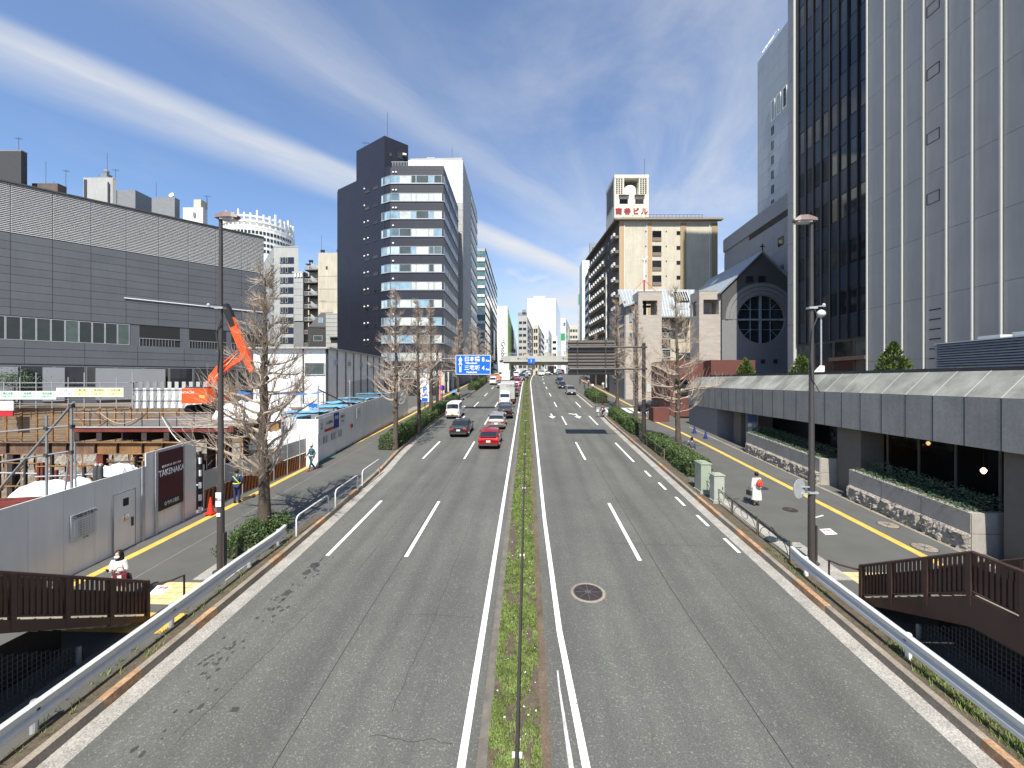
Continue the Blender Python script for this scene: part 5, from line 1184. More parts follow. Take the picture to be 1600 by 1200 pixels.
# W-beam guard rails
def guardrail(label, pts, posts, mp, face):
    x0, y0 = pts[-1]; t = thing('guard_rail', label, 'guard rail', (x0, y0, gz(y0)))
    prof = [(-.01, -.05), (.07, .0), (.07, .1), (0, .15), (0, .2), (.07, .25), (.07, .35), (-.03, .385)]
    b = MB(); n = len(prof); vs = []
    for x, y in pts:
        for a, h in prof: vs.append((x - x0 + a * face, y - y0, gz(y) - gz(y0) + .52 + h))
    fs = []
    for i in range(len(pts) - 1):
        for k in range(n - 1):
            q = (i * n + k, i * n + k + 1, (i + 1) * n + k + 1, (i + 1) * n + k); fs.append(q)
            
    b.add(vs, fs)
    vs = [(v[0] - .006 * face, v[1], v[2]) for v in vs]; b.add(vs, [f[::-1] for f in fs])
    b.build('beam', M_galv if False else mat('rail_white', (.56, .56, .54), .35, metal=.1, var=.06, vscale=3), t)
    for y in posts:
        x = lerp([(p[1], p[0]) for p in sorted(pts, key=lambda p: p[1])], y); q = MB(); q.lathe([(.07, -.1), (.07, .84), (.055, .87)], 12, (0, 0, 0)); p_ = q.build('post', mp, t, loc=(x - x0 - .1 * face, y - y0, gz(y) - gz(y0)))
        MB().box((.05 * face, 0, .7), (.1, .06, .1)).build('bracket', M_galv, p_)
        for dz in (.61, .79): MB().lathe([(.015, 0), (.015, .02)], 6, M=Matrix.Translation((.105 * face, 0, dz)) @ Matrix.Rotation(pi / 2 * face, 4, 'Y')).build('bolt', M_dkgrey, p_)
    return t
GX = [(-10.05, y) for y in (-4, 4, 6, 8, 10, 12, 14)] + [(-10.0, 15.5), (-9.98, 16.3), (-10.05, 16.9)]
guardrail('white corrugated guard rail running up the left edge of the road', GX, (5.5, 8.2, 11.5, 14.8, 16.5), M_galv, 1)
guardrail('white corrugated guard rail running up the right edge of the road', [(9.55, y) for y in (-4, 4, 6, 8, 10, 12, 14)] + [(9.6, 15.0), (9.68, 15.6)], (5.2, 10.9, 14.85), M_white, -1)
# soil strips, weeds behind the kerbs
b = MB(); strip(b, lambda y: kerbL(y) - .62, lambda y: kerbL(y) - .18, KH + .005, -8, 19.5); struct('verge_soil', b, M_soil)
b = MB(); strip(b, lambda y: kerbR(y) + .18, lambda y: kerbR(y) + .75, KH + .005, -8, 52.3); struct('verge_soil', b, M_soil)
b = MB(); strip(b, -10.8, -10.55, KH + .12, 4, 14, thick=.2); struct('verge_kerb', b, M_conc2)
b = MB(); strip(b, 10.0, 10.25, KH + .12, 4, 14.2, thick=.2); struct('verge_kerb', b, M_conc2)
b = MB(); strip(b, lambda y: 9.95, lambda y: 11.1, KH + .012, 14.6, 17.4, thick=.1); strip(b, 9.95, 10.5, KH + .012, 17.4, 25.2, thick=.1); struct('verge_slab', b, M_conc)
b = MB(); strip(b, -11.5, -10.3, KH + .012, 13.9, 15.0, thick=.1); struct('verge_slab', b, M_conc)
def tufts(name, spots, seed, blades=14, h=.14, sp=.07, m=None):
    r = random.Random(seed); b = MB()
    for (x, y, off) in spots:
        z = gz(y) + off
        for k in range(blades):
            px, py = x + r.gauss(0, sp), y + r.gauss(0, sp); a = r.uniform(0, 2 * pi); q = h * r.uniform(.4, 1.3); w = .006 + .05 * q; l = r.uniform(.2, .9) * q
            d = Vector((cos(a), sin(a), 0)); n = Vector((-sin(a), cos(a), 0)) * w
            b.add([(px - n.x, py - n.y, z), (px + n.x, py + n.y, z), (px + d.x * l, py + d.y * l, z + q)], [(0, 1, 2)])
    return b.build(name, m or M_grass, None, kind='stuff')
r = random.Random(11)
sp_ = [(r.uniform(9.45, 9.95), r.uniform(5, 12) if k % 3 else r.uniform(8, 10.5), KH) for k in range(240)] + [(r.uniform(9.4, 9.6), r.uniform(13.5, 17), KH) for k in range(30)]
tufts('weeds', sp_, 1, 10, .11, .06); sp_ = [(r.uniform(-10.5, -9.75), r.uniform(5, 18), KH) for k in range(110)]; tufts('weeds', sp_, 2, 8, .1, .05)
sp_ = [(16.95 + r.gauss(0, .04), r.uniform(14, 33), KH) for k in range(70)]; tufts('weeds', sp_, 3, 6, .06, .03)
# grass of the centre reservation, thinner where the soil shows through
b = MB(); r = random.Random(5)
def blade(x, y, z, h, w):
    a = r.uniform(0, 2 * pi); l = r.uniform(.3, 1.1) * h; n = (-sin(a) * w, cos(a) * w)
    o = len(b.v); b.v += [(x - n[0], y - n[1], z), (x + n[0], y + n[1], z), (x + cos(a) * l, y + sin(a) * l, z + h)]; b.f.append((o, o + 1, o + 2)); b.m.append(0)
def patchy(x, y): return noise.noise(Vector((x * 2.2, y * .9, 1.7))) + .5 * noise.noise(Vector((x * 6, y * 3, 4)))
for y0, y1, n, h, w in ((6.5, 14, 52000, .055, .010), (14, 24, 42000, .055, .013), (24, 45, 36000, .06, .02), (45, 90, 26000, .07, .03), (90, 146, 9000, .09, .05)):
    for k in range(n):
        x, y = r.uniform(MLx + .19, MRx - .19), r.uniform(y0, y1)
        if patchy(x, y) < r.uniform(-.4, .08): continue
        blade(x + bend(y), y, gz(y) + .115, h * r.uniform(.35, 1.1), w * r.uniform(.6, 1.3))
b.build('grass', M_grass, None, kind='stuff')
b = MB(); r = random.Random(8)
for k in range(110):
    y = r.uniform(7, 30); x = r.uniform(MLx + .25, MRx - .25); s = r.uniform(.008, .03); b.box((x, y, gz(y) + .14), (s * 1.6, s, s * .6), r.uniform(0, 3))
b.build('litter', M_bld_wh, None, kind='stuff')
# low dark rail along the middle of the reservation
t = thing('median_rail', 'low dark brown pipe rail running along the grass centre reservation', 'rail', (-.2, 0, .1))
for k in range(36):
    y0, y1 = 4 + 4 * k, 7.98 + 4 * k
    b = MB(); b.tube([(bend(y0), y0, gz(y0) + .3), (bend(y1), y1, gz(y1) + .3)], .036, 8); b.build('rail_pipe', M_pole, t)
    MB().b2(bend(y0) - .03, bend(y0) + .03, y0 - .03, y0 + .03, gz(y0), gz(y0) + .28).build('post', M_pole, t)
    if k % 2: MB().b2(bend(y0) - .1, bend(y0) + .1, y0 + .06, y0 + .14, gz(y0) + .04, gz(y0) + .1).build('reflector', M_bld_wh, t)
t = thing('median_fence', 'taller dark fence on the centre reservation where the road bends near the crest', 'fence', (bend(104) - .2, 104, gz(104)))
for k in range(20):
    y = 104 + 2.1 * k; MB().b2(bend(y) - bend(104) - .03, bend(y) - bend(104) + .03, y - 104 - .03, y - 104 + .03, gz(y) - gz(104), gz(y) - gz(104) + 1.0).build('post', M_pole, t)
    b = MB()
    for h in (.2, .4, .6, .8, .98): b.tube([(bend(y) - bend(104), y - 104, gz(y) - gz(104) + h), (bend(y + 2.1) - bend(104), y + 2.1 - 104, gz(y + 2.1) - gz(104) + h)], .05, 4)
    b.build('fence_bar', M_pole, t)

# lamp posts
def lamp_post(x, y, label, arm, h=12.6, extras=True):
    z = gz(y) + PO; t = thing('street_lamp', label, 'street lamp', (x, y, z), group='tall brown street lamps')
    b = MB(); b.tube([(0, 0, 0), (0, 0, 3.2), (0, 0, 3.25), (0, 0, h)], [.125, .115, .1, .06], 14); b.build('pole', M_pole, t, 40)
    MB().lathe([(.26, 0), (.26, .03)], 12).build('base_plate', M_dkgrey, t)
    b = MB(); b.box((.145, 0, .75), (.05, .16, 1.3)); b.build('access_box', M_pole, t)
    hd = obj('lamp_head', None, t, (0, 0, h)); b = MB(); s = arm
    prof = [(-.16, .12, .11), (-.02, .15, .15), (.2, .19, .21), (.48, .19, .19), (.66, .11, .07)]
    vs = []; 
    for x_, w_, h_ in prof: vs += [(s * x_, -w_, 0), (s * x_, -w_ * .7, h_), (s * x_, w_ * .7, h_), (s * x_, w_, 0)]
    fs = [(4 * i + k, 4 * i + (k + 1) % 4, 4 * i + 4 + (k + 1) % 4, 4 * i + 4 + k) for i in range(4) for k in range(4)] + [(3, 2, 1, 0), (16, 17, 18, 19)]
    b.add(vs, fs); b.build('lamp_shade', M_lamp, hd); MB().box((s * .3, 0, -.03), (.5, .28, .07)).build('lens', M_lens, hd)
    if extras:
        b = MB(); b.box((0, -.02, 0), (.3, .2, .07)); b.tube([(0, -.1, 0), (-s * -.1, -.1, .03), (s * -.32, -.12, .05)], .02, 5); b.lathe([(.05, -.05), (.06, .03), (.03, .08)], 10, (s * -.36, -.12, .07)); b.build('camera_bracket', M_galv, t, loc=(0, 0, h - 3.2))
        b = MB(); b.tube([(.05, -.1, 0), (.12, -.12, -.4), (-.08, -.12, -.9), (.02, -.13, -1.6), (-.04, -.1, -2.3)] if s > 0 else [(.0, -.1, 0), (.15, -.12, -.3), (-.05, -.12, -.8), (-.1, -.12, -1.8), (-.05, -.1, -2.6), (.2, -.14, -3.1)], .018, 5); b.build('cable', M_dkgrey, t, loc=(0, 0, h - 3.2))
    return t
gl = G(345, 893, PO); lL = lamp_post(gl.x, gl.y, 'tall brown street lamp rising from the left pavement in front of the site hoarding', 1)
o = MB().b2(-.1, .1, -.125, -.11, 2.35, 2.85).build('notice', M_signw, lL); lettering('禁止', .12, M_text, o, (0, -.135, 2.6), FRONT, depth=.004)
MB().b2(-.07, .07, -.125, -.11, 2.0, 2.12).build('sticker', M_signw, lL)
gl = G(1268, 880, PO); lR = lamp_post(gl.x, gl.y, 'tall brown street lamp with a loose cable on the right pavement', -1)
b = MB(); b.tube([(.1, -.05, 4.9 - 3.2), (.35, -.1, 1.8)], .03, 5); b.build('lamp_clamp', M_galv, lR); MB().box((0, 0, 2.62), (.32, .3, .07)).build('clamp_band', M_galv, lR)
mt = thing('traffic_mirror', 'round traffic mirror seen from behind, fixed to the right lamp post', 'mirror', (gl.x - .55, gl.y, gl.z + 2.62 + .15))
b = MB(); b.lathe([(.02, 0), (.3, .05), (.36, .1), (.36, .12)], 24, M=Matrix.Rotation(radians(-90), 4, 'X') @ Matrix.Rotation(pi, 4, 'X')); b.build('mirror_back', M_galv, mt, rz=0.5)
b = MB(); b.box((.1, -.03, .0), (.04, .04, .5)); b.box((.3, -.03, .05), (.4, .05, .05)); b.box((.3, -.03, -.2), (.42, .05, .05)); b.build('bracket', M_galv, mt)
gp = P(1283, 580, 38); t = thing('globe_lamp', 'pale globe lamp on a thin post standing on the raised deck', 'lamp', (gp.x, gp.y, 8.3)); hh = Z(492, 38) - 8.3
MB().tube([(0, 0, 0), (0, 0, hh)], .07, 8).build('post', M_galv, t); MB().lathe([(.08, -.36), (.3, -.22), (.38, 0), (.3, .22), (.1, .36)], 16, (0, 0, hh + .1)).build('globe', M_bld_w, t, True)

# hoops at the left kerb
for i, (a, c) in enumerate((((463, 838), (513, 800)), ((524, 792), (559, 765)), ((566, 758), (593, 737)))):
    A = G(*a, KH); C = G(*c, KH); t = thing('kerb_hoop', ['nearest white pipe hoop guarding the left kerb opening, with tree shadow on it', 'middle white pipe hoop guarding the left kerb opening', 'farthest white pipe hoop guarding the left kerb opening, beside the long hedge'][i], 'barrier', A, group='white hoops at the left kerb'); d = C - A; up = Vector((0, 0, .85))
    MB().tube([(0, 0, -.05), up * .82, up * .95 + d * .03, up + d * .08, up + d * .92, d * .97 + up * .95, d + up * .82, d + Vector((0, 0, -.05))], .033, 8).build('hoop', M_bld_w, t, 60); MB().tube([up * .45, d + up * .45], .022, 6).build('cross_bar', M_bld_w, t)

# old pipe fence on the right kerb
t = thing('kerb_fence', 'old olive brown pipe fence with curved infill along the right kerb', 'fence', (9.75, 15.8, gz(15.8)))
def rl(y, h): return Vector((lerp([(15, 9.75), (25, 9.85), (40, 10.0)], y) - 9.75, y - 15.8, gz(y) - gz(15.8) + KH + h))
ypost = [15.8 + 2.25 * k for k in range(5)] + [30.5, 32.7, 35, 37.2]
for y in ypost: q_ = rl(y, 0); MB().b2(q_.x - .035, q_.x + .035, q_.y - .035, q_.y + .035, q_.z - .1, q_.z + .8).build('post', M_fence, t)
for ya, yb in zip(ypost, ypost[1:]):
    if yb - ya > 3: continue
    MB().tube([rl(ya, .74), rl(yb, .74)], .024, 6).build('top_rail', M_fence, t); MB().tube([rl(ya, .18), rl(yb, .18)], .018, 5).build('bottom_rail', M_fence, t)
    b = MB(); m_ = (ya + yb) / 2; w_ = (yb - ya) * .42
    b.tube([rl(m_ + w_ * cos(pi * k / 10), .18 + .5 * sin(pi * k / 10)) for k in range(11)], .014, 5); b.tube([rl(m_ + .3 * cos(2 * pi * k / 12), .46 + .2 * sin(2 * pi * k / 12)) for k in range(13)], .012, 4, False); b.build('curved_infill', M_fence, t)
# cabinets
def cabinet(x, y, w, d, h, m, label, rz=0):
    z = gz(y) + PO; t = thing('utility_cabinet', label, 'cabinet', (x, y, z), rz); MB().b2(-w / 2 - .06, w / 2 + .06, -d / 2 - .06, d / 2 + .06, -.1, .12).build('plinth', M_conc, t)
    b = MB(); b.b2(-w / 2, w / 2, -d / 2, d / 2, .12, h); b.build('casing', m, t); b = MB(); b.b2(-w / 2 - .04, w / 2 + .04, -d / 2 - .04, d / 2 + .04, h, h + .05); b.b2(-w / 2 + .05, w / 2 - .05, -d / 2 + .02, d / 2 - .02, h + .05, h + .09); b.build('lid', m, t)
    MB().b2(w / 2, w / 2 + .015, -d / 2 + .05, d / 2 - .05, .2, h - .06).build('door', m, t); MB().b2(-w / 2 + .04, w / 2 - .04, -d / 2 - .015, -d / 2, .22, h - .06).build('door', m, t); MB().b2(w / 2 - .12, w / 2 - .08, -d / 2 - .04, -d / 2 - .015, h * .5, h * .6).build('handle', M_dkgrey, t)
g_ = G(1102, 770, PO); cabinet(g_.x - .05, g_.y + .2, .55, .85, 1.6, M_cab, 'green utility cabinet beside the right kerb hedge')
g_ = G(1116, 783, PO); cabinet(g_.x + .1, g_.y - .1, .52, .5, 1.4, M_cabw, 'cream utility cabinet in front of the green one')

# road sign gantries
gp = G(1006, 690, PO); HP = 690 - 541
t = thing('sign_gantry', 'brown overhead sign gantry seen from behind on the right of the road', 'sign gantry', gp); dp_ = 38.2; hG = Z(540, 37.5) - gp.z
MB().tube([(0, 0, 0), (0, 0, hG)], [.19, .15], 14).build('pole', M_pole, t, 40); MB().lathe([(.17, 0), (.17, .08), (.1, .14)], 14, (0, 0, hG)).build('pole_cap', M_pole, t)
sx0, sx1 = P(886, 560, 37.5).x - gp.x, P(957, 560, 37.5).x - gp.x; zt_, zb_ = Z(533, 37.5) - gp.z, Z(586, 37.5) - gp.z
for zz in (Z(544, 37.5) - gp.z, Z(577, 37.5) - gp.z):
    b = MB(); b.tube([(.3, 0, zz), (sx0 + .1, 0, zz)], .075, 8); b.build('arm', M_pole, t); MB().lathe([(.24, -.08), (.24, .08)], 12, (0, 0, zz)).build('arm_clamp', M_dkgrey, t)
MB().b2(sx0, sx1, .18, .22, zb_, zt_).build('sign_board', mat('sign_back', (.1, .085, .08), .6), t)
n = 11
for k in range(n):
    z0_ = zb_ + (zt_ - zb_) * k / n; 
    MB().b2(sx0, sx1, .08, .179, z0_ + .05, z0_ + (zt_ - zb_) / n - .07).build('sign_rib', mat('sign_rib', (.13, .11, .1), .6) if k not in (3 + 4, 0) else M_black, t)
for f in (.2, .8): MB().b2(sx0 + (sx1 - sx0) * f - .05, sx0 + (sx1 - sx0) * f + .05, -.02, .079, zb_, zt_).build('sign_upright', M_pole, t)
gp = G(683, 641, PO); dd_ = 58.0
t = thing('sign_gantry', 'overhead gantry carrying the blue distance board on the left of the road', 'sign gantry', gp); hG = Z(548, dd_) - gp.z
MB().tube([(0, 0, 0), (0, 0, hG)], [.2, .15], 12).build('pole', M_pole, t, 40)
sx0, sx1 = P(715.5, 560, dd_).x - gp.x, P(768.5, 560, dd_).x - gp.x; zt_, zb_ = Z(556, dd_) - gp.z, Z(585.5, dd_) - gp.z
for zz in (Z(561.5, dd_) - gp.z, Z(579.5, dd_) - gp.z): MB().tube([(0, 0, zz), (sx1 - .3, 0, zz)], .08, 8).build('arm', M_lamp, t)
sb = MB().b2(sx0, sx1, -.16, -.1, zb_, zt_).build('sign_board', M_blue, t); w = sx1 - sx0; hgt = zt_ - zb_; fy = -.175
b = MB()
for (xa, xb, za, zc2) in ((sx0, sx1, zt_ - .06, zt_), (sx0, sx1, zb_, zb_ + .06), (sx0, sx0 + .06, zb_ + .06, zt_ - .06), (sx1 - .06, sx1, zb_ + .06, zt_ - .06)): b.b2(xa, xb, -.17, -.16, za, zc2)
b.build('sign_border', M_signw, sb)
for body, fs_, fx_, fz, sx_ in (('日本橋', .72, .47, .775, 1.0), ('Nihombashi', .34, .45, .585, .95), ('三宅坂', .72, .47, .33, 1.0), ('Miyakezaka', .34, .46, .12, .95), ('8', .85, .79, .76, .9), ('Km', .4, .92, .7, .9), ('4', .85, .79, .32, .9), ('Km', .4, .92, .26, .9)):
    lettering(body, fs_, M_signw, sb, (sx0 + w * fx_, fy, zb_ + hgt * fz), FRONT, sx=sx_, depth=.01, bold=.012)
b = MB(); cx = sx0 + w * .135; pts = [(cx - .13, zb_ + hgt * .12), (cx + .13, zb_ + hgt * .12), (cx + .13, zb_ + hgt * .72), (cx + .3, zb_ + hgt * .72), (cx, zb_ + hgt * .93), (cx - .3, zb_ + hgt * .72), (cx - .13, zb_ + hgt * .72)]
b.add([(x, fy, z) for x, z in pts], [(0, 1, 2, 6), (3, 4, 5)]); b.build('arrow', M_signw, sb)
b = MB(); b.add([(cx + rr * .36 * cos(a), fy - .008, zb_ + hgt * .46 + rr * .3 * sin(a)) for rr, a in [(1 if k % 1 == 0 else .8, pi * 2 * k / 3 - pi / 2) for k in (0,)] + [(1.1, .7), (.75, pi / 2), (1.1, pi - .7)]], [(0, 1, 2, 3)]); b.build('route_shield', M_signw, sb)
b = MB(); b.add([(cx + rr * .24 * cos(a), fy - .014, zb_ + hgt * .46 + rr * .2 * sin(a)) for rr, a in ((1, -pi / 2), (1.1, .7), (.75, pi / 2), (1.1, pi - .7))], [(0, 1, 2, 3)]); b.build('shield_centre', M_blue, sb)
# round no-parking sign, parking board, red banner pole
def post_sign(px, py, h, label, kind, name='road_sign'):
    g_ = G(px, py, PO); t = thing(name, label, 'sign', g_); MB().tube([(0, 0, 0), (0, 0, h)], .05, 8).build('post', M_pole, t); return t
t = post_sign(691, 636, 2.9, 'round red and blue no parking sign on a post beside the left hedge', 0)
R90 = Matrix.Translation((0, -.06, 2.75)) @ Matrix.Rotation(pi / 2, 4, 'X')
MB().lathe([(.42, 0), (.42, .02)], 24, M=R90).build('sign_face', M_textr if False else mat('sign_red', (.62, .03, .07), .4, var=0), t); MB().lathe([(.32, .021), (.32, .03)], 24, M=R90).build('sign_centre', M_blue, t)
MB().box((0, -.095, 2.75), (.62, .01, .08), 0, ry=radians(45)).build('sign_bar', mat('sign_red', (.62, .03, .07), .4, var=0), t)
t = post_sign(664, 646, 1.6, 'tall white and blue parking board on a post behind the left hedge', 0)
MB().b2(-.55, .55, -.1, -.02, 1.5, 5.2).build('board', M_signw, t); MB().b2(-.38, .38, -.12, -.101, 1.55, 2.0).build('blue_band', M_blue, t); lettering('P', 1.0, M_blue, t, (0, -.115, 3.0), FRONT, bold=.04, depth=.02)
lettering('駐車場', .28, M_blue, t, (0, -.115, 2.3), FRONT, depth=.02); MB().b2(-.3, .3, -.12, -.101, 5.3, 5.8).build('blue_plate', mat('pale_sign_blue', (.25, .42, .7), .5, var=0), t)
g_ = G(683, 634, PO); t = thing('banner_pole', 'thin red and white banner pole at the left hedge', 'pole', (g_.x + .45, g_.y, g_.z)); MB().b2(-.1, .1, -.02, .02, .3, 4.2).build('banner', mat('banner_red', (.6, .12, .1), .6), t); MB().tube([(-.12, 0, 0), (-.12, 0, 4.3)], .02, 5).build('pole', M_white, t)
o = MB().lathe([(.22, 0), (.22, .02)], 16, M=Matrix.Translation((0, -.05, 4.8)) @ Matrix.Rotation(pi / 2, 4, 'X')).build('round_plate', mat('sign_red', (.6, .03, .07), .4), t); lettering('4', .3, M_signw, o, (0, -.08, 4.8), FRONT)
# lit advertising column under the deck
g_ = W(1175, 34.5); t = thing('notice_column', 'grey illuminated notice column with blue top under the end of the raised deck', 'sign', (g_.x, g_.y, gz(g_.y) + PO), -.4)
MB().b2(-.45, .45, 0, .3, 0, 3.3).build('casing', M_grey, t); MB().b2(-.33, .33, -.012, 0, 2.0, 3.1).build('blue_panel', mat('deep_sign_blue', (.02, .06, .25), .4, var=0), t)
for k in range(8): MB().b2(-.3 + (k % 2) * .32, -.02 + (k % 2) * .32, -.012, 0, .5 + .36 * (k // 2), .78 + .36 * (k // 2)).build('small_notice', [M_signw, M_bld_g2, M_glass_t][k % 3], t)
lettering('赤坂', .2, M_signw, t, (0, -.02, 2.7), FRONT)

# footbridge at the crest
FY = 146.0; bw0, bw1 = P(786, 560, FY).x, P(905, 560, FY).x; zt_, zb_ = Z(555.5, FY), Z(566, FY)
t = thing('footbridge', 'cream footbridge crossing the road at the top of the hill', 'footbridge', ((bw0 + bw1) / 2, FY, gz(FY))); hw = (bw1 - bw0) / 2; zr0 = gz(FY)
MB().b2(-hw, hw, -.2, .2, zb_ - zr0 + .15, zt_ - zr0 - .2).build('girder', M_bld_g2, t); MB().b2(-hw, hw, 3.4, 3.8, zb_ - zr0 - .9, zb_ - zr0 + .3).build('girder', M_cream, t); MB().b2(-hw, hw, .2, 3.4, zb_ - zr0 + .1, zb_ - zr0 + .3).build('deck', M_conc2, t)
b = MB()
for k in range(60): x = -hw + 2 * hw * k / 59; b.b2(x - .04, x + .04, -.08, -.02, zt_ - zr0 - .2, zt_ - zr0 + .75)
b.b2(-hw, hw, -.1, 0, zt_ - zr0 + .75, zt_ - zr0 + .87); b.build('railing', M_bld_g2, t)
for x in (-hw + .6, 1.2 + bend(FY) - t.location.x, hw - .6): MB().b2(x - .35, x + .35, 1.2, 2.0, -.3, zb_ - zr0 + .1).build('pier', M_cream, t)
for k, x in enumerate((-6, -1.5, 2.0, 4.0, 8.5)): MB().b2(x, x + .8, -.26, -.21, zt_ - zr0 - .1, zt_ - zr0 + .35).build('yellow_plate', M_orange_p if k % 2 else M_yel, t)
x = P(830, 560, FY).x - t.location.x; MB().b2(x - 1.2, x + 1.3, -.42, -.34, Z(567.5, FY) - zr0 - .1, Z(560.5, FY) - zr0).build('blue_sign', M_blue, t); MB().b2(x - .1, x + .1, -.44, -.421, Z(566, FY) - zr0, Z(562, FY) - zr0).build('sign_mark', M_signw, t)
lettering('青山一丁目', .75, M_text, t, (-6.5, -.22, (zt_ + zb_) / 2 - zr0), FRONT); lettering('青山通り', .75, M_text, t, (hw - 4.5, -.22, (zt_ + zb_) / 2 - zr0), FRONT)
# traffic signals beyond
for px, py, d, lb_ in ((878, 527, 150, 'green and white traffic signal mast at the crest of the road'),):
    g_ = W(px + 10, d); t = thing('traffic_signal', lb_, 'signal', (g_.x, g_.y, gz(d))); h = Z(py, d) - gz(d); MB().tube([(0, 0, 0), (0, 0, h + 3)], .12, 6).build('mast', M_bld_w, t); MB().b2(-3, -.2, -.1, .1, h - .1, h + .15).build('arm', mat('pale_green_sign', (.1, .45, .2), .5), t); MB().b2(-2.6, -1.2, -.2, .1, h - 1.2, h + 1.4).build('signal_box', M_textg, t)
# near red brown walls and enclosure at the far end of the deck
def wallbox(label, px0, px1, d, yt, zb_, dpt, m=M_brick, vx=None):
    a, c = W(px0, d), W(px1, d); n = back(a, c, dpt); t = thing('boundary_wall', label, 'wall', (a.x, a.y, zb_))
    MB().prism([((p - a).x, (p - a).y) for p in (a, c, c + n, a + n)], 0, Z(yt, d) - zb_).build('wall', m, t); return t
wallbox('red brown wall block on the deck in front of the church gable', 1111, 1180, 50, 562.5, 7.5, 6)
t = wallbox('red brown entrance block with a dark slot beside the near stone tower', 1047, 1104, 52, 563, 3.2, 7)
a, c = W(1052, 51.9), W(1097, 51.9); MB().b2(.8, 3.6, -.06, 0, 3.0, 4.9).build('opening_shade', M_black, t); MB().b2(.6, 3.9, -.5, 0, 4.95, 5.2).build('canopy', M_brick, t)  # black slab paints the shade inside the entrance slot
t = wallbox('low red brown planter wall at the side street corner', 1021, 1046, 46.5, 637, 2.9, 1.6)
# louvred plant enclosure on the deck
a = W(1461, 27); c = W(1640, 21.0); ang = atan2((c - a).y, (c - a).x); Lw = (c - a).length; hE = 1.75
t = thing('louvred_enclosure', 'blue grey louvred plant enclosure on the raised deck at the right edge', 'plant enclosure', (a.x, a.y, 8.6), ang)
MB().b2(0, Lw, .12, .2, 0, hE).build('backing', M_span, t)
for k in range(11): obj('slat', shared('slat', lambda: MB().box((Lw / 2, 0, 0), (Lw, .13, .05), 0, rx=radians(35)).mesh('slat', mat('slat_blue_grey', (.33, .37, .42), .4, metal=.3))), t, (0, .03, .1 + k * .155))
MB().b2(-.02, Lw, -.05, .25, hE, hE + .06).build('top_trim', M_bld_w, t); MB().b2(2.2, 3.4, .4, 1.6, hE, hE + .28).build('duct_cap', M_bld_w, t); MB().b2(4, 5.6, .4, 1.6, hE, hE + .33).build('duct_cap', M_bld_w, t)
b = MB(); 
for px in (1435, 1500, 1520, 1555, 1595): g_ = W(px, 24.5 if px > 1450 else 27); leaf_mass(b, g_.x - .5, g_.x + .5, g_.y - .3, g_.y + .3, lambda x, y: 8.35, .45, 120, .05, px)
b.build('shrubbery', M_leaf2, None, kind='stuff')
t = thing('white_cover', 'crumpled white cover behind the right lamp post on the deck', 'cover', (P(1279, 575, 30).x, P(1279, 575, 30).y, 8.3)); MB().prism([(-.5, -.2), (.25, -.25), (.3, .3), (-.4, .3)], 0, lambda x, y: .5 + x * 1.1).build('sheet', M_tarpw, t)
# traffic cones
def cone(x, y, z, m, label, h=.7, cat='traffic cone'):
    t = thing('traffic_cone', label, cat, (x, y, z)); MB().b2(-.2, .2, -.2, .2, 0, .04).build('cone_base', m, t); MB().lathe([(.15, .04), (.03, h), (.02, h)], 16).build('cone_body', m, t, 60); return t
g_ = G(329, 804, PO); cone(g_.x, g_.y, g_.z + .06, M_red, 'red traffic cone by the hoarding corner next to the guard', .78)
M_bcone = mat('cone_blue', (.02, .03, .16), .5)
g_ = W(1085, 40); cone(g_.x, g_.y, gz(g_.y) + PO, M_bcone, 'left one of two dark blue cones under the deck end', .8); g_ = W(1102.5, 37.5); cone(g_.x, g_.y, gz(g_.y) + PO, M_bcone, 'right one of two dark blue cones under the deck end', .8)
# ================================================================ LEFT: HOARDINGS AND BUILDING SITE
slp = atan2(G0, 1)
def run_panels(t, p, q, w, h, m, name='panel', d=.05, h2=None, bottom=.0):
    # vertical panels along the pavement edge, each following the slope of the ground
    d_ = (q - p); L_ = sqrt(d_.x ** 2 + d_.y ** 2); n = max(1, round(L_ / w)); u = Vector((d_.x / L_, d_.y / L_, 0)); nn = Vector((u.y, -u.x, 0))
    for k in range(n):
        a = u * (L_ * k / n + .006) + (p - t.location) * 1.0; a.z = 0; c = u * (L_ * (k + 1) / n - .006) + (p - t.location); c.z = 0
        za = gz(a.y + t.location.y) - t.location.z + PO; zc_ = gz(c.y + t.location.y) - t.location.z + PO
        b = MB(); b.add([(v.x + o_.x, v.y + o_.y, z + hh) for v, z in ((a, za), (c, zc_)) for o_ in (Vector((0, 0, 0)), nn * -d) for hh in (bottom, h)], [(0, 4, 5, 1), (2, 3, 7, 6), (1, 5, 7, 3), (0, 1, 3, 2), (4, 6, 7, 5), (0, 2, 6, 4)])
        if abs(nn.x) > 0: b.f = [f[::-1] for f in b.f]
        b.build(name, m, t)
hA = Vector((-16.0, 4.5, 0)); hB = Vector((-16.02, 16.9, 0)); hC = Vector((-16.05, 19.6, 0))
t = hd = thing('site_hoarding', 'long white steel hoarding with a door and notice board around the building site', 'hoarding', (-16.0, 12, gz(12)))
run_panels(t, hA, hB, 1.05, 3.05, M_hoard, 'hoarding_panel'); run_panels(t, hB, hC, .9, 3.6, M_hoard, 'hoarding_panel')
def on_h(y, z): return Vector((0.02, y - 12, gz(y) - gz(12) + PO + z))
def hquad(name, y0, y1, z0, z1, m, out=.03, th=.02, par=None):
    b = MB(); s = G0
    vs = []
    for x in (out, out - th):
        for (y, z) in ((y0, z0), (y1, z0), (y1, z1), (y0, z1)): p = on_h(y, z); vs.append((p.x + x, p.y, p.z))
    b.add(vs, [(0, 1, 2, 3), (7, 6, 5, 4), (0, 4, 5, 1), (1, 5, 6, 2), (2, 6, 7, 3), (3, 7, 4, 0)]); return b.build(name, m, t)
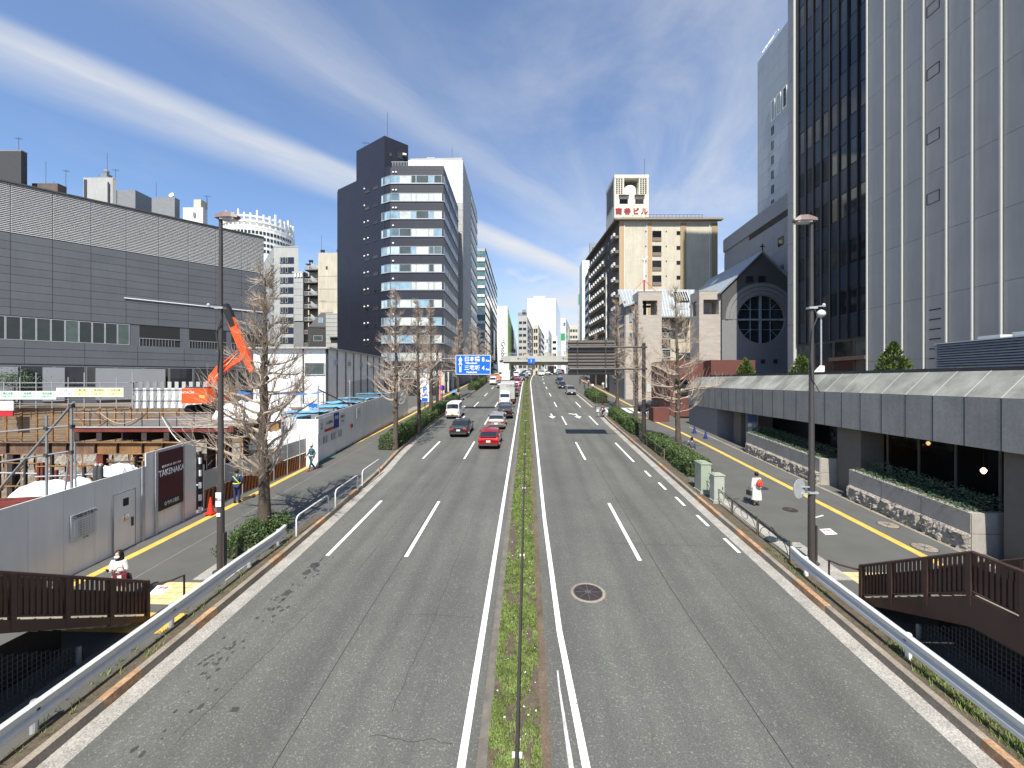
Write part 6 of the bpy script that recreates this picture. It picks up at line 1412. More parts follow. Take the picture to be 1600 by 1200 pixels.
def hy(px): # y on the hoarding plane at picture column px
    a = (px - 800) / FPX; k = (-sin(TH) + cos(TH) * a) / (cos(TH) + sin(TH) * a); return -16.0 / k
RX = (pi / 2 - 0, 0, pi / 2)
def htext(body, size, y, z, m, sx=1.0, bold=0.0): 
    p = on_h(y, z); o = lettering(body, size, m, t, (p.x + .085, p.y, p.z), (pi / 2, 0, pi / 2), sx=sx * .62, depth=.006, bold=bold)
    o.rotation_euler = (Matrix.Rotation(slp, 4, 'X') @ Matrix.Rotation(pi / 2, 4, 'Z') @ Matrix.Rotation(pi / 2, 4, 'X')).to_euler(); return o
y0, y1 = hy(109), hy(149); hquad('notice_board', y0, y1, 1.15, 2.1, M_bld_w, .025)
htext('ご近隣の皆様へ', .13, (y0 + y1) / 2, 2.02, M_text, sx=1.5, bold=.004)
hquad('notice_sheet', y0 + .08, y1 - .08, 1.25, 1.93, M_bld_g2, .03)
hquad('notice_sheet', y0 + .1, y1 - .1, 1.27, 1.91, M_bld_w, .034)
for k in range(7): htext('工事 月 火 水 木', .055, (y0 + y1) / 2, 1.84 - k * .085, M_grey, sx=2.2)
htext('竹中工務店', .06, (y0 + y1) / 2, 1.2, M_text)
y0, y1 = hy(176), hy(209); d_ = hquad('door', y0, y1, .05, 2.3, M_hoard, .03, .03)
for (a, c, e, f) in ((y0 - .03, y0, .05, 2.33), (y1, y1 + .03, .05, 2.33), (y0, y1, 2.3, 2.33)): hquad('door_frame', a, c, e, f, M_grey, .035)
hquad('door_window', y1 - .5, y1 - .28, 1.75, 2.05, M_glass_d, .05); hquad('door_lever', y1 - .17, y1 - .08, .85, 1.2, M_dkgrey, .06)
hquad('warning_plate', y0 + .45, y1 - .45, 1.15, 1.42, M_textr, .04); htext('立入禁止', .11, (y0 + y1) / 2, 1.33, M_signw); htext('関係者以外', .08, (y0 + y1) / 2, 1.21, M_yel)
for yy in (hy(222), hy(243), hy(285)): hquad('hoarding_post', yy - .06, yy + .06, 0, 3.1 if yy < hy(240) else 3.55, M_galv, .05, .04)
y0, y1 = hy(245), hy(284); hquad('banner', y0, y1, .95, 3.5, M_maroon, .06); hquad('banner_foot', y0, y1, .95, 1.4, mat('banner_charcoal', (.02, .02, .02), .5, var=0), .064)
htext('TAKENAKA', .37, (y0 + y1) / 2, 2.55, M_signw, sx=1.12, bold=.008); htext('想いをかたちに 未来へつなぐ', .12, (y0 + y1) / 2, 2.83, M_signw); htext('◎ 竹中工務店', .2, (y0 + y1) / 2, 1.18, M_signw)
# striped corner post
b = MB(); p_ = Vector((-16.0, 19.75, 0)); t = thing('corner_post', 'black and white striped post at the hoarding corner', 'post', (-15.98, 19.75, gz(19.75) + PO))
for k in range(10): MB().b2(-.05, .05, -.05, .05, k * .3, k * .3 + .3).build('band', M_black if k % 2 else M_signw, t)
# low fence: striped boards below, grey netting above
t = thing('site_fence', 'fence with orange and black striped boards and grey netting above, beside the guard', 'fence', (-16.0, 20, gz(20)))
def fpt(f): return Vector((-16.0 + .85 * f, 20.0 + 8.6 * f, 0))
nb_ = 7
for k in range(nb_):
    f0, f1 = k / nb_, (k + 1) / nb_ - .004; a, c = fpt(f0) - Vector((-16, 20, 0)), fpt(f1) - Vector((-16, 20, 0)); za, zc_ = gz(a.y + 20) - gz(20) + PO, gz(c.y + 20) - gz(20) + PO
    def pl(nm, z0, z1, m, o_): 
        b = MB(); b.add([(a.x + o_, a.y, za + z0), (c.x + o_, c.y, zc_ + z0), (c.x + o_, c.y, zc_ + z1), (a.x + o_, a.y, za + z1), (a.x + o_ - .03, a.y, za + z0), (c.x + o_ - .03, c.y, zc_ + z0), (c.x + o_ - .03, c.y, zc_ + z1), (a.x + o_ - .03, a.y, za + z1)], [(0, 1, 2, 3), (7, 6, 5, 4), (3, 2, 6, 7), (0, 4, 5, 1)]); return b.build(nm, m, t)
    bo = pl('striped_board', .05, .95, M_stripe, 0); pl('netting', 1.0, 1.95, M_bld_g2, 0)
    b = MB()
    for q_ in range(5):
        s0 = (q_ + .1) / 5; s1 = s0 + .09; e_ = .18
        def pp(s, z): s = min(1, max(0, s)); v = a.lerp(c, s); zz = za + (zc_ - za) * s; return (v.x + .006, v.y, zz + z)
        b.add([pp(s0, .06), pp(s1, .06), pp(s1 + e_ * .6, .94), pp(s0 + e_ * .6, .94)], [(0, 1, 2, 3)])
    b.build('stripe', M_black, bo)
    MB().tube([(a.x, a.y, za), (a.x, a.y, za + 2.3)], .03, 6).build('fence_post', M_galv, t)
# return wall and second hoarding
rw0, rw1 = W(463, 28.6), W(497, 28.6); t = thing('site_hoarding', 'bright white return wall of the second hoarding, behind the walking worker', 'hoarding', (rw0.x, rw0.y, gz(rw0.y)))
zt_ = Z(655, 28.6) - gz(rw0.y); v = rw1 - rw0
for k in range(2): MB().prism([tuple((v * (k / 2 + .004))[:2]), tuple((v * ((k + 1) / 2 - .004))[:2]), tuple((v * ((k + 1) / 2 - .004) + Vector((0, .06, 0)))[:2]), tuple((v * (k / 2 + .004) + Vector((0, .06, 0)))[:2])], 0, zt_).build('hoarding_panel', M_white, t)
v2 = W(443, 30.0) - rw0; MB().prism([(v2.x, v2.y), (-.02, 0), (-.02, .06), (v2.x, v2.y + .06)], 0, zt_ + .1).build('hoarding_panel', M_hoard, t)
MB().prism([(v2.x, v2.y + .1), (.0, .1), (0, 4), (v2.x, 4)], zt_ + .02, zt_ + .15).build('tarp_cover', M_tarpl, t)
t = hd2 = thing('site_hoarding', 'second grey white hoarding with notices along the left pavement towards the trees', 'hoarding', (-14.85, 28.7, gz(28.7)))
run_panels(t, Vector((-14.85, 28.7, 0)), Vector((-15.05, 52, 0)), 1.0, 3.3, M_hoard, 'hoarding_panel')
def h2(name, y0, y1, z0, z1, m, out=.03):
    b = MB()
    vs = [(x + .02, y - 28.7, gz(y) - gz(28.7) + PO + z) for x in (out, out - .02) for y, z in ((y0, z0), (y1, z0), (y1, z1), (y0, z1))]
    b.add(vs, [(0, 1, 2, 3), (7, 6, 5, 4), (0, 4, 5, 1), (1, 5, 6, 2), (2, 6, 7, 3), (3, 7, 4, 0)]); return b.build(name, m, t)
def h2t(body, size, y, z, m):
    o = lettering(body, size, m, t, (.062, y - 28.7, gz(y) - gz(28.7) + PO + z), (0, 0, 0), depth=.004, bold=.003); o.rotation_euler = (Matrix.Rotation(slp, 4, 'X') @ Matrix.Rotation(pi / 2, 4, 'Z') @ Matrix.Rotation(pi / 2, 4, 'X')).to_euler()
h2('notice_board', 29.0, 29.85, 1.9, 3.1, M_bld_w); h2t('2', .6, 29.42, 2.5, M_text); h2('notice_board', 29.9, 31.3, 2.0, 3.1, M_bld_w); h2('red_band', 29.9, 31.3, 2.0, 2.2, M_textr, .036); h2t('入口案内', .26, 30.6, 2.6, M_text)
h2('blue_board', 31.32, 32.2, 2.0, 3.15, mat('deep_blue_board', (.01, .03, .2), .5, var=0), .036); h2t('安全', .3, 31.76, 2.8, M_signw); h2('notice_board', 32.25, 33.3, 2.0, 3.1, M_bld_w); h2t('作業中', .25, 32.8, 2.7, M_text); h2t('青山', .2, 32.8, 2.35, M_text)
for k in range(6): h2('paper_notice', 29.1 + k * .62, 29.6 + k * .62, 1.2, 1.7, M_bld_g2 if k % 2 else M_bld_w)
h2('notice_board', 35.6, 36.5, 2.1, 3.0, M_bld_w); h2t('P', .3, 36.0, 2.6, M_text); h2('warning_plate', 34.4, 34.8, 1.5, 1.8, M_textr); h2('teal_skirt', 28.8, 31.6, .0, .1, mat('teal_skirt', (.03, .35, .28), .6), .05); h2('dark_skirt', 31.6, 50, .0, .12, M_dkgrey, .05)
b = MB()
for k in range(8): z = k * .3; b.add([(.04, -.04, z), (.04, .03, z), (.04, .03, z + .3), (.04, -.04, z + .18)], [(0, 1, 2, 3)])
b.build('striped_edge', M_black, t)
# netting poles above it
t = thing('net_frame', 'dark green net hung between tall pipes above the second hoarding', 'net', (-15.6, 30, gz(30)))
ys_ = [30.5, 36, 42, 48]
for y in ys_: MB().tube([(0, y - 30, gz(y) - gz(30)), (0, y - 30, gz(y) - gz(30) + 5.6)], .06, 6).build('pipe', M_galv, t)
b = MB(); 
for k in range(14): h = 3.4 + k * .15; b.tube([(0, 5.6, gz(36) - gz(30) + h), (0, 18, gz(48) - gz(30) + h)], .012, 3, False)
for k in range(70): y = 35.6 + k * .18; b.tube([(0, y - 30, gz(y) - gz(30) + 3.4), (0, y - 30, gz(y) - gz(30) + 5.5)], .012, 3, False)
b.build('net', M_dkgrey, t); MB().tube([(0, .5, gz(30.5) - gz(30) + 5.3), (.1, 6.5, gz(37) - gz(30) + 3.2)], .05, 6).build('brace', M_dkgrey, t)
for i, (y, l) in enumerate(((31, 2.2), (34, 2.4), (37, 2.6), (40.5, 3.0), (45, 3.4))):
    r = random.Random(i); z = gz(y) + PO + 3.32; tt = thing('blue_tarp', ['nearest', 'second nearest', 'middle', 'second farthest', 'farthest'][i] + ' faded blue tarpaulin laid behind the second hoarding', 'tarpaulin', (-16.6, y, z), group='faded blue tarpaulins along the hoarding')
    b = MB(); n = 6; vs = [(-1.6 + 3.0 * i_ / n, -l / 2 + l * j_ / n, r.uniform(-.04, .12)) for j_ in range(n + 1) for i_ in range(n + 1)]; b.add(vs, [(j_ * 7 + i_, j_ * 7 + i_ + 1, (j_ + 1) * 7 + i_ + 1, (j_ + 1) * 7 + i_) for j_ in range(n) for i_ in range(n)]); b.build('sheet', M_tarpl, tt); MB().b2(-1.5, 1.3, -l / 2 + .05, l / 2 - .05, -3.0, -.06).build('support', M_grey, tt)
# prefabricated site office
c0 = W(511, 48); cL = W(396, 48); cR = W(600, dep(511, 48, 812, 600)); pts = [cL, c0, cR, cL + (cR - c0)]
so_ = Bld('site_office', 'white prefabricated two storey site office with dark frame posts', 'building', pts, 2.6, Z(545, 48), M_white); H = so_.z1 - so_.z0; l0 = so_.fr(0)[2]; l1 = so_.fr(1)[2]
def su(px): return (W(px, 48) - cL).length
for r_ in range(9):
    so_.put('panel', panel_mesh(round(l0, 2), round(H / 9, 3), .03, M_white, .015), 0, 0, r_ * H / 9)
    for c_ in range(8): so_.put('panel', panel_mesh(round(l1 / 8, 2), round(H / 9, 3), .03, M_white, .02), 1, c_ * l1 / 8, r_ * H / 9)
for px in (475, 511): so_.slab('frame_post', 0, su(px) - .12, su(px) + .02, 0, H, .12, M_dkgrey)
for c_ in range(9): so_.slab('frame_post', 1, min(l1 - .1, max(0, c_ * l1 / 8 - .06)), min(l1, c_ * l1 / 8 + .06), 0, H, .12, M_dkgrey)
for c_ in range(5): so_.put('wall_fan', shared('wf', lambda: MB().lathe([(.3, 0), (.3, .1), (.2, .14)], 14, M=Matrix.Rotation(pi / 2, 4, 'X')).mesh('wall_fan', M_bld_g2)), 1, (c_ + .5) * l1 / 5, H - 1.5, .12)
so_.win(0, su(477), H - 3.0, su(508) - su(477), 1.4, M_bld_w, M_glass_a, out=.1)
so_.slab('roof_edge', 0, -.4, l0 + .3, H, H + .18, .5, M_bld_g2); b = MB(); b.b2(-.3, l1, -.4, -.05, 0, .2); so_.put('roof_edge', b.mesh('roof_edge', M_bld_g2), 1, 0, H - .02)
MB().prism([(p.x, p.y) for p in so_.rel], H + .02, H + .22).build('roof', M_bld_g2, so_.t)
sx_ = W(427, 40); t = thing('safety_sign', 'small blue and white safety sign behind the return wall of the second hoarding', 'sign', (W(484, 33).x, W(484, 33).y, 5.2)); MB().b2(-.6, .6, 0, .05, 0.0, 1.0).build('board', M_blue, t); MB().b2(-.6, -.1, -.02, -.001, .05, .95).build('white_field', M_signw, t); lettering('安全', .4, M_signw, t, (.25, -.02, .5), FRONT); MB().tube([(0, .1, -3), (0, .1, 1)], .04, 5).build('post', M_galv, t)
t = thing('blue_tarp', 'deep blue tarpaulin strung in front of the site office', 'tarpaulin', tuple(W(430, 42))[:2] + (Z(618, 42),)); r = random.Random(2)
b = MB(); nx = 16; vs = [(-4.6 + 9.6 * i / nx, -1.2 + 1.6 * j, .1 * r.random() + .38 * (j + .4) * (.5 + .3 * sin(i * 1.3))) for j in range(2) for i in range(nx + 1)]; b.add(vs, [(i, i + 1, nx + 2 + i, nx + 1 + i) for i in range(nx)]); b.build('sheet', M_tarpb, t)
b = MB(); 
for k in range(5): b.tube([(-4.4 + k * 2.3, .3, -3), (-4.4 + k * 2.3, .3, .4)], .05, 5)
b.build('support', M_galv, t)
# dig: floor, walls
b = MB(); b.poly([(-62, 4, -3), (-16.4, 4, -3), (-16.4, 48, -3), (-62, 48, -3)]); struct('excavation_floor', b, M_earth)
b = MB(); b.add([(-16.4, 4, -3), (-16.4, 48, -3), (-16.4, 48, gz(48)), (-16.4, 4, gz(4) - .02)], [(0, 1, 2, 3)]); b.add([(-62, 4, -3), (-62, 48, -3), (-62, 48, 3.2), (-62, 4, 3)], [(3, 2, 1, 0)]); b.add([(-62, 4, -3), (-16.4, 4, -3), (-16.4, 4, 0), (-62, 4, 0)], [(0, 3, 2, 1)]); struct('excavation_side', b, M_earth)
b = MB(); b.b2(-80, -17.0, 44.5, 58, -3, 5.0); struct('upper_ground', b, M_earth)
lw = thing('lagging_wall', 'brown timber lagging wall between steel piles at the back of the dig', 'retaining wall', (-60, 44.4, -3))
for k in range(24):
    x = k * 1.8; r = random.Random(k); b = MB()
    for j in range(15): b.b2(x + .2, x + 1.75, -.06 - r.uniform(0, .05), 0, 4.3 + j * .245, 4.3 + j * .245 + .23)
    b.build('lagging_boards', M_timber, lw); MB().b2(x - .05, x + .18, -.16, 0, 0, 8.0).build('steel_pile', M_rsteel, lw)
    b = MB(); vs = []
    for j in range(9):
        for i in range(6): vs.append((x + .18 + 1.57 * i / 5, -.1 - r.random() * .25, j * .53))
    b.add(vs, [(j * 6 + i, j * 6 + i + 1, (j + 1) * 6 + i + 1, (j + 1) * 6 + i) for j in range(8) for i in range(5)]); b.build('rough_concrete', M_rough, lw)
# working platform: deck plates on cross beams and a long waler
pa, pb = W(112, 26.9), W(330, 26.9); pc = W(425, 33); pf = thing('steel_platform', 'red edged steel working platform carrying the excavator over the dig', 'platform', (pa.x, pa.y, 0))
ev = (pb - pa).normalized(); lf = (pb - pa).length; ap = atan2(ev.y, ev.x); pf.rotation_euler = (0, 0, ap)
for r_ in range(9):
    for c_ in range(5): 
        if True: obj('deck_plate', shared('dp', lambda: MB().b2(.01, lf / 4.5 - .01, 0.01, 1.94, 4.84, 5.0).mesh('deck_plate', M_deckp)), pf, (c_ * lf / 4.5 - .2 * 0, r_ * 1.95, 0))
MB().b2(0, lf + 1.5, -.1, -.005, 4.7, 5.03).build('edge_girder', M_steelr, pf); MB().b2(0, lf + 1.2, -.16, -.11, 4.98, 5.06).build('edge_board', M_bld_g2, pf)
for k in range(7):
    x = .4 + k * 1.45; b = MB(); b.b2(x - .18, x + .18, -.05, 17, 4.66, 4.7); b.b2(x - .03, x + .03, -.05, 17, 4.15, 4.66); b.b2(x - .18, x + .18, -.05, 17, 4.11, 4.15); b.build('cross_beam', M_dsteel, pf)
    if k in (1, 3, 4, 5, 6, 0): MB().b2(x - .17, x + .17, -.09, -.051, 4.16, 4.65).build('beam_end', M_dsteel, pf)
b = MB(); x0_, x1_ = -4.2, lf - 1.4
for xa, xb, m_ in ((x0_, 2.0, mat('dull_rusty_steel', (.16, .09, .055), .85, var=.35, vscale=1.5, streak=.3)), (2.02, x1_, M_rsteel)):
    b = MB(); b.b2(xa, xb, -.55, -.15, 4.05, 4.09); b.b2(xa, xb, -.37, -.34, 3.38, 4.05); b.b2(xa, xb, -.55, -.15, 3.34, 3.38); b.build('waler', m_, pf)
for x in (-3.6, -.9, .2, 2.0, 3.4, 5.0, 6.3): MB().b2(x - .02, x + .02, -.54, -.38, 3.4, 4.04).build('stiffener', M_dsteel, pf)
for x in (-3.4, 2.3, 5.7, 8.6): 
    b = MB(); b.b2(x - .2, x + .2, -.5, -.46, -3, 3.32); b.b2(x - .03, x + .03, -.46, -.14, -3, 3.32); b.b2(x - .2, x + .2, -.14, -.1, -3, 3.32); b.build('column', M_steelr if x in (2.3,) else M_dsteel, pf)
for y in (4, 9, 14):
    for x in (.5, 3.2, 6.0, 8.7): b = MB(); b.b2(x - .2, x + .2, y, y + .4, -3, 4.1); b.build('column', M_dsteel, pf)
for (a, c) in (((-3, -.3, -2.6), (2, -.3, 2.8)), ((2.6, -.3, 3.0), (5.5, -.3, .2)), ((2.4, 3, .5), (8, 3, 3.2)), ((-2.5, 2, 3), (1.5, 2, -1)), ((5, .5, 2.6), (8.5, .5, -.6)), ((2.7, -.2, .3), (5.5, -.2, 2.9))): MB().tube([a, c], .07, 5).build('brace', M_rsteel, pf)
for k in range(9): MB().b2(k * 1.12 + .1, k * 1.12 + .14, -.08, -.04, 5.0, 6.0).build('rail_post', M_dkgrey, pf)
for z in (5.5, 5.95): MB().tube([(.1, -.06, z), (9.1, -.06, z)], .02, 5).build('guard_pipe', M_galv, pf)
for s_, (a, c, dr) in enumerate((((.4, -.12, 5.9), (2.5, -.12, 5.5), .7), ((1.6, -.12, 5.95), (5.0, -.12, 5.95), .95), ((2.0, -.14, 5.9), (4.4, -.14, 5.6), .5), ((6.0, -.2, 5.7), (8.6, -.4, 4.2), .9), ((6.2, -.2, 5.6), (8.9, -.4, 4.3), .8))):
    A, C = Vector(a), Vector(c); MB().tube([A.lerp(C, q_ / 8) - Vector((0, 0, dr * sin(pi * q_ / 8))) for q_ in range(9)], .028, 5).build('hose', [M_steelr, M_dkgrey, M_salmon, M_bld_w, M_dkgrey][s_], pf)
# foreground scaffold pipes
S0 = P(73, 800, 16); t = thing('scaffold', 'grey scaffold pipes with a long diagonal brace behind the near hoarding', 'scaffold', S0)
def sp(px, py, d=16.0): return P(px, py, d) - S0
for (a, c, r_) in (((73, 649), (73, 830), .04), ((112, 634), (112, 800), .045), ((18, 742), (116, 628), .045), ((-30, 678), (112, 665), .035), ((-30, 727), (110, 705), .035), ((117, 690), (119, 790), .03), ((107, 715), (99, 795), .03), ((-30, 800), (18, 742), .045)):
    MB().tube([sp(*a), sp(*c)], r_, 7).build('pipe', M_grey, t)
for px, py in ((73, 669), (112, 666), (112, 706), (73, 711), (112, 634)): MB().box(sp(px, py), (.14, .14, .12)).build('coupler', M_dkgrey, t)
rr_ = random.Random(77)
for i_, (px, py, d) in enumerate(((40, 735, 24), (110, 742, 23), (210, 735, 25), (265, 728, 24.5))):
    tt = thing('strut_scaffold', ['leftmost rusty strut frame standing in the dig', 'rusty strut frame behind the scaffold pipes', 'rusty strut frame under the long waling beam', 'rusty strut frame behind the maroon banner'][i_], 'steel frame', P(px, py, d))
    for k in range(5): x = -1.6 + k * .8; MB().b2(x - .06, x + .06, -.06, .06, -3.5, rr_.uniform(.2, 1.0)).build('strut', rr_.choice([M_dsteel, M_rsteel, M_steelr]), tt)
    for z in (-.9, -.1, .45): MB().tube([(-1.9, rr_.uniform(-.2, .2), z), (1.9, rr_.uniform(-.2, .2), z + rr_.uniform(-.2, .2))], .05, 5).build('cross_tube', rr_.choice([M_galv, M_rsteel, M_dsteel]), tt)
    for k in range(3): a = Vector((rr_.uniform(-1.8, 0), .1, -1.2)); MB().tube([a, a + Vector((rr_.uniform(.8, 1.8), 0, 1.6))], .035, 5).build('diagonal', rr_.choice([M_galv, M_rsteel]), tt)
# tarps, stacks, bottles in the dig
def tarp(label, px, py, d, w, l, h, m, seed, base=None, rz=0.0):
    p = P(px, py, d); r = random.Random(seed); t = thing('tarpaulin', label, 'tarpaulin', p, rz); n = 12; b = MB(); vs = []
    for j in range(n + 1):
        for i in range(n + 1):
            u, v = i / n - .5, j / n - .5; e = max(abs(u), abs(v)) * 2; z = h * (1 - e ** 5) * (.8 + .22 * r.random() + .35 * noise.noise(Vector((u * 5, v * 5, seed)))) if e < 1 else 0; vs.append((u * w + r.uniform(-.04, .04), v * l + r.uniform(-.04, .04), z))
    b.add(vs, [(j * (n + 1) + i, j * (n + 1) + i + 1, (j + 1) * (n + 1) + i + 1, (j + 1) * (n + 1) + i) for j in range(n) for i in range(n)]); b.build('sheet', m, t, True)
    MB().b2(-w / 2 + .1, w / 2 - .1, -l / 2 + .1, l / 2 - .1, -p.z - 3 if base is None else base, -.01).build('stack', M_rsteel, t); return t
tarp('crumpled white tarpaulin over a stack of steel behind the near hoarding', 86, 778, 20, 2.9, 1.6, .8, M_tarpw, 1, rz=.3)
tarp('small heap of white sheeting beside the gas bottles', 186, 741, 21, 1.3, 1.0, .5, M_tarpw, 2); tarp('great white sheet covering a load beside the excavator', 398, 656, 33, 5.6, 2.6, 1.5, M_tarpw, 3, base=-1.2)
tarp('white sheet hanging over a stack behind the striped fence', 425, 700, 31.5, 2.6, 2.0, 1.3, M_tarpw, 4)
t = thing('steel_stack', 'stack of red oxide beams lying at the left edge of the dig', 'steel stack', P(15, 790, 17.5), .25); rr_ = random.Random(4)
for k in range(7): MB().b2(-2.6, 1.3 + rr_.uniform(-.3, .3), -.6 + k * .2, -.42 + k * .2, -.3 + rr_.uniform(0, .1), .1 + rr_.uniform(0, .12)).build('steel_beam', M_steelr, t)
MB().b2(-2.6, 1.2, -.7, .9, -4.5, -.31).build('bearer', M_timber, t)
for i, px in enumerate((150, 157)):
    t = thing('gas_bottle', ['left', 'right'][i] + ' one of two dark gas bottles standing behind the near hoarding', 'gas bottle', P(px, 745, 19.5), group='gas bottles behind the hoarding'); MB().lathe([(.1, -2), (.11, .35), (.07, .5), (.03, .55)], 10).build('bottle', M_dkgrey, t, True); MB().lathe([(.05, .5), (.05, .62)], 8).build('valve', M_bld_w, t)
rr_ = random.Random(12); t = thing('scrap_heap', 'jumble of rusty pipes and beams lying under the platform in the dig', 'scrap heap', P(300, 760, 29)); 
for k in range(46):
    a = Vector((rr_.uniform(-7, 6.5), rr_.uniform(-3.5, 4), rr_.uniform(-1.5, 2.6))); c = a + Vector((rr_.uniform(-2.6, 2.6), rr_.uniform(-.8, .8), rr_.uniform(-.7, .7)))
    MB().tube([a, c], rr_.uniform(.03, .09), 5).build('scrap_pipe', rr_.choice([M_rsteel, M_dsteel, M_bld_g2, M_steelr, M_galv, M_timber]), t)
# street-level frames behind the dig: banners, fences
p_ = W(0, 45.2); bp = thing('banner_scaffold', 'pipe frame carrying pale green and yellow cartoon-free safety banners at the back of the dig'.replace('cartoon-free ', ''), 'banner', (p_.x, p_.y, 5.0))
be = (W(195, 45.2) - p_).normalized(); bl = (W(195, 45.2) - p_).length; bp.rotation_euler = (0, 0, atan2(be.y, be.x)); ku = bl / 195.0
for k in range(12): MB().tube([(-5 + k * 1.75, .15, 0), (-5 + k * 1.75, .15, 2.9 + (k % 3) * .5)], .045, 5).build('pipe', M_galv, bp)
for z in (.5, 1.0, 2.3, 2.75): MB().tube([(-5, .2, z), (bl + .2, .2, z)], .04, 5).build('pipe', M_grey, bp)
MB().b2(-5, bl + .3, .3, 1.2, 2.78, 2.84).build('scaffold_board', M_grey, bp)
def bn(x0, x1, z0, z1, m, tx, cm, n):
    o = MB().b2(x0, x1, -.02, 0, z0, z1).build('banner_sheet', M_signw, bp); w = (x1 - x0) / n
    for k in range(n):
        MB().b2(x0 + k * w + .06, x0 + (k + 1) * w - .06, -.03, -.021, z0 + .08, z1 - .08).build('banner_field', m if not (n == 4 and k == 0) else M_signw, o)
        lettering(tx[k % len(tx)], .26, cm[k % len(cm)], o, (x0 + (k + .55) * w, -.036, z1 - .28), FRONT, depth=.003)
        lettering('ご注意ください' if not (n == 4 and k == 0) else '0333 日目', .16 if not (n == 4 and k == 0) else .3, M_textr if (n == 4 and k == 0) else mat('print_blue', (.1, .12, .4), .6, var=0), o, (x0 + (k + .5) * w, -.036, z0 + .3), FRONT, depth=.003)
M_bg = mat('banner_green', (.5, .68, .52), .6, var=0); M_by = mat('banner_yellow', (.75, .68, .36), .6, var=0)
zz = lambda y: Z(y, 45.2) - 5.0
bn(-2.2 * ku * 0 - 2.4, 88 * ku, zz(624), zz(611), M_bg, ['足元注意', '頭上注意', '安全帯'], [M_text], 4); bn(88.3 * ku, 193 * ku, zz(620), zz(606), M_by, ['安全第一', '開口部', '整理整頓', '火気注意'], [M_textg, M_text], 4)
MB().b2(4 * ku, 26 * ku, -.3, -.2, zz(641), zz(627)).build('white_sheet', M_tarpw, bp); MB().b2(6 * ku, 26 * ku, -.35, -.25, zz(650), zz(642)).build('red_sheet', M_textr, bp)
f0 = W(206, 46); fe = (W(340, 46) - f0).normalized(); fl = (W(340, 46) - f0).length; t = thing('sheet_fence', 'white fence of alternating tall plates behind the excavator', 'fence', (f0.x, f0.y, 4.95), atan2(fe.y, fe.x))
n = 12
for k in range(n + 1): 
    MB().b2(k * fl / n, k * fl / n + fl / n * .52, 0, .06, 0, 2.95).build('tall_plate', M_grey if k < 5 else M_bld_g2, t); MB().b2(k * fl / n + fl / n * .54, (k + 1) * fl / n - .01, .0, .05, 0, 2.25).build('white_plate', M_white, t)
    MB().tube([(k * fl / n, -.35, 0), (k * fl / n + .6, -.05, 2.0)], .025, 4).build('prop', M_galv, t)
for z in (.9, 2.1): MB().tube([(0, -.1, z), (fl, -.1, z)], .035, 5).build('pipe', M_grey, t)
t = thing('garden_tree', 'small olive tree in front of the hall at the left edge', 'tree', (W(22, 47).x, W(22, 47).y, 5.0)); MB().tube([(0, 0, 0), (.1, 0, 2.4)], [.1, .05], 6).build('trunk', M_bark, t); r = random.Random(9); b = MB()
for k in range(1500):
    p = Vector((r.gauss(.1, .95), r.gauss(0, .8), 3.1 + r.gauss(0, .5))); u = Vector((r.gauss(0, 1), r.gauss(0, 1), r.gauss(0, .6))).normalized(); v = u.orthogonal().normalized(); q = .09; b.add([p - u * q, p + v * q * .5, p + u * q, p - v * q * .5], [(0, 1, 2, 3)])
b.build('crown', M_leaf3, t)
# excavator
dX = 39.0; e_ = P(334, 645, dX); e_.z = 5.0; ex_ = thing('excavator', 'orange hydraulic excavator with raised boom on the steel platform', 'excavator', e_)
def ep(px, py, yy=0.0): v = P(px, py, dX) - e_; v.y += yy; return v
for sx__ in (-1.05, 1.05):
    b = MB(); prof = [(-1.9, .45), (-1.6, .12), (-1.2, 0), (1.2, 0), (1.6, .12), (1.9, .45), (1.5, .8), (-1.5, .8)]
    vs = [(sx__ + s_ * .28, y, z) for s_ in (-1, 1) for y, z in prof]; b.add(vs, [tuple(range(7, -1, -1)), tuple(range(8, 16))] + [(i, (i + 1) % 8, 8 + (i + 1) % 8, 8 + i) for i in range(8)]); tr = b.build('track', M_black, ex_)
    for k in range(4): MB().lathe([(.2, 0), (.2, .03)], 12, M=Matrix.Translation((sx__ + .28, -1.1 + .72 * k, .4)) @ Matrix.Rotation(pi / 2, 4, 'Y')).build('roller', M_dkgrey, tr)
MB().lathe([(.9, .75), (.9, 1.05)], 16).build('slew_ring', M_dkgrey, ex_)
b = MB(); b.prism([(-1.42, -1.7), (-1.2, -2.0), (1.1, -2.0), (1.35, -1.7), (1.35, 1.0), (-1.42, 1.0)], 1.05, 2.3); b.build('engine_house', M_excv, ex_)
b = MB(); b.prism([(-1.5, -1.75), (-1.2, -2.25), (1.15, -2.25), (1.45, -1.75)], 1.0, 2.32); b.build('counterweight', M_excv, ex_)
lettering('HITACHI', .3, M_signw, ex_, (-.62, -2.27, 1.95), FRONT); MB().b2(.45, .95, -2.28, -2.25, 1.45, 1.75).build('warning_patch', M_yel, ex_)
b = MB(); b.b2(-1.4, -.5, .95, 2.5, 1.05, 1.2); b.b2(-1.4, -.5, .95, 2.5, 2.9, 3.0)
for x in (-1.38, -.53): 
    for y in (1.0, 2.45): b.b2(x - .04, x + .04, y - .04, y + .04, 1.2, 2.9)
b.build('cab_frame', M_excv, ex_); MB().b2(-1.36, -.54, 1.02, 2.4, 1.2, 2.88).build('cab_glass', M_glass_d, ex_)
b = MB(); b.b2(-1.2, 1.0, -1.9, -.6, 2.33, 2.45); b.lathe([(.09, 0), (.09, .6)], 8, (.6, -1.2, 2.45)); b.build('engine_cover', M_dkgrey, ex_)
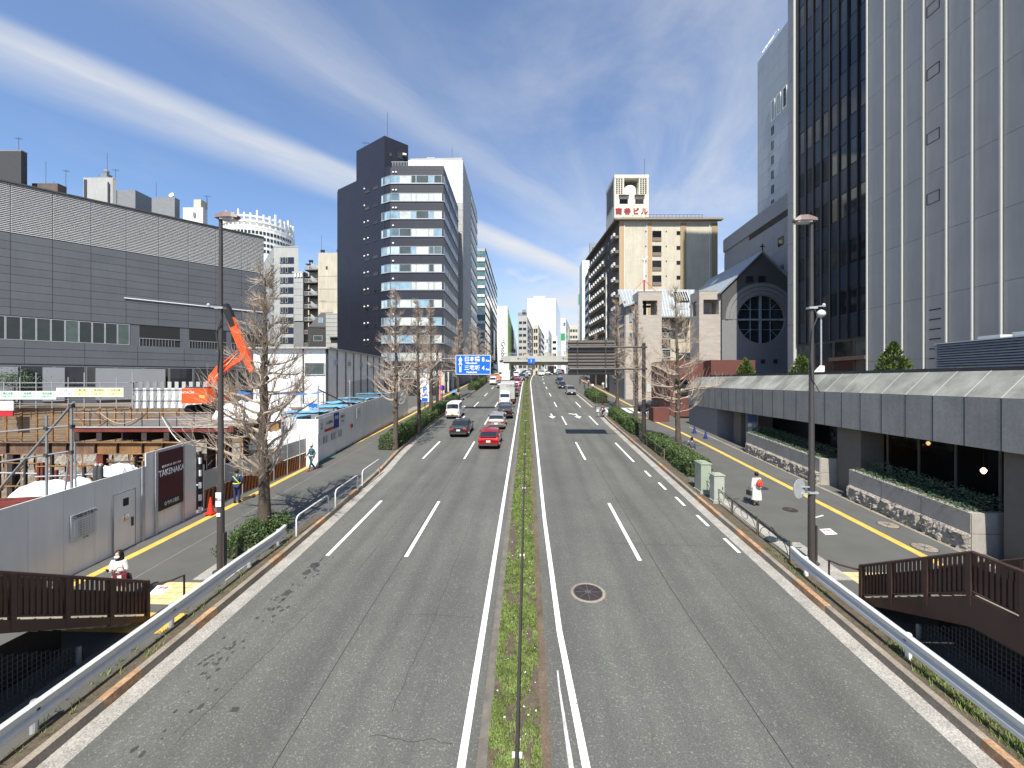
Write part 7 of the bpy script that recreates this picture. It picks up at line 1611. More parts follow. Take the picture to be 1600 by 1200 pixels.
def arm(name, pts, ws, d, m):
    b = MB(); vs = []; n = len(pts)
    for i, p in enumerate(pts):
        t_ = (pts[min(i + 1, n - 1)] - pts[max(i - 1, 0)]); nn_ = Vector((-t_.z, 0, t_.x)).normalized() * ws[i] / 2
        for s_ in (-1, 1): vs += [p + nn_ + Vector((0, s_ * d / 2, 0)), p - nn_ + Vector((0, s_ * d / 2, 0))]
    fs = []
    for i in range(n - 1):
        o = 4 * i; fs += [(o, o + 1, o + 5, o + 4), (o + 2, o + 6, o + 7, o + 3), (o, o + 4, o + 6, o + 2), (o + 1, o + 3, o + 7, o + 5)]
    fs += [(0, 2, 3, 1), (4 * n - 4, 4 * n - 3, 4 * n - 1, 4 * n - 2)]; b.add(vs, fs); return b.build(name, m, ex_)
arm('boom', [ep(332, 606), ep(335, 590), ep(346, 577), ep(366, 565), ep(384, 556)], [.7, .8, .85, .65, .45], .5, M_excv)
arm('stick', [ep(356, 485), ep(368, 515), ep(384, 554), ep(396, 584)], [.5, .7, .75, .4], .42, M_excv); arm('stick_end', [ep(352, 476), ep(357, 487), ep(366, 510)], [.45, .62, .5], .5, M_black)
arm('bucket', [ep(396, 582), ep(404, 590), ep(403, 604), ep(394, 606)], [.4, .9, .9, .3], 1.0, M_dkgrey)
for a, c in (((338, 600), (356, 570)), ((352, 568), (376, 548)), ((376, 532), (396, 566))): MB().tube([ep(*a, -.3), ep(*c, -.3)], .09, 8).build('hydraulic_cylinder', M_excv, ex_); 
MB().tube([ep(340, 590, -.3), ep(374, 552, -.3)], .04, 6).build('hydraulic_hose', M_bld_w, ex_)
# ================================================================ TREES AND HEDGES
def bare_tree_meshes(h, rad, seed, dens=1.0, r0=.2, lowest=.26, up=.35, twl=1.0):
    r = random.Random(seed); tb_ = MB(); cb = MB(); tr = []
    n = 14; x = y = 0
    for i in range(n + 1): tr.append(Vector((x, y, h * i / n))); x += r.uniform(-.05, .05); y += r.uniform(-.05, .05)
    rs = [max(.018, r0 * (1 - i / n) ** .8 * (1 + (.12 if i % 3 == 1 else -.02)) + .015) for i in range(n + 1)]; rs[0] *= 1.3
    tb_.tube(tr, rs, 12)
    for k in range(int(16 * dens)):        # pruning knobs on the trunk
        f = r.uniform(.2, .95); p = tr[int(f * n)].lerp(tr[min(n, int(f * n) + 1)], r.random()); a = r.uniform(0, 2 * pi); q = r0 * (1 - f) * .8 + .03
        tb_.lathe([(q * .5, -q), (q, -q * .3), (q * .8, q * .5), (q * .3, q)], 7, tuple(p + Vector((cos(a), sin(a), 0)) * rs[int(f * n)] * .8))
    def twig(p, d, l, rr):
        d = d.normalized(); pts = [p]; c = p
        for s in range(3): d = (d + Vector((r.gauss(0, .16), r.gauss(0, .16), .16 + r.gauss(0, .1)))).normalized(); c = c + d * l / 3; pts.append(c)
        cb.tube(pts, [rr * .85, rr * .7, rr * .5, rr * .25], 3, False); return pts
    nl = int(15 * dens ** .5) + 4
    for k in range(nl):
        f = lowest + (0.97 - lowest) * k / (nl - 1); p0 = tr[0].lerp(tr[-1], f); i = int(f * n); p0 = tr[i].lerp(tr[min(n, i + 1)], f * n - i)
        prof = min(1, (f - lowest + .08) / .12) * (1 - max(0, f - .4) / .6) ** 1.25; L_ = rad * max(.13, prof)
        for q in range(r.choice((3, 4, 5))):
            a = r.uniform(0, 2 * pi); l = L_ * r.uniform(.6, 1.12); d = Vector((cos(a), sin(a), up + r.uniform(-.22, .25))).normalized(); br = max(.014, .05 * L_ / 2.2 * r.uniform(.6, 1.4)); pts = [p0]; c = p0; m = 5
            for s in range(m): d = (d + Vector((r.gauss(0, .26), r.gauss(0, .26), r.gauss(.08, .2)))).normalized(); c = c + d * l / m; pts.append(c)
            cb.tube(pts, [br * (1 - .62 * s / m) for s in range(m + 1)], 5, True)
            nt_ = int(r.uniform(10, 17) * dens)
            for w in range(nt_):
                s = r.uniform(.3, 1.0) ** .6; j = min(m - 1, int(s * m)); pp = pts[j].lerp(pts[j + 1], s * m - j); dd = (pts[j + 1] - pts[j]).normalized() + Vector((r.gauss(0, .6), r.gauss(0, .6), r.gauss(.4, .35)))
                tw = twig(pp, dd, r.uniform(.35, 1.2) * twl * (.45 + .55 * L_ / rad), .0125)
                if r.random() < .35 * dens: twig(tw[2], tw[2] - tw[1] + Vector((r.gauss(0, .6), r.gauss(0, .6), r.gauss(.2, .4))) * .3, .3 * twl, .008)
    return tb_.mesh('trunk', M_bark, 60), cb.mesh('crown', M_twig)
TM = {}
def bare_tree(px, py, d, ytop, kind, label, grp, rad, seed, **k):
    p = W(px, d); z = gz(p.y) + PO; h = Z(ytop, d) - z
    t = thing('bare_tree', label, 'tree', (p.x, p.y, z), group=grp)
    if kind not in TM: TM[kind] = (h, bare_tree_meshes(h, rad, seed, **k))
    h0, (a, c) = TM[kind]; s = h / h0
    for nm, me in (('trunk', a), ('crown', c)):
        o = obj(nm, me, t); o.scale = (s, s, s) if kind in ('n', 'r') else (s * .9 if s > 1.2 else s, s, s)
        if kind not in ('n', 'r'): o.rotation_euler = (0, 0, (px * 1.7) % 6.28)
    return t
GL, GR = 'bare street trees along the left pavement', 'bare street trees along the right pavement'
bare_tree(414, 838, 18.1, 425, 'n', 'large bare pollarded tree in the near left hedge bed, in front of the striped fence', GL, 2.9, 3, dens=1.5, r0=.24, lowest=.2, up=.25, twl=1.25)
bare_tree(617, 700, 33.6, 452, 'm', 'bare tree at the near end of the long left hedge', GL, 2.5, 5, dens=1.3, r0=.2, lowest=.27)
bare_tree(655, 672, 40.4, 470, 'm2', 'second bare tree in the long left hedge, leaning over the parking board', GL, 2.2, 6, dens=1.4, r0=.19, lowest=.27)
bare_tree(672, 650, 48.5, 476, 'm', 'third bare tree in the long left hedge, behind the white van', GL, 2.2, 5)
bare_tree(716, 612, 71, 500, 'm2', 'bare tree by the pedestrian with the blue umbrella on the left', GL, 2.2, 6)
bare_tree(737, 600, 92, 505, 'm', 'bare tree in the far left hedge, left of the distance board', GL, 2.2, 5); bare_tree(748, 594, 106, 512, 'm2', 'bare tree behind the distance board', GL, 2.2, 6); bare_tree(760, 590, 125, 520, 'm', 'farthest bare tree on the left, near the footbridge', GL, 2.2, 5)
bare_tree(1061, 712, 32.4, 447, 'r', 'bare tree with long spreading twigs in the right hedge by the suited walker', GR, 2.9, 8, dens=1.25, r0=.2, lowest=.24, up=.15, twl=1.35)
bare_tree(993, 655, 47.2, 478, 'm', 'bare tree in the right hedge just left of the gantry post', GR, 2.1, 5); bare_tree(965, 640, 57, 470, 'm2', 'bare tree in the right hedge at the side street corner', GR, 2.1, 6)
bare_tree(931, 598, 98, 520, 'm', 'bare tree behind the back of the right gantry sign', GR, 2.1, 5); bare_tree(912, 592, 118, 528, 'm2', 'farthest bare tree on the right, behind the parked cars', GR, 2.1, 6)
def hedge(pts, w, h, label, dens, s, seed, m=None, rough=.09, zoff=PO):
    x0, y0 = pts[0]; t = thing('hedge', label, 'hedge', (x0, y0, gz(y0) + zoff)); b = MB(); c = MB(); r = random.Random(seed)
    for (xa, ya), (xb, yb) in zip(pts, pts[1:]):
        L_ = sqrt((xb - xa) ** 2 + (yb - ya) ** 2); n = int(L_ * (w + 2 * h) * dens); dx, dy = (xb - xa) / L_, (yb - ya) / L_
        hw = w / 2 - .12
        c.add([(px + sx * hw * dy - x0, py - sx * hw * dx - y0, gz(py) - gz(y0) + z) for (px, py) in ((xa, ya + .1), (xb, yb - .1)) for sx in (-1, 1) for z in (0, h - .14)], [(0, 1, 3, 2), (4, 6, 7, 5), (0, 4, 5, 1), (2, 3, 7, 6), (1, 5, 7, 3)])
        for k in range(n):
            f = r.random(); cxx, cyy = xa + (xb - xa) * f, ya + (yb - ya) * f; u = r.random() * (w + 2 * h)
            lump = rough * 1.6 * noise.noise(Vector((cxx * 2, cyy * 2, u * 2)))
            if u < h: off, z = -w / 2 - lump, u
            elif u < h + w: off, z = u - h - w / 2, h + lump
            else: off, z = w / 2 + lump, u - h - w
            e = r.gauss(0, rough * .5); off *= 1 - .5 * max(0, z / h - .75); px, py = cxx + (off + e) * dy, cyy - (off + e) * dx; pz = gz(py) - gz(y0) + max(.02, z + r.gauss(0, rough * .5))
            if f < .02 or f > .98: pz = gz(py) - gz(y0) + r.random() * h; off = r.uniform(-w / 2, w / 2); px, py = cxx + off * dy, cyy - off * dx
            uu = Vector((r.gauss(0, 1), r.gauss(0, 1), r.gauss(0, .7) + .3)).normalized(); v = uu.orthogonal().normalized(); v = (v + uu.cross(v) * r.uniform(-2, 2)).normalized(); q = s * r.uniform(.6, 1.35); p = Vector((px - x0, py - y0, pz))
            b.add([p - uu * q, p + v * q * .5, p + uu * q, p - v * q * .5], [(0, 1, 2, 3)])
    c.build('shade_core', mat('hedge_inner', (.035, .04, .02), .9), t); b.build('foliage', m or M_leaf, t); return t  # solid dark box; the shade inside the hedge is put into its colour
hedge([(-11.05, 15.3), (-11.2, 18.3)], 1.2, .62, 'near left hedge bed of mixed green shrubs round the big bare tree', 900, .048, 1, rough=.2)
hedge([(-11.3, 32.9), (-11.5, 45), (-11.75, 58.5)], 1.35, .95, 'long clipped hedge along the left kerb under the bare trees', 360, .07, 2, rough=.14)
hedge([(-11.9, 63.5), (-11.9, 68.5)], 1.4, .9, 'short hedge block on the left just past the white van', 260, .085, 3); hedge([(-11.6, 86), (-11.6, 112)], 1.6, 1.3, 'far left hedge below the blue distance board', 90, .14, 4)
hedge([(10.55, 39.5), (10.6, 52)], 1.2, 1.05, 'clipped hedge on the right kerb beyond the gantry post', 360, .07, 5); hedge([(10.75, 26.2), (10.75, 30.9)], 1.35, 1.0, 'clipped hedge on the right kerb behind the utility cabinets', 620, .055, 6, rough=.12); hedge([(10.7, 31.2), (10.7, 36.0)], 1.3, .95, 'clipped hedge on the right kerb between gantry post and near tree', 460, .06, 7)
hedge([(11.3, 64), (11.3, 76)], 1.8, 1.3, 'rounded hedge on the right beside the silver minivan', 150, .11, 8); hedge([(19.2, 46.9), (20.6, 46.9)], .9, .7, 'small clipped bush in the red brown planter at the side street', 300, .08, 9, M_leaf2, zoff=.9)
# ================================================================ VEHICLES
_pc = {}
def paint(name, col, metal=0.35, rough=0.32): return mat('car_paint_' + name, col, rough, metal, var=0.0, coat=0.6)
KINDS = {   # stations from the rear bumper forwards: y, underside, belt height, top height, width factor
 'hatch': (1.76, [(0, .36, .86, .88, .90), (.06, .3, .98, 1.0, .96), (.22, .26, 1.0, 1.06, .98), (.95, .22, .98, 1.36, 1), (1.6, .22, .96, 1.47, 1), (2.5, .22, .95, 1.45, 1), (3.4, .22, .93, .98, 1), (4.15, .24, .8, .83, .97), (4.5, .32, .62, .64, .86)], (2, 3), (3, 6)),
 'sedan': (1.79, [(0, .36, .84, .88, .90), (.06, .3, .98, 1.02, .96), (.7, .24, 1.02, 1.06, 1), (1.35, .22, 1.0, 1.38, 1), (1.95, .22, .98, 1.46, 1), (2.75, .22, .97, 1.43, 1), (3.55, .22, .93, .98, 1), (4.35, .24, .8, .83, .97), (4.7, .32, .62, .64, .86)], (2, 3), (3, 6)),
 'wagon': (1.8, [(0, .38, .9, .94, .90), (.06, .3, 1.02, 1.06, .97), (.2, .26, 1.03, 1.12, 1), (.55, .24, 1.02, 1.48, 1), (1.3, .24, 1.0, 1.6, 1), (2.6, .24, .98, 1.57, 1), (3.4, .24, .96, 1.0, 1), (4.1, .26, .86, .89, .97), (4.4, .34, .66, .68, .86)], (2, 3), (3, 6)),
 'van': (1.7, [(0, .36, 1.0, 1.02, .93), (.05, .3, 1.1, 1.14, .98), (.14, .26, 1.12, 1.2, 1), (.32, .24, 1.1, 1.84, 1), (.7, .24, 1.08, 1.96, 1), (3.0, .24, 1.06, 1.95, 1), (3.75, .24, 1.05, 1.3, 1), (4.2, .26, .92, .96, .97), (4.4, .34, .7, .72, .88)], (2, 3), (3, 6)),
 'suv': (1.85, [(0, .45, 1.0, 1.04, .93), (.05, .38, 1.1, 1.16, .98), (.16, .32, 1.12, 1.2, 1), (.4, .3, 1.1, 1.68, 1), (1.0, .3, 1.08, 1.8, 1), (2.8, .3, 1.05, 1.77, 1), (3.5, .3, 1.03, 1.1, 1), (4.3, .34, .95, .98, .97), (4.6, .42, .72, .74, .88)], (2, 3), (3, 6))}
def sect(st, W_):
    y, zl, zb, zt, k = st; w = W_ / 2 * k; cab = zt - zb > .15
    zm = zl + (zb - zl) * .5
    if cab: t = [(w * .95, zb), (w * (.80 + .06 * (1 if zt > 1.7 else 0)), zt - .07), (w * .66, zt), (0, zt + .025)]
    else: t = [(w * .95, zb), (w * .86, zb + (zt - zb) * .7), (w * .6, zt), (0, zt + .02)]
    h = [(w * .9, zl), (w, zl + .16), (w, zm + .08)] + t
    return [(x, y, z) for x, z in h] + [(-x, y, z) for x, z in h[-2::-1]]
def tyre_meshes(r, w): return shared(('ty', r, w), lambda: (MB().lathe([(r * .62, -w / 2), (r * .93, -w / 2), (r, -w / 2 + .03), (r, w / 2 - .03), (r * .93, w / 2), (r * .62, w / 2)], 20, M=Matrix.Rotation(pi / 2, 4, 'Y')).mesh('tyre', M_tyre, 50), MB().lathe([(r * .2, -.005), (r * .6, 0), (r * .64, .01), (r * .64, .03)], 14, M=Matrix.Rotation(-pi / 2, 4, 'Y')).mesh('rim', M_rim)))
def car(kind, pm, label, x, y, rz=0.0, group='vehicles on the road', cat='car', detail=True, plate=None, z=None, lit=False):
    W_, st, rear, win_ = KINDS[kind]; L_ = st[-1][0]
    t = thing('parked_car' if 'parked' in label else cat.replace(' ', '_'), label, cat, (x, y, (gz(y) if z is None else z) + .005), rz, group)
    sgn = 1 if abs(rz) < 1.6 else -1; t.rotation_euler = (sgn * (slp if y < 150 else 0.01), 0, rz)
    S = [sect((s[0], s[1] - .0, s[2], s[3], s[4]), W_) for s in st]; n = len(S[0])
    b = MB(); g = MB(); sg = MB(); vs = [p for s in S for p in s]; fs = []
    for i in range(len(S) - 1):
        for k in range(n - 1): fs.append((i * n + k, i * n + k + 1, (i + 1) * n + k + 1, (i + 1) * n + k)[::-1])
    for j in range(len(S) - 1): fs.append((j * n, (j + 1) * n, (j + 1) * n + n - 1, j * n + n - 1)[::-1])
    fs.append(tuple(range(n))[::-1]); fs.append(tuple(range((len(S) - 1) * n, len(S) * n)))
    fs = [f[::-1] for f in fs]
    b.add(vs, fs); body = b.build('body', pm, t, 35)
    def patch(mb, q, f=.9, off=.012):
        q = [Vector(p) for p in q]; c = sum(q, Vector()) / len(q); nn = (q[1] - q[0]).cross(q[-1] - q[0]).normalized()
        if nn.dot(c - Vector((0, L_ / 2, .9))) < 0: nn = -nn
        mb.add([c + (p - c) * f + nn * off for p in q], [tuple(range(len(q)))])
    r0, r1 = rear
    def across(i, j, mb, f=.93):      # rear window or windscreen between two stations
        A, B_ = S[i], S[j]
        for k in range(4, n - 5):
            a0, a1, b0, b1 = (Vector(p) for p in (A[k], A[k + 1], B_[k], B_[k + 1])); lo_, hi_ = .06, .9
            if k == 4: a0, b0 = a0.lerp(a1, .25), b0.lerp(b1, .25)
            if k == n - 6: a1, b1 = a1.lerp(a0, .25), b1.lerp(b0, .25)
            q = [a0.lerp(b0, lo_), a1.lerp(b1, lo_), a1.lerp(b1, hi_), a0.lerp(b0, hi_)]; nn = (q[1] - q[0]).cross(q[3] - q[0]).normalized()
            if nn.z < 0: nn = -nn
            mb.add([p + nn * .014 for p in q], [(0, 1, 2, 3)])
    across(r0, r1, g); g.build('rear_window', M_cglass, t)
    g = MB(); across(win_[1], win_[1] - 1, g, .95); g.build('windscreen', M_cglass, t)
    for side in (0, 1):
        for i in range(win_[0], win_[1] - 1):
            A, B_ = S[i], S[i + 1]; ix = (3, 4) if side == 0 else (n - 4, n - 5); m_ = MB(); patch(m_, [A[ix[0]], B_[ix[0]], B_[ix[1]], A[ix[1]]], .88); m_.build('side_window', M_cglass, t)
    w = W_ / 2 * .93; zb = st[1][2]; zl = st[0][1]
    for s in (-1, 1):
        if kind in ('van', 'suv'): MB().b2(s * w - .0 * s - (.1 if s > 0 else -.1) * 1 - .06, s * w - (.1 if s > 0 else -.1) + .06, -.035, .06, zb - .42 if kind == 'van' else zb - .3, zb - .1).build('tail_light', M_tail, t)
        else: MB().box((s * (w - .19), .01, zb - .17), (.36, .12, .15), ry=s * .12).build('tail_light', M_tail, t)
        MB().box((s * (w - .22), L_ - .14, .64), (.34, .2, .14), rz=-s * .35).build('headlight', M_head, t)
        ym = st[win_[1]][0] - .25; MB().box((s * (W_ / 2 + .1), ym, st[win_[1]][2] + .05), (.2, .12, .14)).build('mirror', pm if kind != 'wagon' else M_black, t)
    MB().b2(-w + .08, w - .08, -.04, .05, zl - .02, zl + .13).build('rear_bumper', M_dkgrey, t)
    MB().b2(-w + .15, w - .15, L_ - .08, L_ + .025, zl - .02, zl + .22).build('grille', M_black, t)
    MB().b2(-.17, .17, -.055 if kind != 'van' else -.055, -.0, zb - .36 if kind in ('hatch', 'sedan') else zl + .2, zb - .2 if kind in ('hatch', 'sedan') else zl + .36).build('number_plate', plate or M_plate, t)
    MB().b2(-.17, .17, L_ - .02, L_ + .035, zl + .02, zl + .18).build('number_plate', M_plate, t)
    tr = .31 if kind != 'suv' else .37; a, c = tyre_meshes(tr, .2)
    for yy in (.82, L_ - .88):
        for s in (-1, 1):
            wh = obj('wheel', a, t, (s * (W_ / 2 - .09), yy, tr)); obj('rim', c, wh, (s * .1, 0, 0), 0 if s < 0 else pi)
            MB().lathe([(tr + .06, 0), (tr + .06, .004)], 20, M=Matrix.Translation((s * (W_ / 2 - .002), yy, tr + .02)) @ Matrix.Rotation(s * pi / 2, 4, 'Y')).build('wheel_arch', M_black, t)
    if kind == 'hatch': MB().b2(-w + .18, w - .18, -.0, .12, .985, 1.06).build('rear_spoiler', M_black, t)
    MB().b2(-.03, .03, .02, .06, zb + .02, zb + .05) if 0 else None
    return t
red, silv, dk_, wh_, bk_, blu, gry = paint('red', (.38, .006, .012)), paint('silver', (.42, .4, .37), .6), paint('dark_grey', (.03, .032, .036)), paint('white', (.8, .8, .8), 0), paint('black', (.01, .01, .012), .1), paint('navy', (.01, .025, .06)), paint('grey', (.16, .17, .18), .5)
ylw, lbl = paint('yellow_green', (.5, .5, .1), 0), paint('pale_blue', (.15, .35, .45), 0)
g_ = G(763, 703); car('hatch', red, 'bright red hatchback, nearest car in the left carriageway', g_.x, g_.y)
g_ = G(716, 684); car('sedan', dk_, 'dark grey saloon with red tail lamps behind the white van', g_.x, g_.y)
g_ = G(775, 672); car('wagon', silv, 'silver hatchback just ahead of the red car', g_.x, g_.y)
g_ = G(707, 655); car('van', wh_, 'white one box van standing beside the long left hedge', g_.x, g_.y, cat='van', plate=M_platey)
g_ = G(789, 655); tv = car('suv', bk_, 'black van ahead of the silver hatchback with red tail lamps', g_.x, g_.y, cat='van')
g_ = G(788.5, 637); car('van', wh_, 'white minivan close behind the grey box truck', g_.x - .1, g_.y + 2, cat='van')
def truck(x, y, label, m, w=2.2, h=2.75, l=5.2, mark=None, z0=.85):
    t = thing('box_truck', label, 'truck', (x, y, gz(y)), 0, 'vehicles on the road'); t.rotation_euler = (slp, 0, 0)
    MB().b2(-w / 2, w / 2, 0, l, z0, z0 + h).build('cargo_box', m, t)
    for s in (-1, 1):
        MB().b2(s * w / 2 - .06, s * w / 2 + .01 * s, -.02, .03, z0, z0 + h).build('corner_trim', M_bld_w, t); MB().b2(min(s * .02, s * (w / 2 - .08)), max(s * .02, s * (w / 2 - .08)), -.012, 0, z0 + .12, z0 + h - .1).build('rear_door', m, t)
        MB().b2(s * w * .42 - .14, s * w * .42 + .14, -.05, .05, z0 - .3, z0 - .12).build('tail_light', M_tail, t)
        a, c = tyre_meshes(.4, .3); 
        for yy in (1.2, l + 1.0): wh = obj('wheel', a, t, (s * (w / 2 - .18), yy, .4)); obj('rim', c, wh, (s * .15, 0, 0), 0 if s < 0 else pi)
        MB().b2(s * (w / 2 + .12), s * (w / 2 + .3), l + 1.5, l + 1.6, 1.7, 2.1).build('mirror', M_black, t)
    MB().b2(-w / 2, w / 2, -.01, .06, z0 + h - .1, z0 + h + .02).build('top_trim', M_bld_w, t)
    MB().b2(-w / 2 + .3, w / 2 - .3, .05, l, z0 - .3, z0 - .01).build('chassis', M_black, t); MB().b2(-w / 2 + .1, w / 2 - .1, -.06, .02, .4, .55).build('rear_bumper', M_dkgrey, t)
    b = MB(); b.prism([(-w / 2 + .1, l + .15), (w / 2 - .1, l + .15), (w / 2 - .1, l + 1.8), (-w / 2 + .1, l + 1.8)], .5, lambda x, y: 2.5 if y < l + 1 else 1.5 + .0); b.build('cab', wh_, t); MB().b2(-w / 2 + .2, w / 2 - .2, l + 1.78, l + 1.83, 1.3, 1.45).build('windscreen', M_cglass, t)
    if mark: lettering(mark, .5, M_text, t, (w * .24, -.03, z0 + h * .8), FRONT); MB().b2(-w * .42, -w * .1, -.02, -.013, z0 + h * .44, z0 + h * .52).build('sticker', M_signw, t)
    return t
g_ = G(793, 633); truck(-3.1, 64.2, 'pale grey box truck with dark lettering on its tail, left carriageway', M_bld_g2, h=2.45, mark='トクス')
truck(-5.6, 108, 'white box truck with a smaller white box on top further up the left carriageway', M_bld_wh, 2.1, 2.4)
MB().b2(-.85, .85, .3, 3, 3.3, 5.1).build('roof_box', M_bld_wh, bpy.data.objects['box_truck.001'])
g_ = G(770, 601.5); car('van', wh_, 'white delivery van beside the far left hedge', g_.x, g_.y, cat='van'); g_ = G(775.5, 594.5); car('van', ylw, 'yellow green and white taxi van ahead of the delivery van on the left', g_.x, g_.y, cat='van')
g_ = G(807.5, 609); car('hatch', dk_, 'dark hatchback partly hidden behind the right side of the box truck', -.9 - 1.6, 75); 
# queue towards the crest on the left
rq = random.Random(21)
Q = [(-2.6, 84, 'hatch', red, 'red car ahead of the box truck near the median'), (-2.7, 91, 'hatch', wh_, 'white car in the queue just past the red one near the median'), (-5.9, 93, 'sedan', silv, 'silver saloon beside the queue in the middle lane'), (-2.4, 99, 'van', red, 'dark red minivan in the queue near the median'), (-2.3, 107, 'hatch', lbl, 'pale blue car at the bend of the median line'), (-1.6, 118, 'van', bk_, 'black van high in the queue near the crest'), (-4.9, 121, 'sedan', bk_, 'black saloon high in the queue near the crest'), (-.9, 128, 'suv', gry, 'grey car where the median fence bends'), (-8.6, 129, 'van', silv, 'silver van at the far left kerb near the footbridge'), (-4.2, 134, 'van', wh_, 'white van directly under the footbridge on the left'), (-7.2, 140, 'hatch', dk_, 'dark hatchback under the left end of the footbridge'), (-.6, 141, 'wagon', wh_, 'white estate car under the middle of the footbridge')]
for x, y, k_, m_, lb_ in Q: car(k_, m_, lb_, x + bend(y) * .9, y, cat='van' if k_ == 'van' else 'car')
for i in range(8):
    y = 152 + 9 * (i // 2) + rq.uniform(-1, 1); k_, n_ = rq.choice([('van', 'van'), ('hatch', 'hatchback'), ('sedan', 'saloon'), ('suv', 'off-roader')]); m_, c_ = rq.choice([(wh_, 'white'), (bk_, 'black'), (silv, 'silver'), (gry, 'grey'), (blu, 'navy')])
    car(k_, m_, f"{c_} {n_} in the {['first', 'second', 'third', 'fourth'][i // 2]} row beyond the crest, {'median' if i % 2 else 'kerb'} side lane of the left carriageway", (-2.6 if i % 2 else -6.2) + bend(y), y, group='car roofs beyond the crest')
# right carriageway, facing the camera
def rc(kind, m, label, px, py, cat='car', rz=pi, front=True):
    g_ = G(px, py); L_ = KINDS[kind][1][-1][0]; return car(kind, m, label, g_.x, g_.y + L_, rz, cat=cat)
rc('wagon', silv, 'silver minivan parked facing the camera at the right kerb', 893.5, 617.5); rc('hatch', dk_, 'dark hatchback parked behind the silver minivan on the right', 879, 607.5); rc('sedan', blu, 'navy car parked third in the row at the right kerb', 874.5, 599.5); rc('van', gry, 'pale grey van parked farthest in the row at the right kerb', 876, 592.5, cat='van')
rc('van', wh_, 'white van coming down from the crest beside the median', 846, 587.5, cat='van'); car('hatch', wh_, 'white car crossing the crest in the middle of the right carriageway', 7.3, 152, pi); truck(9.0, 158, 'dark fronted truck coming over the crest on the right', M_black, 2.3, 2.4)
car('van', wh_, 'white van behind the red barrier at the top right of the road', 11.5, 156, pi, cat='van'); car('suv', red, 'red car at the top right of the road under the footbridge end', 13.2, 163, pi)
car('sedan', bk_, 'black car waiting in the side street behind the small bush', 19.4, 57.6, pi / 2).rotation_euler = (0, 0, pi / 2)
bpy.data.objects['silver minivan'] if 0 else None
t = thing('road_barrier', 'red and white barrier board standing on the right near the crest', 'barrier', (9.6 + bend(128), 128, gz(128))); MB().b2(-.6, .6, 0, .1, .3, 1.7).build('board', mat('pale_red_board', (.8, .2, .16), .6, var=0), t); MB().b2(-.6, .6, -.01, 0, .8, 1.0).build('white_band', M_signw, t)
t = thing('road_barrier', 'pale red barrier board beside the white truck on the left near the crest', 'barrier', (-9.3 + bend(118), 118, gz(118))); MB().b2(-1.5, 1.5, 0, .4, .2, 1.6).build('board', mat('pale_red_board', (.8, .2, .16), .6), t)
# motor scooter and bicycle
def wheelring(t, y, r, name='wheel'):
    b = MB(); b.tube([(0, y + r * cos(2 * pi * k / 20), r + r * sin(2 * pi * k / 20)) for k in range(21)], .018, 5, False); w = b.build(name, M_tyre, t); b = MB()
    for k in range(8): b.tube([(0, y, r), (0, y + r * cos(pi * k / 4), r + r * sin(pi * k / 4))], .004, 3)
    b.build('spokes', M_galv, w)
def bicycle(loc, rz, label, m):
    t = thing('bicycle', label, 'bicycle', loc, rz); wheelring(t, -.5, .33); wheelring(t, .55, .33)
    b = MB(); 
    for a, c in (((0, -.5, .33), (0, -.1, .3)), ((0, -.1, .3), (0, -.2, .85)), ((0, -.1, .3), (0, .38, .8)), ((0, -.18, .72), (0, .38, .8)), ((0, -.5, .33), (0, -.2, .75)), ((0, .55, .33), (0, .36, 1.0))): b.tube([a, c], .018, 5)
    b.build('frame', m, t); MB().tube([(-.28, .3, 1.02), (0, .38, 1.0), (.28, .3, 1.02)], .014, 5).build('handlebar', M_black, t); MB().b2(-.09, .09, -.32, -.08, .85, .92).build('saddle', M_black, t)
    b = MB(); b.b2(-.17, .17, .48, .75, .72, .98); b.build('basket', M_bld_wh, t); MB().b2(-.04, .04, -.16, .02, .27, .33).build('crank', M_dkgrey, t)
    return t

# ================================================================ PEOPLE
def skin_mesh(pts, edges, root, sub=1):
    me = bpy.data.meshes.new('s'); names = list(pts); ix = {k: i for i, k in enumerate(names)}
    me.from_pydata([pts[k][0] for k in names], [(ix[a], ix[c]) for a, c in edges], []); o = bpy.data.objects.new('s', me); COL.objects.link(o)
    sk = o.modifiers.new('s', 'SKIN'); sk.use_smooth_shade = True
    for k in names: v = me.skin_vertices[0].data[ix[k]]; rr = pts[k][1]; v.radius = rr if isinstance(rr, tuple) else (rr, rr); v.use_root = (k == root)
    if sub: sb_ = o.modifiers.new('b', 'SUBSURF'); sb_.levels = sub; sb_.render_levels = sub
    bpy.context.view_layer.update(); out_ = bpy.data.meshes.new_from_object(o.evaluated_get(bpy.context.evaluated_depsgraph_get())); bpy.data.objects.remove(o); return out_
def V3(x, y, z): return Vector((x, y, z))
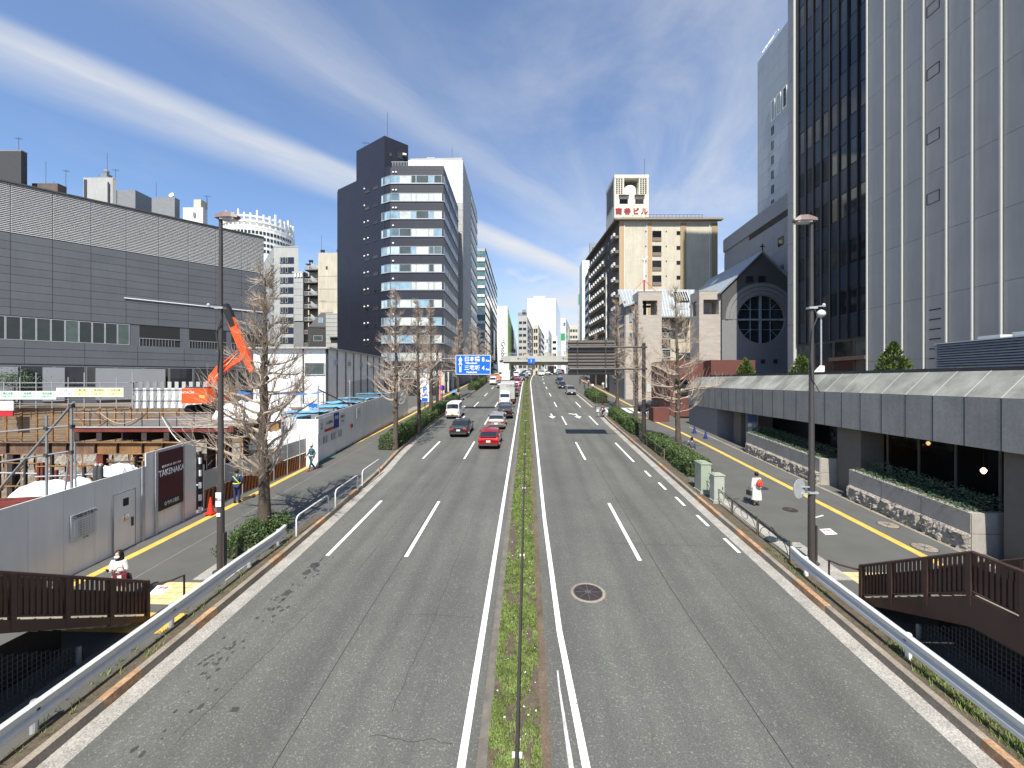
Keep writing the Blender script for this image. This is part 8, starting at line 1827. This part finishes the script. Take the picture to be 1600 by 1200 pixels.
POSES = {
 'stand': dict(),
 'walk': dict(kneeL=(-.1, .14, .49), ankL=(-.1, .26, .09), toeL=(-.11, .42, .04), kneeR=(.1, -.02, .47), ankR=(.1, -.3, .12), toeR=(.11, -.2, .03), elbL=(-.25, -.08, 1.12), wrL=(-.24, .06, .9), elbR=(.25, .03, 1.12), wrR=(.25, .2, .95)),
 'phone': dict(elbL=(-.24, .03, 1.1), wrL=(-.08, .25, 1.2), elbR=(.24, .03, 1.1), wrR=(.06, .25, 1.2), kneeL=(-.09, .08, .48), ankL=(-.1, .12, .08), toeL=(-.11, .28, .03)),
 'hip': dict(elbL=(-.27, -.04, 1.12), wrL=(-.1, .2, 1.12), elbR=(.27, -.1, 1.14), wrR=(.2, .08, .95)),
 'call': dict(elbL=(-.25, .12, 1.14), wrL=(-.16, .2, 1.38), kneeL=(-.1, .12, .49), ankL=(-.1, .18, .09), toeL=(-.11, .34, .04), kneeR=(.1, -.02, .47), ankR=(.1, -.22, .12), toeR=(.11, -.12, .03)),
 'ride': dict(pel=(0, -.2, .98), spine=(0, -.14, 1.12), chest=(0, -.02, 1.34), neck=(0, .05, 1.48), head=(0, .1, 1.6), shL=(-.17, -.02, 1.38), shR=(.17, -.02, 1.38), elbL=(-.24, .16, 1.2), wrL=(-.24, .32, 1.08), elbR=(.24, .16, 1.2), wrR=(.24, .32, 1.08), hipL=(-.09, -.2, .94), hipR=(.09, -.2, .94), kneeL=(-.1, .14, .74), ankL=(-.09, 0, .38), toeL=(-.09, .14, .33), kneeR=(.1, .08, .6), ankR=(.09, -.06, .22), toeR=(.09, .08, .17))}
def person(label, loc, rz, H=1.7, top=None, bottom=None, pose='stand', hair='short', skirt=False, coat=0.0, mask=False, hat=None, shoes=None, fat=1.0, look=0.0, cat='person'):
    J = dict(pel=(0, 0, .93), spine=(0, 0, 1.08), chest=(0, 0, 1.28), neck=(0, .0, 1.45), head=(0, .015, 1.6), shL=(-.17, 0, 1.38), shR=(.17, 0, 1.38), elbL=(-.23, -.02, 1.1), wrL=(-.24, .05, .86), elbR=(.23, -.02, 1.1), wrR=(.24, .05, .86), hipL=(-.09, 0, .88), hipR=(.09, 0, .88), kneeL=(-.1, .02, .49), ankL=(-.1, 0, .08), toeL=(-.12, .16, .03), kneeR=(.1, .02, .49), ankR=(.1, 0, .08), toeR=(.12, .16, .03))
    J.update(POSES[pose]); J = {k: V3(*v) for k, v in J.items()}
    t = thing('person', label, cat, loc, rz); s = H / 1.7; t.scale = (s, s, s)
    R_ = dict(pel=(.13, .1), spine=(.115, .09), chest=(.14, .1), neck=.05, head=.05, shL=.058, shR=.058, elbL=.038, elbR=.038, wrL=.027, wrR=.027, hipL=.08, hipR=.08, kneeL=.055, kneeR=.055, ankL=.037, ankR=.037, toeL=.03, toeR=.03)
    E_ = [('pel', 'spine'), ('spine', 'chest'), ('chest', 'neck'), ('neck', 'head')] + [(a + sd, c + sd) for sd in 'LR' for a, c in (('sh', 'elb'), ('elb', 'wr'), ('hip', 'knee'), ('knee', 'ank'), ('ank', 'toe'))] + [('chest', 'shL'), ('chest', 'shR'), ('pel', 'hipL'), ('pel', 'hipR')]
    me = skin_mesh({k: (J[k], R_[k]) for k in J}, E_, 'pel'); b = MB(); b.v = [tuple(v.co) for v in me.vertices]; b.f = [tuple(p.vertices) for p in me.polygons]; b.m = [0] * len(b.f)
    hc = J['head'] + V3(0, .005, .02)
    hd_ = [(.02, -.125), (.055, -.11), (.075, -.06), (.085, 0), (.084, .05), (.065, .09), (.03, .112)]; b.lathe(hd_, 14, M=Matrix.Translation(hc) @ Matrix.Rotation(look, 4, 'X') @ Matrix.Diagonal((.92, 1.12, 1.05, 1)))
    b.add([hc + V3(*p) for p in ((-.012, .088, .015), (.012, .088, .015), (.016, .088, -.03), (-.016, .088, -.03), (0, .118, -.02))], [(0, 4, 1), (1, 4, 2), (2, 4, 3), (3, 4, 0)])
    for sd in (-1, 1): b.box(hc + V3(sd * .08, -.0, -.01), (.016, .035, .06))
    for sd in 'LR':      # hands: palm, four fingers, thumb
        w = J['wr' + sd]; d = (w - J['elb' + sd]).normalized(); sg_ = -1 if sd == 'L' else 1; side = d.cross(V3(sg_, 0, 0)); side = side.normalized() if side.length > .1 else V3(0, 0, 1); nn = d.cross(side).normalized()
        b.tube([w, w + d * .045, w + d * .085], [.024, .036, .034], 8)
        for q_, (o_, l_) in enumerate(((-.027, .065), (-.009, .075), (.009, .07), (.027, .055))):
            p = w + d * .08 + side * o_; b.tube([p, p + d * l_ * .5 + nn * -.006, p + d * l_ * .85 + nn * -.022], [.0085, .008, .006], 5)
        p = w + d * .035 + side * -.03; b.tube([p, p + d * .03 - side * .02, p + d * .055 - side * .022], [.01, .009, .007], 5)
    b.build('body', M_skin, t, True)
    for sd in (-1, 1): MB().box(hc + V3(sd * .032, .09, .012), (.02, .012, .012)).build('eye', M_black, t)
    MB().box(hc + V3(0, .089, -.055), (.045, .012, .008)).build('mouth', M_textr, t)
    R2 = {k: ((v[0] + .02, v[1] + .02) if isinstance(v, tuple) else v + .018) for k, v in R_.items()}
    f = fat
    tp = ['pel', 'spine', 'chest', 'shL', 'shR', 'elbL', 'elbR', 'wrL', 'wrR']; P2 = {k: (J[k], (R2[k][0] * f, R2[k][1] * f) if isinstance(R2[k], tuple) else R2[k] * f) for k in tp}; P2['col'] = (J['neck'] + V3(0, 0, -.05), .07)
    if coat: P2['hem'] = (J['pel'] + V3(0, 0, -coat), (.2 * f, .15 * f)); 
    me = skin_mesh(P2, [('pel', 'spine'), ('spine', 'chest'), ('chest', 'col'), ('chest', 'shL'), ('chest', 'shR'), ('shL', 'elbL'), ('elbL', 'wrL'), ('shR', 'elbR'), ('elbR', 'wrR')] + ([('pel', 'hem')] if coat else []), 'pel'); me.materials.append(top); obj('coat' if coat else 'jacket', me, t)
    if skirt:
        b = MB(); b.lathe([(.27, -.6), (.24, -.25), (.17, .1)], 16, M=Matrix.Translation(J['pel']) @ Matrix.Diagonal((1, .8, 1, 1))); b.build('skirt', bottom, t, True)
    else:
        lg = ['pel', 'hipL', 'hipR', 'kneeL', 'kneeR', 'ankL', 'ankR']; me = skin_mesh({k: (J[k], R2[k] if k != 'pel' else (.14, .11)) for k in lg}, [('pel', 'hipL'), ('pel', 'hipR'), ('hipL', 'kneeL'), ('kneeL', 'ankL'), ('hipR', 'kneeR'), ('kneeR', 'ankR')], 'pel'); me.materials.append(bottom); obj('trousers', me, t)
    for sd in 'LR':
        a, c = J['ank' + sd], J['toe' + sd]; MB().tube([a + V3(0, -.05, -.035), a + V3(0, 0, -.02), c + V3(0, 0, .012), c + (c - a).normalized() * .05], [.04, .05, .042, .025], 8).build('shoe', shoes or M_black, t, True)
    hm = M_hair
    if hair == 'long':
        MB().lathe([(.05, -.3), (.11, -.24), (.12, -.1), (.118, .02), (.11, .08), (.07, .135), (.02, .15)], 14, M=Matrix.Translation(hc + V3(0, -.03, .0)) @ Matrix.Rotation(look * .4, 4, 'X')).build('hair', hm, t, True)
    else: MB().lathe([(.078, -.08), (.096, -.02), (.1, .04), (.09, .1), (.05, .135), (.02, .142)], 14, M=Matrix.Translation(hc + V3(0, -.02, .005)) @ Matrix.Diagonal((.97, 1.03, 1.03, 1))).build('hair', hm, t, True)
    if hat: 
        b = MB(); b.lathe([(.105, .02), (.108, .05), (.095, .1), (.05, .14), (.01, .15)], 16, M=Matrix.Translation(hc) @ Matrix.Diagonal((.95, 1.1, 1, 1))); b.box(hc + V3(0, .13, .03), (.15, .1, .014)); b.build('hat', hat, t, True)
    if mask: MB().lathe([(.02, 0), (.055, .012), (.075, .03), (.07, .06)], 12, M=Matrix.Translation(hc + V3(0, .118, -.045)) @ Matrix.Rotation(pi / 2, 4, 'X') @ Matrix.Diagonal((1, .75, 1, 1))).build('face_mask', M_signw, t, True)
    return t
C_w, C_navy, C_dk, C_teal, C_gr, C_wine, C_plaid = (mat('cloth_' + n_, c_, .85, var=.06) for n_, c_ in (('white', (.72, .7, .66)), ('navy', (.02, .035, .12)), ('dark', (.025, .025, .03)), ('teal', (.03, .09, .12)), ('grey', (.08, .08, .09)), ('wine', (.16, .015, .03)), ('plaid', (.4, .3, .26))))
# woman with phone
g_ = G(186, 944, PO); wp = person('woman in a white blouse and mask looking at her phone beside the left stair', g_, pi + .25, 1.62, C_w, C_plaid, 'phone', 'long', skirt=True, mask=True, fat=1.35, look=-.3)
t = thing('smartphone', 'phone held up by the woman in white at the left stair', 'phone', g_ + V3(.1 * 0 - .06, -.29, 1.17), pi + .25); MB().box((0, 0, 0), (.075, .01, .15), rx=-.6).build('phone_body', M_black, t)
t = thing('handbag', 'wine red handbag hanging from the woman in white', 'bag', g_ + V3(.2, -.16, .8), .5); b = MB(); b.prism([(-.16, -.06), (.16, -.06), (.16, .06), (-.16, .06)], 0, .22); b.build('bag_body', C_wine, t); MB().tube([(-.13, 0, .28), (-.06, 0, .42), (.06, 0, .42), (.12, 0, .22)], .012, 5).build('strap', C_wine, t); MB().b2(-.05, .05, -.08, -.07, .1, .2).build('charm', C_w, t)
t = thing('dark_coat', 'dark folded coat carried over the arm of the woman in white', 'coat', g_ + V3(.27, .0, .9), .4); b = MB(); b.tube([(-.05, 0, .08), (.03, 0, 0), (.08, 0, -.25)], [.04, .07, .06], 8); b.build('cloth', C_dk, t, True)
# guard
g_ = G(370, 786, PO); gd_ = person('guard in navy uniform and cap with a yellow reflective harness at the site gate', g_, .35, 1.72, C_navy, C_navy, 'hip', hat=C_navy, mask=True)
M_hiv = mat('hi_vis_yellow', (.65, .8, .05), .5, var=0)
b = MB(); b.tube([(-.14, .13, 1.42), (-.02, .145, 1.2), (.15, .12, 1.02)], .022, 5); b.tube([(-.14, -.12, 1.42), (.02, -.135, 1.2), (.15, -.11, 1.02)], .022, 5); b.tube([(.16 * cos(a), .135 * sin(a), 1.02) for a in [2 * pi * k / 14 for k in range(15)]], .026, 5); b.tube([(.14, .12, 1.42), (.15, -.11, 1.42)], .022, 5); b.build('reflective_harness', M_hiv, gd_)
g_ = G(487, 735, PO); wk = person('worker in dark teal overalls and white helmet walking past the white hoarding end', g_, pi - .5, 1.72, C_teal, C_teal, 'walk', hat=C_w, mask=False, shoes=mat('red_boot', (.6, .03, .05), .5)); b = MB(); b.tube([(.15 * cos(a), .12 * sin(a), .98) for a in [2 * pi * k / 14 for k in range(15)]], .022, 5); b.build('tool_belt', C_w, wk)
g_ = G(1182, 790, PO); wc = person('walker in a long white coat seen from behind on the right pavement', g_, .15, 1.66, C_w, C_w, 'stand', skirt=True, fat=1.3, shoes=M_dkgrey)
t = thing('backpack', 'small orange red backpack on the walker in white', 'bag', g_ + V3(.02, -.24, 1.02), .15); b = MB(); b.lathe([(.1, 0), (.14, .06), (.145, .2), (.1, .33), (.03, .37)], 12, M=Matrix.Diagonal((1, .65, 1, 1))); b.build('pack', mat('backpack_red', (.62, .05, .02), .6), t, True); MB().box((0, -.1, .12), (.17, .04, .13)).build('pocket', mat('backpack_red', (.62, .05, .02), .6), t); MB().tube([(-.05, 0, .36), (0, 0, .42), (.05, 0, .36)], .01, 5).build('loop', M_black, t)
t = thing('black_bag', 'black bag hanging from the left hand of the walker in white', 'bag', g_ + V3(-.34, .05, .52), .2); b = MB(); b.prism([(-.06, -.14), (.06, -.14), (.06, .14), (-.06, .14)], 0, .24); b.build('bag_body', C_dk, t); MB().tube([(0, -.08, .24), (0, -.05, .4), (0, .05, .4), (0, .08, .24)], .01, 5).build('strap', C_dk, t)
g_ = G(1081, 722, PO); person('man in a dark grey suit holding a phone to his ear on the right pavement', g_, .1, 1.72, C_gr, C_gr, 'call', fat=1.1)
g_ = G(942, 652.5); bc = bicycle((g_.x, g_.y, gz(g_.y)), 1.2, 'white framed bicycle being ridden across the side street mouth', M_bld_wh); person('cyclist in a dark jacket riding the white bicycle at the side street mouth', (g_.x, g_.y, gz(g_.y)), 1.2, 1.66, C_wine, C_dk, 'ride')
g_ = G(963, 636); person('pedestrian with long hair and white top waiting at the side street crossing', (g_.x, g_.y, gz(g_.y) + .02), .4, 1.66, C_w, C_navy, 'stand', hair='long')
for i, (px, py) in enumerate(((1010, 648),)): pass
g_ = G(709, 628, PO); person('pedestrian in black with a blue umbrella by the far left crossing', g_, pi, 1.7, C_dk, C_dk, 'walk')
t = thing('umbrella', 'small blue umbrella above the pedestrian in black on the left', 'umbrella', g_ + V3(.1, -.1, 1.55)); MB().lathe([(.5, 0), (.38, .18), (.2, .28), (.02, .32)], 12).build('canopy', mat('umbrella_blue', (.06, .25, .75), .5), t, True); MB().tube([(0, 0, -.5), (0, 0, .3)], .01, 5).build('shaft', M_black, t)
g_ = G(716, 626, PO); person('pedestrian in a cream coat walking behind the blue umbrella', g_, .2, 1.65, C_plaid, C_dk, 'walk', hair='long', coat=.3)
# far walkers on the right pavement
rp = random.Random(31); base_p = []
for i, (x, y, c_, d_, lb_) in enumerate(((13.1, 84, C_w, C_dk, 'far walker in a white top below the gantry sign, nearest the yellow strip'), (12.3, 90, C_dk, C_navy, 'far walker in dark clothes below the gantry sign'), (14.0, 96, C_plaid, C_dk, 'far walker in a beige coat below the gantry sign'), (15.9, 88, C_w, C_plaid, 'far walker in white beside the shop fronts on the right'), (16.4, 80, C_w, C_gr, 'far walker in a white shirt nearest the shop fronts on the right'), (13.0, 103, C_wine, C_dk, 'far walker in wine red behind the others on the right'))):
    g_ = V3(x, y, gz(y) + PO); person(lb_, g_, rp.choice([0, pi]) + rp.uniform(-.3, .3), 1.68, c_, d_, 'walk')
# motorcyclist between the cars
g_ = V3(-2.75, 48.4, gz(48.4)); t = thing('motor_scooter', 'white motor scooter just behind the black van', 'scooter', g_); MB().lathe([(.1, -.06), (.24, -.05), (.24, .05), (.1, .06)], 14, M=Matrix.Translation((0, -.6, .24)) @ Matrix.Rotation(pi / 2, 4, 'Y')).build('wheel', M_tyre, t); MB().lathe([(.1, -.06), (.24, -.05), (.24, .05), (.1, .06)], 14, M=Matrix.Translation((0, .65, .24)) @ Matrix.Rotation(pi / 2, 4, 'Y')).build('wheel', M_tyre, t)
b = MB(); b.prism([(-.16, -.75), (.16, -.75), (.2, 0), (-.2, 0)], .42, .82); b.b2(-.16, .16, 0, .5, .25, .36); b.b2(-.2, .2, .42, .58, .3, 1.0); b.build('body', M_bld_wh, t); MB().b2(-.14, .14, -.72, -.05, .82, .9).build('seat', M_black, t); MB().tube([(-.32, .4, 1.05), (0, .5, 1.02), (.32, .4, 1.05)], .02, 5).build('handlebar', M_black, t); MB().b2(-.08, .08, -.8, -.76, .6, .7).build('tail_light', M_tail, t)
person('scooter rider in a dark jacket and white helmet behind the black van', g_ + V3(0, .05, -.1), 0, 1.7, C_dk, C_gr, 'ride', hat=C_w)
